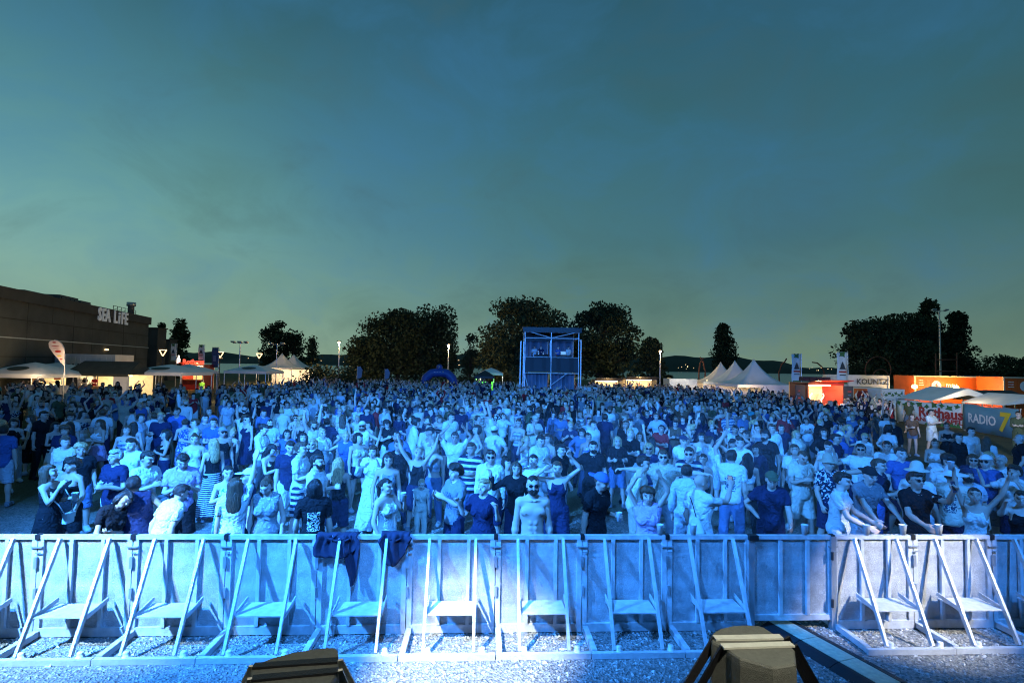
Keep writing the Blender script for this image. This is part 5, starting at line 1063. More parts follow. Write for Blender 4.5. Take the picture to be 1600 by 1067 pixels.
def hair_mat():
    m = bpy.data.materials.new('hair'); m.use_nodes = True; t = m.node_tree; b = t.nodes['Principled BSDF']; N = t.nodes.new; L = t.links.new
    oi = N('ShaderNodeObjectInfo'); at = N('ShaderNodeAttribute'); at.attribute_name = 'rest'; mp = N('ShaderNodeMapping'); mp.inputs['Scale'].default_value = (95, 95, 11); L(at.outputs['Vector'], mp.inputs[0])
    n = N('ShaderNodeTexNoise'); n.inputs['Scale'].default_value = 1.0; n.inputs['Detail'].default_value = 3; n.inputs['Distortion'].default_value = .8; L(mp.outputs[0], n.inputs['Vector'])
    r = N('ShaderNodeMapRange'); r.inputs[1].default_value = .3; r.inputs[2].default_value = .72; r.inputs[3].default_value = .35; r.inputs[4].default_value = 2.6; L(n.outputs[0], r.inputs[0])
    sc = N('ShaderNodeVectorMath'); sc.operation = 'SCALE'; L(oi.outputs['Color'], sc.inputs[0]); L(r.outputs[0], sc.inputs['Scale']); L(sc.outputs[0], b.inputs['Base Color'])
    bp = N('ShaderNodeBump'); bp.inputs['Strength'].default_value = 1.0; bp.inputs['Distance'].default_value = .02; L(n.outputs[0], bp.inputs['Height']); L(bp.outputs[0], b.inputs['Normal']); b.inputs['Roughness'].default_value = .42
    return m
CM = {k_: cloth_mat('cloth_'+k_, k_) for k_ in ('plain', 'stripe', 'bars', 'floral', 'glitter', 'print_white', 'print_dark', 'print_back')}
skin_m = mat('skin', (.5, .34, .26), .55, attr='Col', objcol=True, spec=.35); hair_m = hair_mat(); gloss_m = mat('dark_glass', (.01, .01, .012), .12, objcol=True); hat_m = mat('hat_cloth', (.5, .5, .5), .9, 0, .3, 60, objcol=True)
SKINS = [(.52, .38, .31), (.46, .32, .25), (.58, .43, .36), (.39, .26, .20), (.50, .36, .29)]
PLACED = []
def free(x, y, d): return all((x-a)**2+(y-b)**2 > d*d for a, b in PLACED)
def person(loc, rz, H, sex, clothes, hair, hairc, extras, pose, lod, label, group, wide=1.0, child=False):
    """clothes: list of (garment, colour, pattern)"""
    gs = [c[0] for c in clothes]+([] if child else ['shoes']); sk = skeleton(pose); s = H/1.76
    sc = np.array([s*wide, s*wide, s])
    def fit(V):
        V = V*sc
        if child: hz = sk[1][3][2]*s; up = V[:, 2] > hz; V[up] = (V[up]-[0, 0, hz])*1.28+[0, 0, hz]
        return V
    b = body_under(sex, gs, lod); me = mesh_of('person', fit(skin(b, sk)), b['F'], skin_m, col=b['col']); o = link('person', me, None, loc, rz); o.color = (*random.choice(SKINS), 1)
    tag(o, label, 'person', group)
    def add(g, name, m, c):
        d = piece(sex, g, lod); me = mesh_of(name, fit(skin(d, sk)), d['F'], m, rest=d['V']); q = link(name, me, o); q.color = (*c, 1); return q
    NM = dict(tshirt='t_shirt', polo='polo_shirt', longshirt='shirt', tank='tank_top', vest='sleeveless_top', crop='crop_top', longskirt='skirt', hotpants='shorts')
    for g, c, pat in clothes: add(g, NM.get(g, g), CM[pat], COL[c])
    sc_ = COL[random.choice(['white', 'black', 'pale', 'grey'])]
    if not child: add('shoe_l', 'shoe', CM['plain'], sc_); add('shoe_r', 'shoe', CM['plain'], sc_)
    if hair: add(hair, 'hair', hair_m, HAIRC[hairc])
    for e_ in extras:
        if e_[0] in HEADWEAR: add(e_[0], {'cap_back': 'cap'}.get(e_[0], e_[0]), gloss_m if e_[0] == 'sunglasses' else hair_m if e_[0] == 'beard' else hat_m, HAIRC[e_[1]] if e_[0] == 'beard' else COL[e_[1]])
    Rz = Matrix.Rotation(rz, 3, 'Z'); hp = {q: Vector(loc)+Rz @ Vector((hand_point(sk, q)*sc).tolist()) for q in 'LR'}
    return o, hp, sk
pvc_clear = mat('cup_plastic', (.72, .76, .80), .25, alpha=.8); beer = mat('beer', (.5, .33, .08), .3)
def cup(p, label, lean=0):
    r = empty('plastic_cup', (p[0], p[1], p[2]-.06), 0, label, 'cup', 'plastic cups')
    q = MB(); q.lathe([(0, .002), (.032, 0), (.045, .125), (.047, .128), (.043, .126), (.030, .006), (0, .005)], (0, 0, 0), 16); q.build('wall', pvc_clear, r, True)
    q = MB(); q.lathe([(0, .008), (.031, .008), (.040, .085), (0, .086)], (0, 0, 0), 14); q.build('drink', beer, r, True); r.rotation_euler.x = lean
def phone(p, rz, label, tilt=80):
    r = empty('phone', p, rz, label, 'phone', 'phones held up'); r.rotation_euler.x = R(tilt-90)
    q = MB(); q.box((0, 0, .0), (.075, .010, .155)); o = q.build('case', mat('phone_case', (.02, .03, .06), .35), r); bv = o.modifiers.new('b', 'BEVEL'); bv.width = .004; bv.segments = 2
    q = MB(); q.box((0, .0062, 0), (.068, .002, .147)); q.build('screen', mat('phone_screen', (.01, .01, .02), .1, emit=(.35, .55, .9), estr=.5), r); q = MB(); q.lathe([(0, .002), (.008, .002), (.008, 0), (0, 0)], (0, 0, 0), 8); o = q.build('lens', black, r, loc=(.02, -.005, .06)); o.rotation_euler.x = R(90)
G1 = 'people in the front of the crowd'
# x, y of the crown of the head in the photo, height, facing (0 = to the stage, 90 = to the right), figure, clothes, hair, worn, pose, label
T_ = lambda c, p='plain', g='tshirt': (g, c, p)
HERO = [
 (80, 727, 1.70, 55, 'f', [('tank', 'black', 'plain'), ('dress', 'black', 'plain')], 'hair_long brown', '', dict(L='cup', R='face', head=(10, -12, 0)), 'person in black halter dress holding a cup, pale handbag at the hip'),
 (113, 717, 1.66, -50, 'f', [('tank', 'black', 'plain'), ('shorts', 'black', 'plain')], 'hair_curly dark', '', dict(L='relax', R='cup'), 'person in black top facing the one with the handbag'),
 (127, 694, 1.70, 5, 'm', [T_('black'), ('shorts', 'denim', 'plain')], 'hair_curly fair', '', dict(L='down', R='down'), 'person in plain black t-shirt looking straight at the stage, left'),
 (181, 703, 1.80, -45, 'm', [('polo', 'navy', 'plain'), ('shorts', 'white', 'plain')], 'hair_short grey', '', dict(L='cup', R='fold'), 'person in navy polo shirt and white shorts with cup'),
 (205, 686, 1.80, -25, 'm', [T_('white'), ('shorts', 'grey', 'plain')], 'hair_short dark', '', dict(L='relax', R='cup'), 'person in white t-shirt between navy polo and smiling phone user'),
 (170, 764, 1.60, 30, 'f', [('tshirt', 'black', 'plain'), ('trousers', 'navy', 'plain')], 'hair_bob black', '', dict(L='fold', R='rest', lean=(18, 14), head=(0, 0, 28)), 'person with glasses tilting the head, half hidden at the barrier'),
 (219, 745, 1.72, 175, 'm', [('vest', 'navy', 'plain'), ('trousers', 'navy', 'plain')], 'hair_short black', '', dict(L='down', R='hip', lean=(6, 8)), 'person in navy sleeveless top seen from behind at the barrier'),
 (229, 705, 1.82, 35, 'm', [('polo', 'white', 'plain'), ('shorts', 'beige', 'plain')], 'hair_short dark', '', dict(L='phone', R='phone', head=(8, 14, 0)), 'smiling person in white polo holding a phone to the chest'),
 (256, 756, 1.66, 120, 'm', [T_('white'), ('shorts', 'pale', 'floral')], 'hair_short dark', '', dict(L='relax', R='relax', lean=(28, 0)), 'bent person in white t-shirt and patterned shorts near the barrier'),
 (286, 708, 1.82, 5, 'm', [T_('lilac'), ('shorts', 'black', 'plain')], 'hair_short dark', '', dict(L='phone', R='phone', head=(0, 26, 0)), 'person in lilac t-shirt and black shorts looking down at hands'),
 (334, 686, 1.70, 200, 'f', [('tank', 'black', 'plain'), ('longskirt', 'navy', 'stripe')], 'hair_long fair', '', dict(L='relax', R='down'), 'person in black tank top and striped long skirt, back turned'),
 (304, 679, 1.68, 5, 'f', [('tank', 'white', 'plain'), ('hotpants', 'denim', 'plain')], 'hair_bun brown', '', dict(L='down', R='relax'), 'person in white tank top facing the stage, left side'),
 (357, 729, 1.64, 15, 'f', [('dress', 'teal', 'floral')], 'hair_tail dark', '', dict(L='clap', R='clap'), 'laughing person in pale flowered dress'),
 (368, 748, 1.68, 178, 'f', [('tshirt', 'white', 'plain'), ('hotpants', 'black', 'plain')], 'hair_long brown', '', dict(L='down', R='high', curl=5), 'person in white top from behind, right arm stretched high'),
 (389, 733, 1.70, -80, 'm', [T_('navy'), ('shorts', 'navy', 'plain')], 'hair_short brown', 'cap:white', dict(L='down', R='down'), 'person in dark clothes with white peaked cap, facing left'),
 (6, 665, 1.80, 165, 'm', [T_('blue'), ('shorts', 'pale', 'plain')], 'hair_short dark', '', dict(L='down', R='down'), 'person in blue t-shirt and pale shorts cut by left edge'),
 (69, 643, 1.85, 35, 'm', [T_('black'), ('trousers', 'black', 'plain')], 'hair_short dark', '', dict(L='relax', R='down'), 'tall person all in black, left side of the field'),
 (88, 660, 1.66, 40, 'f', [('tank', 'black', 'plain'), ('longskirt', 'cream', 'plain')], 'hair_long black', '', dict(L='cup', R='cup'), 'person in dark top and long cream skirt holding food'),
 (109, 660, 1.66, 185, 'f', [('dress', 'navy', 'plain')], 'hair_long black', '', dict(L='relax', R='down'), 'person in navy dress seen from behind, left side'),
 (156, 656, 1.68, -55, 'f', [('crop', 'white', 'plain'), ('skirt', 'lilac', 'plain')], 'hair_long brown', '', dict(L='cup', R='relax'), 'person in white crop top and short lilac skirt'),
 (161, 640, 1.80, 170, 'm', [T_('white'), ('trousers', 'navy', 'plain')], 'hair_short brown', '', dict(L='relax', R='relax'), 'person in white t-shirt from behind, next to lilac skirt'),
 (22, 655, 1.68, 20, 'f', [('tank', 'black', 'plain'), ('trousers', 'pale', 'plain')], 'hair_bob dark', '', dict(L='cup', R='relax'), 'person in black top and wide pale trousers, far left'),
 (111, 646, 1.76, -20, 'm', [T_('white'), ('shorts', 'grey', 'plain')], 'hair_curly brown', '', dict(L='fold', R='fold'), 'person in white t-shirt with folded arms behind the navy dress'),
 (252, 645, 1.84, -10, 'm', [('polo', 'navy', 'plain'), ('trousers', 'navy', 'plain')], 'hair_short fair', '', dict(L='relax', R='cup'), 'tall person in dark polo, left of the grassy gap'),
 (220, 647, 1.78, 60, 'm', [T_('pale'), ('shorts', 'denim', 'plain')], 'hair_short dark', '', dict(L='cup', R='relax'), 'person in pale t-shirt turned right beside the dark polo'),
 (209, 660, 1.66, 160, 'f', [('tank', 'white', 'plain'), ('hotpants', 'denim', 'plain')], 'hair_long dark', '', dict(L='down', R='relax'), 'person in white straps with back turned, near the dark polo'),
 (259, 672, 1.66, -70, 'f', [('crop', 'black', 'plain'), ('trousers', 'navy', 'plain')], 'hair_bob dark', '', dict(L='fold', R='cup'), 'person in black crop top turned left below the dark polo'),
 (289, 655, 1.66, 190, 'f', [('dress', 'blue', 'floral')], 'hair_bun brown', '', dict(L='cup', R='down'), 'person in blue flowered dress seen from behind'),
 (305, 655, 1.76, -80, 'm', [T_('cream'), ('shorts', 'navy', 'plain')], 'hair_short brown', '', dict(L='cup', R='relax'), 'person in cream t-shirt, profile to the left, beside flowered dress'),
 (321, 648, 1.78, 10, 'm', [T_('grey'), ('shorts', 'black', 'plain')], 'hair_short black', '', dict(L='down', R='cup'), 'person in grey t-shirt behind the cream t-shirt'),
 (334, 654, 1.80, 10, 'm', [T_('blue'), ('shorts', 'beige', 'plain')], 'hair_short dark', '', dict(L='fold', R='fold'), 'person in blue t-shirt with folded arms, above the striped skirt'),
 (348, 668, 1.76, 15, 'm', [('tank', 'black', 'plain'), ('shorts', 'navy', 'plain')], 'hair_short dark', 'sunglasses:black cap:grey', dict(L='down', R='down'), 'person in black tank top with sunglasses and grey cap'),
 (387, 650, 1.74, -50, 'f', [('dress', 'navy', 'plain')], 'hair_tail black', 'sunglasses:black', dict(L='down', R='down'), 'person in navy dress with sunglasses, right of the grey cap'),
 (410, 663, 1.82, 65, 'm', [('longshirt', 'white', 'plain'), ('trousers', 'grey', 'plain')], 'hair_short dark', '', dict(L='phone', R='phone', head=(0, 24, 0)), 'person in long white shirt bowing over a phone'),
 (422, 694, 1.66, 50, 'f', [('tank', 'black', 'plain'), ('trousers', 'black', 'plain')], 'hair_long black', '', dict(L='phone', R='phone', head=(0, 26, 0)), 'person in black tank top looking down, left of navy polo'),
 (454, 689, 1.80, 10, 'm', [('polo', 'navy', 'plain'), ('shorts', 'white', 'plain')], 'hair_short dark', '', dict(L='down', R='down', head=(0, 14, 0)), 'person in navy polo beside two white t-shirts'),
 (471, 692, 1.84, 65, 'm', [T_('white'), ('shorts', 'navy', 'bars')], 'hair_short brown', '', dict(L='cup', R='cup'), 'person in white t-shirt and striped shorts, profile right'),
 (496, 711, 1.80, 70, 'm', [T_('white'), ('shorts', 'pale', 'plain')], 'hair_short dark', 'beard:dark', dict(L='cup', R='relax'), 'bearded person in white t-shirt behind the black printed shirt'),
 (418, 748, 1.64, -15, 'f', [('vest', 'grey', 'glitter'), ('trousers', 'navy', 'plain')], 'hair_bun brown', '', dict(L='relax', R='down', head=(-14, 22, 0)), 'person in glittering sleeveless top leaning at the barrier'),
 (492, 751, 1.70, 178, 'f', [T_('black', 'print_white'), ('trousers', 'navy', 'plain')], 'hair_bob black', '', dict(L='relax', R='down', curl=20), 'person in black t-shirt with white back print at the barrier'),
 (529, 716, 1.66, 172, 'f', [('tank', 'black', 'plain'), ('shorts', 'navy', 'plain')], 'hair_long fair', '', dict(L='relax', R='relax'), 'person with black top turned away right of the bearded one'),
 (473, 654, 1.68, 5, 'f', [('tank', 'black', 'plain'), ('shorts', 'denim', 'plain')], 'hair_tail dark', '', dict(L='down', R='down'), 'person in deep cut black tank top facing the stage'),
 (449, 672, 1.66, 5, 'f', [('tshirt', 'blue', 'plain'), ('shorts', 'denim', 'plain')], 'hair_long black', '', dict(L='relax', R='down'), 'person in blue top right above the navy polo'),
 (489, 686, 1.68, -20, 'f', [('longshirt', 'black', 'plain'), ('shorts', 'denim', 'plain')], 'hair_long fair', 'sunglasses:black', dict(L='relax', R='down'), 'person in black blouse and sunglasses behind the white t-shirts'),
 (504, 670, 1.72, 25, 'f', [('longshirt', 'white', 'plain'), ('shorts', 'denim', 'plain')], 'hair_bun fair', '', dict(L='cup', R='relax'), 'person in open white long sleeves gesturing to the right'),
 (511, 654, 1.78, 180, 'm', [T_('navy'), ('shorts', 'grey', 'plain')], 'hair_short dark', '', dict(L='relax', R='hip'), 'person in navy t-shirt from behind, above the white long sleeves'),
 (541, 676, 1.66, -5, 'f', [('vest', 'blue', 'plain'), ('hotpants', 'denim', 'plain')], 'hair_bun fair', '', dict(L='brow', R='wave'), 'person in sleeveless blue top shading the eyes with one arm'),
 (566, 659, 1.82, -5, 'm', [('vest', 'white', 'plain'), ('shorts', 'white', 'plain')], 'hair_short brown', 'sunglasses:black cap:cream beard:brown', dict(L='wave', R='relax'), 'bearded person in white dungarees, cream cap and sunglasses'),
 (583, 697, 1.72, -15, 'f', [('longshirt', 'white', 'plain'), ('longskirt', 'white', 'plain')], 'hair_long brown', '', dict(L='face', R='face', curl=8), 'person in long white dress clapping before the face'),
 (604, 749, 1.64, 55, 'f', [('tank', 'white', 'plain'), ('shorts', 'white', 'plain')], 'hair_tail dark', '', dict(L='mouth', R='relax'), 'person in white tank top drinking from a cup at the barrier'),
 (623, 687, 1.80, 8, 'm', [T_('black'), ('trousers', 'navy', 'plain')], 'hair_short dark', '', dict(L='relax', R='down'), 'person in black t-shirt left of the raised arms'),
 (653, 700, 1.68, 5, 'f', [('tank', 'black', 'plain'), ('shorts', 'navy', 'plain')], 'hair_tail fair', '', dict(L='upv', R='upv', head=(0, -8, 8)), 'person in black top throwing both arms up high'),
 (679, 692, 1.70, -15, 'f', [('crop', 'pale', 'plain'), ('trousers', 'denim', 'plain')], 'hair_tail fair', '', dict(L='down', R='relax'), 'person in pale crop top and jeans beside the raised arms'),
 (711, 676, 1.78, 0, 'm', [('tshirt', 'white', 'plain'), ('shorts', 'navy', 'plain')], 'hair_short dark', '', dict(L='heart', R='heart', curl=30), 'person in white t-shirt forming a heart overhead'),
 (712, 727, 1.76, -50, 'm', [T_('grey', 'print_dark'), ('trousers', 'navy', 'plain')], 'hair_curly dark', '', dict(L='clap', R='clap', curl=8), 'person in grey printed t-shirt with glasses clapping'),
 (756, 750, 1.66, -30, 'f', [('tshirt', 'navy', 'plain'), ('trousers', 'navy', 'plain')], 'hair_short fair', '', dict(L='shrug', R='shrug', head=(-10, -10, 0)), 'person in navy v-neck lifting both hands, mouth open'),
 (767, 704, 1.82, 0, 'm', [('longshirt', 'white', 'plain'), ('shorts', 'navy', 'plain')], 'hair_short dark', 'sunglasses:black', dict(L='down', R='down'), 'person in open white shirt and sunglasses facing the stage'),
 (773, 666, 1.82, 160, 'm', [T_('white'), ('shorts', 'pale', 'plain')], 'hair_short dark', 'cap_back:white', dict(L='relax', R='hip'), 'person in loose white t-shirt and white cap, back turned'),
 (672, 668, 1.76, -65, 'm', [('tank', 'white', 'plain'), ('shorts', 'navy', 'plain')], 'hair_short black', 'cap:black', dict(L='down', R='relax'), 'person in white tank top and black cap, profile left'),
 (833, 747, 1.85, 3, 'm', [('trousers', 'navy', 'plain')], 'hair_buzz dark', 'sunglasses:black beard:dark', dict(L='down', R='down'), 'bare chested person in sunglasses standing at the barrier'),
 (834, 711, 1.70, 0, 'f', [('vest', 'white', 'plain'), ('trousers', 'navy', 'plain')], 'hair_tail dark', '', dict(L='brow', R='brow'), 'person in white vest with elbows raised behind bare chested one'),
 (807, 723, 1.66, 5, 'f', [('longshirt', 'black', 'plain'), ('trousers', 'navy', 'plain')], 'hair_long brown', '', dict(L='relax', R='wave'), 'person in black blouse left behind the bare chested one'),
 (871, 722, 1.72, 5, 'f', [('tank', 'navy', 'plain'), ('shorts', 'navy', 'plain')], 'hair_tail brown', '', dict(L='heart', R='brow'), 'person in navy top crossing raised forearms before the face'),
 (930, 736, 1.82, 50, 'm', [T_('black'), ('shorts', 'black', 'plain')], 'hair_short brown', 'cap_back:blue', dict(L='cup', R='down', lean=(10, 0), head=(8, 8, 0)), 'person in black t-shirt and backwards blue cap holding a cup'),
 (927, 690, 1.80, 5, 'm', [('tshirt', 'black', 'plain'), ('shorts', 'black', 'plain')], 'hair_short black', 'beard:black', dict(L='relax', R='wave'), 'broad bearded person in black shirt, one hand raised to the ear'),
 (965, 683, 1.68, 3, 'f', [('tshirt', 'black', 'plain'), ('shorts', 'denim', 'plain')], 'hair_bob fair', '', dict(L='cup', R='cup'), 'person in black blouse right of the bearded black shirt'),
 (844, 680, 1.80, 40, 'm', [T_('white'), ('shorts', 'grey', 'plain')], 'hair_short black', '', dict(L='relax', R='down', head=(0, 16, 0)), 'person in white t-shirt bowing the head, centre of crowd'),
 (876, 694, 1.76, 60, 'm', [T_('black'), ('shorts', 'grey', 'plain')], 'hair_short black', '', dict(L='relax', R='down'), 'person in black t-shirt just left of the bearded black shirt'),
 (927, 658, 1.78, 45, 'm', [('polo', 'white', 'plain'), ('shorts', 'navy', 'plain')], 'hair_short dark', '', dict(L='down', R='down'), 'person in white polo turned right in the middle rows'),
 (985, 655, 1.80, 25, 'm', [('polo', 'white', 'plain'), ('shorts', 'beige', 'plain')], 'hair_short dark', '', dict(L='cup', R='cup'), 'person in white polo holding a drink, right of the tower'),
 (945, 647, 1.84, 180, 'm', [T_('navy'), ('trousers', 'navy', 'plain')], 'hair_short dark', '', dict(L='relax', R='relax'), 'broad person in navy t-shirt, back turned, below the tower'),
 (993, 711, 1.84, 85, 'm', [('longshirt', 'cream', 'plain'), ('trousers', 'beige', 'plain')], 'hair_short dark', '', dict(L='relax', R='relax', lean=(16, 0), head=(0, -10, 0)), 'leaning person in open cream shirt, profile right'),
 (1012, 763, 1.62, 3, 'f', [('crop', 'lilac', 'plain'), ('vest', 'lilac', 'plain'), ('trousers', 'lilac', 'plain')], 'hair_curly brown', '', dict(L='claphigh', R='claphigh', curl=6), 'person in pale lilac top clapping above the head at the barrier'),
 (1036, 704, 1.84, 5, 'm', [('tshirt', 'beige', 'glitter'), ('trousers', 'grey', 'plain')], 'hair_short brown', 'sunglasses:black', dict(L='spread', R='spread'), 'person in finely patterned shirt and sunglasses, arms spread wide'),
 (1014, 693, 1.70, 5, 'f', [('tshirt', 'navy', 'plain'), ('shorts', 'denim', 'plain')], 'hair_bob fair', 'sunglasses:black', dict(L='relax', R='down'), 'person in navy top and sunglasses behind the spread arms'),
 (1077, 700, 1.82, -10, 'm', [T_('navy', 'bars'), ('shorts', 'navy', 'plain')], 'hair_short dark', 'sunglasses:black', dict(L='down', R='down'), 'person in barred dark t-shirt and sunglasses behind the phone'),
 (1073, 727, 1.76, 176, 'f', [('longshirt', 'pale', 'plain'), ('trousers', 'pale', 'plain')], 'hair_short dark', '', dict(L='relax', R='down'), 'person in pale long sleeved shirt, back to the stage'),
 (1094, 742, 1.80, 140, 'm', [T_('white'), ('shorts', 'pale', 'plain')], '', '', dict(L='relax', R='phoneup', head=(0, 6, 0)), 'person in bright white t-shirt with drawstring bag, back turned'),
 (1143, 704, 1.86, 170, 'm', [T_('white', 'print_back'), ('trousers', 'denim', 'plain')], 'hair_short dark', '', dict(L='claphigh', R='down', curl=6), 'tall person in white t-shirt with dark back print, arm up'),
 (1068, 681, 1.80, 20, 'm', [T_('white'), ('shorts', 'navy', 'plain')], 'hair_short dark', 'cap:navy', dict(L='down', R='down'), 'person in white t-shirt and navy cap above the phone'),
 (1168, 709, 1.68, 180, 'f', [('crop', 'white', 'plain'), ('trousers', 'black', 'plain')], 'hair_long black', '', dict(L='down', R='down'), 'person in white crop top and black trousers, back turned'),
 (1156, 684, 1.84, 0, 'm', [T_('white'), ('shorts', 'navy', 'plain')], 'hair_short dark', '', dict(L='down', R='down'), 'person in white t-shirt with dark diagonal strap'),
 (1204, 736, 1.76, 12, 'm', [('vest', 'navy', 'plain'), ('tshirt', 'navy', 'plain'), ('trousers', 'navy', 'plain')], 'hair_buzz grey', 'cap:olive', dict(L='rest', R='hip', lean=(10, 0)), 'smiling person in dark gilet and olive cap leaning on the gate'),
 (1096, 677, 1.68, 5, 'f', [('crop', 'white', 'plain'), ('shorts', 'denim', 'plain')], 'hair_bob dark', '', dict(L='down', R='down'), 'person in white crop top behind the navy cap'),
 (1206, 663, 1.86, 30, 'm', [('longshirt', 'white', 'plain'), ('trousers', 'pale', 'plain')], 'hair_short brown', '', dict(L='relax', R='down'), 'tall person in loose white shirt above the gate'),
 (1252, 703, 1.82, 30, 'm', [('tshirt', 'cream', 'plain'), ('shorts', 'cream', 'plain')], 'hair_buzz brown', '', dict(L='phone', R='phone', head=(0, 28, 0)), 'person in cream shirt and cream shorts looking at a phone'),
 (1294, 714, 1.78, 40, 'm', [('tshirt', 'navy', 'floral'), ('shorts', 'navy', 'plain')], 'hair_short brown', 'bucket_hat:beige', dict(L='point', R='relax'), 'person in flowered shirt and beige bucket hat'),
 (1309, 738, 1.82, 75, 'm', [('polo', 'white', 'plain'), ('trousers', 'pale', 'plain')], 'hair_short dark', '', dict(L='rest', R='rest', lean=(6, 0)), 'person in white polo turned right, forearms over the barrier'),
 (1350, 728, 1.84, 45, 'm', [T_('grey'), ('shorts', 'pale', 'plain')], 'hair_short dark', 'cap_back:black', dict(L='reach', R='reach', lean=(12, 0)), 'person in grey t-shirt and backwards black cap reaching forward'),
 (1345, 694, 1.80, 3, 'm', [('polo', 'white', 'plain'), ('shorts', 'navy', 'plain')], 'hair_short black', 'sunglasses:black', dict(L='down', R='wave'), 'person in white polo and sunglasses waving a hand'),
 (1373, 718, 1.78, 70, 'm', [T_('navy'), ('shorts', 'blue', 'plain')], 'hair_short brown', '', dict(L='cup', R='cup'), 'person in dark blue t-shirt, profile right, above grey t-shirt'),
 (1386, 690, 1.80, 0, 'm', [('polo', 'white', 'plain'), ('shorts', 'grey', 'plain')], 'hair_short black', '', dict(L='relax', R='down'), 'person in white polo without glasses, right of waving one'),
 (1306, 678, 1.80, 70, 'm', [('polo', 'navy', 'plain'), ('shorts', 'navy', 'plain')], 'hair_short black', '', dict(L='relax', R='cup'), 'person in navy polo, profile right, right middle rows'),
 (1408, 700, 1.84, 30, 'm', [('polo', 'blue', 'plain'), ('shorts', 'navy', 'plain')], 'hair_short dark', '', dict(L='cup', R='relax'), 'person in blue button shirt looking right'),
 (1431, 739, 1.84, 40, 'm', [T_('black'), ('shorts', 'black', 'plain')], 'hair_short dark', 'sunglasses:black', dict(L='phoneup', R='rest', head=(5, -6, 0)), 'person in black t-shirt and sunglasses filming with a phone'),
 (1433, 727, 1.80, 150, 'm', [T_('white'), ('shorts', 'pale', 'plain')], 'hair_short brown', 'bucket_hat:cream', dict(L='relax', R='relax'), 'person in white t-shirt and cream bucket hat, back turned'),
 (1486, 734, 1.76, 165, 'm', [T_('cream', 'print_back'), ('trousers', 'navy', 'plain')], 'hair_short brown', 'sun_hat:white', dict(L='relax', R='down'), 'person in wide white sun hat and cream t-shirt, back turned'),
 (1481, 711, 1.82, 20, 'm', [T_('white'), ('shorts', 'navy', 'plain')], 'hair_curly black', '', dict(L='relax', R='down', head=(0, 14, 0)), 'person in white t-shirt behind the white sun hat'),
 (1523, 763, 1.66, 0, 'f', [('tank', 'white', 'plain'), ('shorts', 'pale', 'plain')], 'hair_tail dark', '', dict(L='upv', R='up', head=(0, -14, 0)), 'person in white tank top raising both arms with a cup'),
 (1521, 711, 1.70, 5, 'f', [('tshirt', 'navy', 'plain'), ('shorts', 'denim', 'plain')], 'hair_long brown', 'sunglasses:black', dict(L='down', R='down'), 'person in navy top and sunglasses beside the white cap'),
 (1540, 712, 1.80, -10, 'm', [('polo', 'blue', 'plain'), ('shorts', 'grey', 'plain')], 'hair_short grey', 'cap:white sunglasses:black', dict(L='relax', R='down'), 'person in blue polo, white cap and sunglasses'),
 (1563, 711, 1.80, -20, 'm', [T_('white'), ('shorts', 'grey', 'plain')], 'hair_buzz grey', '', dict(L='down', R='down'), 'person in white t-shirt right of the white cap'),
 (1584, 729, 1.70, -20, 'f', [('tshirt', 'white', 'plain'), ('shorts', 'navy', 'plain')], 'hair_curly dark', '', dict(L='mouth', R='wave', head=(0, -14, 0)), 'person in white top lifting elbows near the right edge'),
 (1512, 733, 1.76, 15, 'm', [T_('pale'), ('shorts', 'navy', 'plain')], 'hair_short dark', 'cap_back:navy beard:dark', dict(L='relax', R='down', head=(0, -16, 0)), 'bearded person in navy cap looking up behind the sun hat'),
 (1596, 768, 1.64, -5, 'f', [('tank', 'black', 'plain'), ('trousers', 'black', 'plain')], 'hair_tail dark', '', dict(L='upv', R='phoneup'), 'person in black tank top raising arms at the right edge'),
 (1461, 687, 1.66, 5, 'f', [('tank', 'white', 'plain'), ('trousers', 'grey', 'plain')], 'hair_bun brown', '', dict(L='fold', R='fold'), 'person in white tank top with folded arms on open grass'),
 (1479, 661, 1.72, 5, 'f', [('tank', 'black', 'plain'), ('trousers', 'black', 'plain')], 'hair_bun dark', '', dict(L='fold', R='fold'), 'person all in black, arms folded, below the red lettering'),
 (1497, 677, 1.78, 60, 'm', [('longshirt', 'black', 'plain'), ('trousers', 'black', 'plain')], 'hair_short dark', '', dict(L='cup', R='relax'), 'person in black long sleeves turned right on the grass'),
 (1517, 668, 1.80, 40, 'm', [('polo', 'white', 'plain'), ('trousers', 'navy', 'plain')], 'hair_short dark', '', dict(L='relax', R='down'), 'person in white shirt alone below the blue banner'),
 (1541, 682, 1.66, 170, 'f', [('tshirt', 'white', 'plain'), ('trousers', 'navy', 'plain')], 'hair_long brown', '', dict(L='relax', R='down'), 'person in white top turned away below the blue banner'),
 (1593, 679, 1.82, -75, 'm', [T_('black'), ('trousers', 'denim', 'plain')], 'hair_buzz grey', '', dict(L='relax', R='relax'), 'person in black t-shirt and jeans at the right edge'),
 (1591, 643, 1.86, -10, 'm', [('longshirt', 'olive', 'plain'), ('trousers', 'olive', 'plain')], 'hair_short black', '', dict(L='fold', R='fold'), 'guard in olive clothes standing before the blue banner end'),
 (1455, 640, 1.84, 60, 'm', [T_('white'), ('shorts', 'pale', 'plain')], 'hair_short black', '', dict(L='phone', R='phone'), 'person in white t-shirt and pale shorts before the red lettering'),
 (1425, 647, 1.70, 30, 'f', [('tshirt', 'brown', 'plain'), ('hotpants', 'denim', 'plain')], 'hair_long brown', '', dict(L='relax', R='cup'), 'person in brown top and denim shorts before the white banner'),
 (1346, 641, 1.80, 30, 'm', [T_('navy'), ('shorts', 'navy', 'plain')], 'hair_short black', '', dict(L='down', R='down'), 'person in navy t-shirt before the plain white tarpaulin'),
 (1370, 643, 1.68, 60, 'f', [('tshirt', 'grey', 'plain'), ('shorts', 'denim', 'plain')], 'hair_long brown', '', dict(L='down', R='relax'), 'person in grey top before the plain white tarpaulin'),
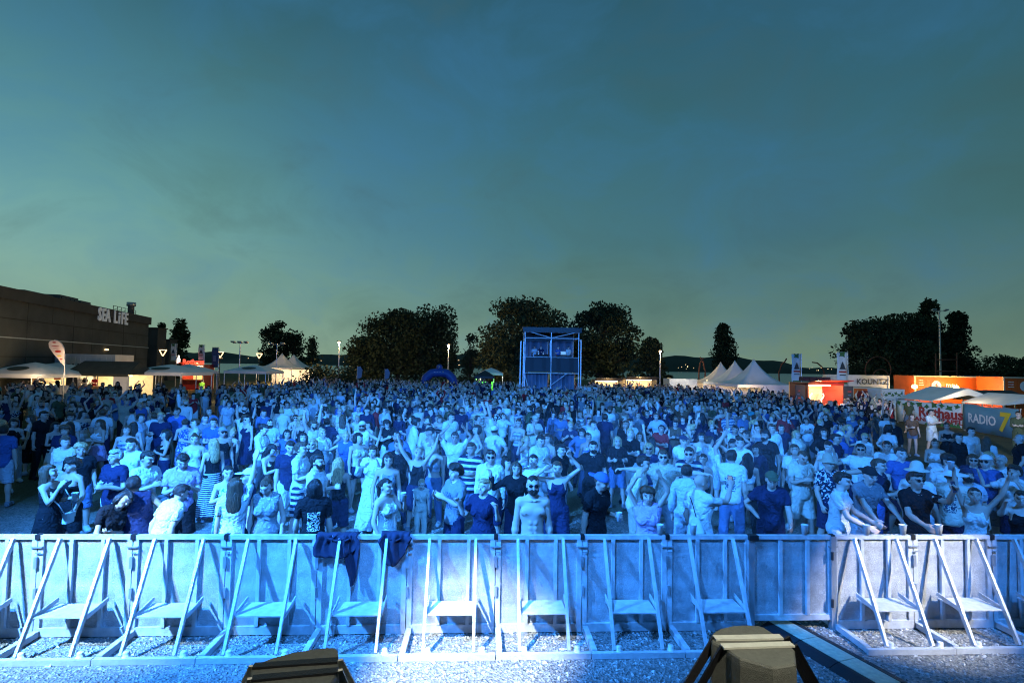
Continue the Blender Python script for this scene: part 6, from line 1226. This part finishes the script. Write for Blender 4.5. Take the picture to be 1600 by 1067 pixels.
 (1395, 655, 1.80, 10, 'm', [('longshirt', 'black', 'plain'), ('trousers', 'black', 'plain')], 'hair_short dark', 'cap:black', dict(L='down', R='relax'), 'person in black jacket and black cap left of the white banner'),
]
ACC = []
for (x, y, H, yaw, sex, clothes, hair, extras, pose, label) in HERO:
    p = at_height(x, y, H*.995); X, Y = p[0], p[1]; mn = barrier_y(X)+.42; Y0 = Y
    if Y < mn: X *= mn/Y; Y = mn
    if pose.get('L') == 'rest' or pose.get('R') == 'rest': Y = max(mn, Y)
    PLACED.append((X, Y)); lod = 3 if 'bare chested person' in label else 0 if Y < 13.5 else 1
    hn, hc = (hair.split() if hair else ('', 'dark')); ex = [tuple(e_.split(':')) for e_ in extras.split()] if extras else []
    if any(e_[0] in ('cap', 'cap_back', 'bucket_hat', 'sun_hat') for e_ in ex) and hn in ('hair_short', 'hair_curly'): hn = 'hair_buzz'
    pose = dict(pose); pose.setdefault('hip', random.uniform(-6, 6)); pose['legL'] = (random.uniform(-5, 8), 3, 4); pose['legR'] = (random.uniform(-8, 5), 3, 4)
    rz = -math.atan2(X, Y)+R(yaw)
    o, hp, sk = person((X, Y, 0.012), rz, H, sex, clothes, hn, hc, ex, pose, lod, label, G1, wide=random.uniform(.97, 1.06))
    ACC.append((label, hp, rz, o, (X, Y)))
def acc(key): return next(a for a in ACC if key in a[0])
# a small child standing back in the gap
pc = at_height(659, 752, 1.10); PLACED.append((pc[0], pc[1]))
person((pc[0], pc[1], .01), -math.atan2(pc[0], pc[1])+R(-5), 1.10, 'f', [('tshirt', 'cream', 'plain'), ('trousers', 'cream', 'print_dark')], 'hair_buzz', 'fair', [], dict(L='down', R='down', head=(0, 18, 0)), 0, 'small child in cream t-shirt and cream trousers standing in the gap', G1, child=True)
# things people hold
a = acc('halter dress'); cup(a[1]['L'], 'plastic cup held by the person in black halter dress'); 
hb = a[3].location; Rz = Matrix.Rotation(a[2], 3, 'Z'); q0 = Vector(hb)+Rz @ Vector((.14, -.19, .86))
r = empty('handbag', q0, a[2], 'pale square handbag at the hip of the black halter dress', 'bag')
q = MB(); q.box((0, 0, 0), (.19, .07, .17)); o = q.build('bag_body', mat('bag_leather', (.55, .55, .52), .5, 0, .4, 18), r); bv = o.modifiers.new('b', 'BEVEL'); bv.width = .02; bv.segments = 3
q = MB(); q.box((0, -.037, .04), (.185, .012, .08)); q.build('flap', mat('bag_leather'), r); q = MB(); q.tube([(-.09, 0, .08), (-.16, .03, .22), (-.26, .12, .40)], .008, 6); q.tube([(.09, 0, .08), (.10, .04, .25), (.05, .10, .42)], .008, 6); q.build('strap', mat('bag_leather'), r)
a = acc('drawstring bag'); Rz = Matrix.Rotation(a[2], 3, 'Z'); r = empty('drawstring_bag', Vector(a[3].location)+Rz @ Vector((-.10, .20, 1.02)), a[2], 'pale drawstring bag hanging on the white t-shirt back', 'bag')
q = MB(); q.lathe([(0, -.22), (.10, -.21), (.15, -.12), (.14, .05), (.07, .17), (.03, .21), (0, .20)], (0, 0, 0), 16); o = q.build('sack', mat('bag_cloth', (.45, .50, .55), .8, 0, .6, 14), r, True); o.scale = (1, .5, 1)
q = MB(); q.tube([(0, -.0, .20), (.08, -.03, .34), (.16, -.05, .46)], .008, 6); q.build('cord', black, r)
a = acc('diagonal strap'); Rz = Matrix.Rotation(a[2], 3, 'Z'); r = empty('shoulder_strap', Vector(a[3].location), a[2], 'dark diagonal strap across a white t-shirt', 'bag'); q = MB(); q.tube([(.13, -.05, 1.50), (.06, -.19, 1.36), (-.06, -.195, 1.18), (-.17, -.12, 1.02)], .022, 6); q.build('strap', black, r)
q = MB(); q.box((-.22, -.02, .95), (.09, .16, .18)); q.build('pouch', black, r)
for key, hnd, lab in (('drinking from', 'L', 'plastic cup at the mouth of the person in white tank top'), ('backwards blue cap', 'L', 'plastic cup held by the person in backwards blue cap'), ('navy polo shirt and white shorts', 'L', 'plastic cup held by the navy polo shirt with white shorts'), ('raising both arms with a cup', 'R', 'plastic cup lifted high by the person in white tank top'), ('holding a drink', 'L', 'plastic cup held by the white polo right of the tower')):
    cup(acc(key)[1][hnd], lab)
for key, hnd, lab in (('filming with', 'L', 'blue phone held before sunglasses by the black t-shirt'), ('phone to the chest', 'L', 'phone held at the chest of the smiling white polo'), ('cream shorts looking', 'L', 'phone held low by the person in cream shorts'), ('bowing over', 'L', 'phone held by the person in long white shirt'), ('drawstring bag,', 'R', 'phone lifted by the bright white t-shirt with drawstring bag')):
    a = acc(key); p = a[1][hnd]; phone((p[0], p[1], p[2]+.03), a[2]+R(10), lab, 75 if 'chest' not in lab else 50)
# cups standing on the barrier rail
for x, lab in ((1031, 'plastic cup standing on the barrier below the lilac top'), (1083, 'plastic cup standing on the barrier beside the drawstring bag'), (1257, 'plastic cup standing on the gate beside the olive cap'), (1354, 'plastic cup standing on the barrier right of the white polo'), (1411, 'plastic cup standing on the barrier before the black t-shirt'), (1467, 'plastic cup standing on the barrier left of the white tank top')):
    X = at_height(x, 838, 1.2)[0]; X = (x-800)/F*barrier_y(X)
    for _ in range(3): X = px(x, 838, barrier_y(X))[0]
    cup((X, barrier_y(X), 1.205+.06), lab)
# clothes hung over the barrier
jm = mat('jacket_cloth', (.014, .018, .045), .9, 0, .9, 12, .2, 8)
def hung(x0, x1, drop, pts, lab, seed):
    g = np.random.default_rng(seed); A_ = px(x0, 836, barrier_y(px(x0, 836, 6.6)[0])); B_ = px(x1, 836, barrier_y(px(x1, 836, 6.6)[0])); w = B_[0]-A_[0]
    r = empty('hung_jacket', (A_[0], barrier_y(A_[0]), 1.2), TH, lab, 'jacket'); n, mrow = 22, 14; q = MB(); V = []
    for j in range(mrow):
        t = j/(mrow-1)
        for i in range(n):
            u = i/(n-1); d_ = np.interp(u, [k_[0] for k_ in pts], [k_[1] for k_ in pts])
            if t < .22: y_, z_ = .055-(t/.22)*.10, .018+.004*math.sin(u*20)
            else: y_, z_ = -.052-.02*math.sin(u*11+seed)-.012*math.sin(u*29)-.03*(t-.22), .012-d_*(t-.22)/.78
            V.append((w*u+.02*math.sin(t*6+u*3), y_, z_))
    q.add(V, [(j*n+i, j*n+i+1, (j+1)*n+i+1, (j+1)*n+i) for j in range(mrow-1) for i in range(n-1)]); o = q.build('fabric', jm, r, True); sm = o.modifiers.new('s', 'SOLIDIFY'); sm.thickness = .014
    q = MB(); q.tube([(w*.3, -.075, -.02), (w*.5, -.08, -.05), (w*.7, -.075, -.02)], .012, 6); q.build('collar', jm, r)
hung(495, 560, .28, [(0, .24), (.2, .27), (.6, .28), (.9, .20), (1, .10)], 'navy jacket hung over the barrier, left of two', 1)
hung(523, 562, .60, [(0, .04), (.4, .14), (.68, .62), (.82, .60), (1, .12)], 'twisted navy sleeve garment hanging lowest over the barrier', 2)
hung(595, 643, .38, [(0, .10), (.25, .36), (.45, .37), (.75, .24), (1, .04)], 'navy jacket hung over the barrier, right of two', 3)
# ------------------------------------------------------------------ the rest of the crowd, one by one
TOPS_M = [('tshirt', 't-shirt'), ('polo', 'polo'), ('longshirt', 'long sleeves'), ('vest', 'sleeveless shirt')]; TOPS_F = [('tank', 'tank top'), ('tshirt', 't-shirt'), ('dress', 'dress'), ('crop', 'crop top'), ('longshirt', 'blouse')]
BOT_M = [('shorts', 'shorts'), ('trousers', 'trousers')]; BOT_F = [('hotpants', 'short shorts'), ('trousers', 'trousers'), ('skirt', 'skirt'), ('shorts', 'shorts')]
TC = ['white']*11+['pale']*3+['cream']*3+['black']*13+['navy']*12+['blue']*3+['grey']*5+['beige']*2+['denim']*3+['lilac', 'red', 'red', 'olive', 'brown', 'teal']; BC = ['navy', 'black', 'black', 'navy', 'denim', 'denim', 'grey', 'pale', 'beige', 'white']
POSES = [(dict(L='down', R='down'), 'arms hanging'), (dict(L='fold', R='fold'), 'arms folded'), (dict(L='clap', R='clap', curl=8), 'clapping'), (dict(L='cup', R='down'), 'one hand at the chest'), (dict(L='relax', R='relax'), 'arms bent'), (dict(L='up', R='up'), 'both arms up'), (dict(L='down', R='high'), 'one arm up'), (dict(L='heart', R='heart'), 'hands over the head'), (dict(L='phone', R='phone'), 'hands before the chest'), (dict(L='mouth', R='relax'), 'hand at the mouth'), (dict(L='claphigh', R='claphigh', curl=6), 'clapping overhead'), (dict(L='wave', R='down'), 'waving'), (dict(L='hip', R='hip'), 'hands on hips')]
PW = [16, 10, 9, 12, 14, 3, 4, 2, 10, 8, 3, 3, 4]
# seen from the stage the field thins out on the left, at the grassy gap and towards the fence
def density(X, Y):
    x, y = to_px((X, Y, 1.7))
    if x < -25 or x > 1625: return 0
    if x < 330: d = .34 if Y < 22 else .55
    elif x < 430: d = .55
    else: d = 1.0
    if 255 < x < 345 and 18 < Y < 27: d *= .15
    if Y > 12.5: d *= 1 if x < 1340 else .55 if x < 1395 else .06 if x < 1425 else 0
    elif x > 1430: d *= .6
    if X > 23.5 and Y > 24: return 0
    if X > 21 and Y < 30: d *= .25
    if abs(X-tc0[0]) < 4.0 and 42.5 < Y < 51: return 0
    return d
# where to look: names of things to find, by photo column
def place(X, Y):
    x, y = to_px((X, Y, 1.7)); row = 'front rows' if Y < 10.5 else 'middle rows' if Y < 15 else 'rear rows'
    spots = [(0, 'the left edge'), (95, 'the teardrop flag'), (175, 'the building letters'), (240, 'the building corner'), (315, 'the red bar sign'), (380, 'the lone tent'), (440, 'the glowing pagodas'), (530, 'the left street lamp'), (615, 'the broad tree'), (686, 'the blue arch'), (760, 'the green booth'), (815, "the tower's left edge"), (860, 'the tower'), (905, "the tower's right edge"), (950, 'the food trucks'), (1031, 'the right street lamp'), (1095, 'the crossed sculpture'), (1138, 'the poplar'), (1198, 'the nearest pagoda'), (1290, 'the bar truck'), (1365, 'the white tarpaulin'), (1450, 'the red lettering'), (1550, 'the blue banner'), (1600, 'the right edge')]
    return row, min(spots, key=lambda s_: abs(s_[0]-x))[1]
TOTAL = 297; SEEN = set(h_[-1] for h_ in HERO); cand = []
tries = 0; n_ind = len(HERO)+1
while n_ind < TOTAL and tries < 60000:
    tries += 1; Y = math.sqrt(random.uniform(7.6**2, 22.5**2)); X = random.uniform(-1.02, 1.02)*Y
    dn = density(X, Y)
    if dn < .01 or Y < barrier_y(X)+1.2 or not free(X, Y, (.60 if Y > 10 else .74)/math.sqrt(dn)): continue
    if Y < 9.0 and random.random() < .75: continue
    # keep clear of people already placed right in front, who must stay in view
    xa, ya = to_px((X, Y, 1.72)); hid = False
    for (lb, hp_, rz_, o_, (hx, hy)) in ACC+[('child', 0, 0, 0, (pc[0], pc[1]))]:
        if hy > Y and hy < 13.5:
            xb, yb = to_px((hx, hy, 1.6))
            if abs(xa-xb) < (13 if lb != 'child' else 34) and ya < yb+(16 if lb != 'child' else 90): hid = True; break
    if hid: continue
    for _ in range(40):
        sex = random.choice('mf'); tg, tn = random.choice(TOPS_M if sex == 'm' else TOPS_F); tcx = random.choice(TC); bgm, bn = random.choice(BOT_M if sex == 'm' else BOT_F); bc = random.choice(BC)
        pat = random.choices(['plain', 'bars', 'floral'], [12, 1, 1])[0]; (pose, pn) = random.choices(POSES, PW)[0]
        ex = []; wear = ''
        u = random.random()
        if u < .10: hc_ = random.choice(['black', 'white', 'navy', 'beige']); ex.append((random.choice(['cap', 'cap_back']), hc_)); wear = hc_+' cap'
        elif u < .14: hc_ = random.choice(['white', 'beige']); ex.append(('bucket_hat', hc_)); wear = hc_+' bucket hat'
        elif u < .24: ex.append(('sunglasses', 'black')); wear = 'sunglasses'
        row, spot_ = place(X, Y); yaw = random.choices([random.gauss(0, 14), random.choice([-1, 1])*random.uniform(30, 95), random.uniform(130, 230)], [9, 4, 1.6])[0]
        back = 'back turned, ' if 130 < yaw < 230 else ''
        top = ('%s%s %s' % (tcx, {'plain': '', 'bars': ' striped', 'floral': ' flowered'}[pat], tn))
        desc = ('%s in %s' % ('person', top))+('' if tg == 'dress' else ' and %s %s' % (bc, bn) if not wear else ', '+wear)+((', '+wear) if tg == 'dress' and wear else '')
        label = '%s, %s, %s below %s' % (desc, (back.strip(', ') or pn), row, spot_)
        if len(label.replace('-', ' ').split()) > 16: label = '%s, %s, %s below %s' % ('person in '+top+((', '+wear) if wear else ''), (back.strip(', ') or pn), row, spot_)
        if len(label.replace('-', ' ').split()) > 16: continue
        if label not in SEEN: break
    SEEN.add(label); PLACED.append((X, Y)); n_ind += 1
    hair = random.choice(['hair_short', 'hair_short', 'hair_short', 'hair_buzz', 'hair_curly'] if sex == 'm' else ['hair_long', 'hair_long', 'hair_bob', 'hair_tail', 'hair_bun'])
    if any(e_[0] != 'sunglasses' for e_ in ex) and hair in ('hair_short', 'hair_curly'): hair = 'hair_buzz'
    if sex == 'm' and random.random() < .2: ex.append(('beard', 'dark'))
    hcol = random.choice(['dark', 'brown', 'black', 'dark', 'fair'] if sex == 'm' else ['dark', 'brown', 'fair', 'brown', 'black'])
    clothes = [(tg, tcx, pat)]+([] if tg == 'dress' else [(bgm, bc, 'plain')])
    pose = dict(pose); 
    if random.random() < .5: pose['L'], pose['R'] = pose['R'], pose['L']
    pose['head'] = (random.gauss(0, 14), random.gauss(0, 7), random.gauss(0, 5)); pose['lean'] = (random.gauss(1, 4), random.gauss(0, 4)); pose['twist'] = random.gauss(0, 8); pose['hip'] = random.gauss(0, 6)
    pose['legL'] = (random.uniform(-8, 12), 4, random.uniform(0, 10)); pose['legR'] = (random.uniform(-12, 8), 4, random.uniform(0, 10))
    o_, hp_, sk_ = person((X, Y, .006), -math.atan2(X, Y)+R(yaw), random.gauss(1.79, .06) if sex == 'm' else random.gauss(1.68, .055), sex, clothes, hair, hcol, ex, pose, 0 if Y < 10 else 1, label, 'people standing in the crowd', random.uniform(.95, 1.08))
    short = 'person in %s, %s below %s' % (top, row, spot_); HELD = globals().setdefault('HELD', set())
    if pn == 'hands before the chest' and random.random() < .7 and ('p'+short) not in HELD: HELD.add('p'+short); q_ = hp_['L']; phone((q_[0], q_[1], q_[2]+.03), -math.atan2(X, Y)+R(yaw), 'phone held by '+short, 70)
    elif pn in ('one hand at the chest', 'hand at the mouth') and random.random() < .8 and ('c'+short) not in HELD:
        hs_ = 'L' if pose['L'] in ('cup', 'mouth') else 'R'; HELD.add('c'+short); cup(hp_[hs_], 'cup held by '+short)
# ------------------------------------------------------------------ the far crowd, one mass of several hundred
protos = []
for k_ in range(22):
    sex = 'mf'[k_ % 2]; tg = random.choice(TOPS_M if sex == 'm' else TOPS_F)[0]; bt_ = random.choice(BOT_M if sex == 'm' else BOT_F)[0]; pose, _ = random.choices(POSES, PW)[0]; pose = dict(pose); pose['head'] = (random.gauss(0, 15), 0, 0)
    pose['legL'] = (random.uniform(-8, 12), 4, 5); pose['legR'] = (random.uniform(-12, 8), 4, 5); sk = skeleton(pose); parts = []
    for slot, g in (('skin', 'body'), ('top', tg), ('bot', None if tg == 'dress' else bt_), ('hair', random.choice(['hair_short', 'hair_buzz'] if sex == 'm' else ['hair_long', 'hair_bob', 'hair_tail']))):
        if g: d_ = piece(sex, g, 2); parts.append((slot, skin(d_, sk), [tuple(f_) for f_ in d_['F']]))
    protos.append(parts)
FV, FF, FC = [], [], []; base = 0; far = []; tries = 0
while len(far) < 1150 and tries < 90000:
    tries += 1; Y = 20.5+38.5*random.random()**1.1; X = random.uniform(-1.0, 1.0)*Y
    if X < -20 and Y > 36: continue
    if X > 19 and Y > 31 and Y > 45: continue
    dn = density(X, Y)*(1.0 if Y < 46 else .7)
    if dn < .01 or not free(X, Y, .58/math.sqrt(dn)): continue
    far.append((X, Y)); PLACED.append((X, Y))
for X, Y in far:
    parts = random.choice(protos); s_ = random.gauss(1.0, .04); a = -math.atan2(X, Y)+R(random.choices([random.gauss(0, 20), random.uniform(-180, 180)], [5, 2])[0]); ca, sa = math.cos(a), math.sin(a)
    tc_ = random.random(); cc = dict(skin=random.choice(SKINS), top=COL[random.choice(TC)], bot=COL[random.choice(BC)], hair=HAIRC[random.choice(['dark', 'brown', 'fair', 'black'])])
    for slot, V, Fs in parts:
        U = V*s_; U = np.c_[U[:, 0]*ca-U[:, 1]*sa+X, U[:, 0]*sa+U[:, 1]*ca+Y, U[:, 2]]
        FV.append(U); FF += [tuple(i+base for i in f_) for f_ in Fs]; FC.append(np.tile((*cc[slot], 1), (len(U), 1))); base += len(U)
FV = np.concatenate(FV); FC = np.concatenate(FC)
me = mesh_of('crowd', FV, FF, mat('far_people', (.4, .4, .4), .9, attr='Col', spec=.2), col=FC); tag(link('crowd', me), 'far off crowd filling the field up to the stalls', None, None, 'stuff')
# sound crew on the tower deck and staff in the stalls
for x_, lab, c_ in ((835, 'technician in pale shirt at the left desk of the tower', 'pale'), (845, 'technician in dark shirt standing beside the left desk', 'navy'), (872, 'technician in blue shirt leaning at the right tower desk', 'blue'), (888, 'technician in white shirt at the right desk of the tower', 'white')):
    person((px(x_, 560, TY+.95)[0], TY+.95, tz(574)+.06), random.gauss(0, .3), 1.75, 'm', [('tshirt', c_, 'plain'), ('trousers', 'navy', 'plain')], 'hair_short', 'dark', [], dict(L='cup', R='cup'), 1, lab, 'sound crew on the tower')
for x_, Y, lab, c_ in ((51, 45.2, 'server in dark shirt at the bright bar, middle', 'brown'), (64, 45.2, 'server in black shirt at the bright bar, right', 'black'), (133, 45.0, 'server in black shirt behind the food stall counter', 'black'), (148, 45.0, 'server in red shirt behind the food stall counter', 'red')):
    person((px(x_, 590, Y)[0], Y, .1), random.gauss(0, .3), 1.78, 'm', [('tshirt', c_, 'plain'), ('trousers', 'navy', 'plain')], 'hair_short', 'dark', [], dict(L='cup', R='cup'), 2, lab, 'servers in the stalls')
p = at_height(316, 593, 1.78); person((p[0], p[1], 0), R(170), 1.78, 'm', [('tshirt', 'green', 'plain'), ('trousers', 'navy', 'plain')], 'hair_short', 'dark', [], dict(L='relax', R='relax'), 2, 'person in bright neon green t-shirt far back on the left', 'people standing in the crowd')
# ------------------------------------------------------------------ smoke from the stage drifting low through the front rows
sb = MB(); sb.box((1.5, 10.2, 1.45), (17, 8.0, 2.8)); sm_ = bpy.data.materials.new('stage_smoke'); sm_.use_nodes = True; ht = sm_.node_tree; ht.nodes.clear(); HN = ht.nodes.new; HL = ht.links.new
ho = HN('ShaderNodeOutputMaterial'); hv = HN('ShaderNodeVolumePrincipled'); hv.inputs['Color'].default_value = (.85, .90, .95, 1); hv.inputs['Anisotropy'].default_value = .1
htc = HN('ShaderNodeTexCoord'); hn = HN('ShaderNodeTexNoise'); hn.inputs['Scale'].default_value = .42; hn.inputs['Detail'].default_value = 3; HL(htc.outputs['Object'], hn.inputs['Vector'])
hr = HN('ShaderNodeMapRange'); hr.inputs[1].default_value = .40; hr.inputs[2].default_value = .75; hr.inputs[3].default_value = 0; hr.inputs[4].default_value = .055; HL(hn.outputs[0], hr.inputs[0])
hm2 = HN('ShaderNodeMapping'); hm2.inputs['Location'].default_value = (-1.0, -1.0, -1.0); hm2.inputs['Scale'].default_value = (2, 2, 2); HL(htc.outputs['Generated'], hm2.inputs[0])
hs = HN('ShaderNodeSeparateXYZ'); HL(hm2.outputs[0], hs.inputs[0]); last = hr.outputs[0]
for ax_ in 'XYZ':                                            # thins out to nothing towards the edges of the cloud
    ab = HN('ShaderNodeMath'); ab.operation = 'ABSOLUTE'; HL(hs.outputs[ax_], ab.inputs[0]); fr = HN('ShaderNodeMapRange'); fr.interpolation_type = 'SMOOTHSTEP'; fr.inputs[1].default_value = .98; fr.inputs[2].default_value = .25; HL(ab.outputs[0], fr.inputs[0])
    mu = HN('ShaderNodeMath'); mu.operation = 'MULTIPLY'; HL(last, mu.inputs[0]); HL(fr.outputs[0], mu.inputs[1]); last = mu.outputs[0]
HL(last, hv.inputs['Density']); HL(hv.outputs[0], ho.inputs['Volume']); tag(sb.build('stage_smoke', sm_), 'thin stage smoke drifting low through the front rows', None, None, 'stuff')
S.cycles.volume_step_rate = 2.0; S.cycles.volume_max_steps = 64
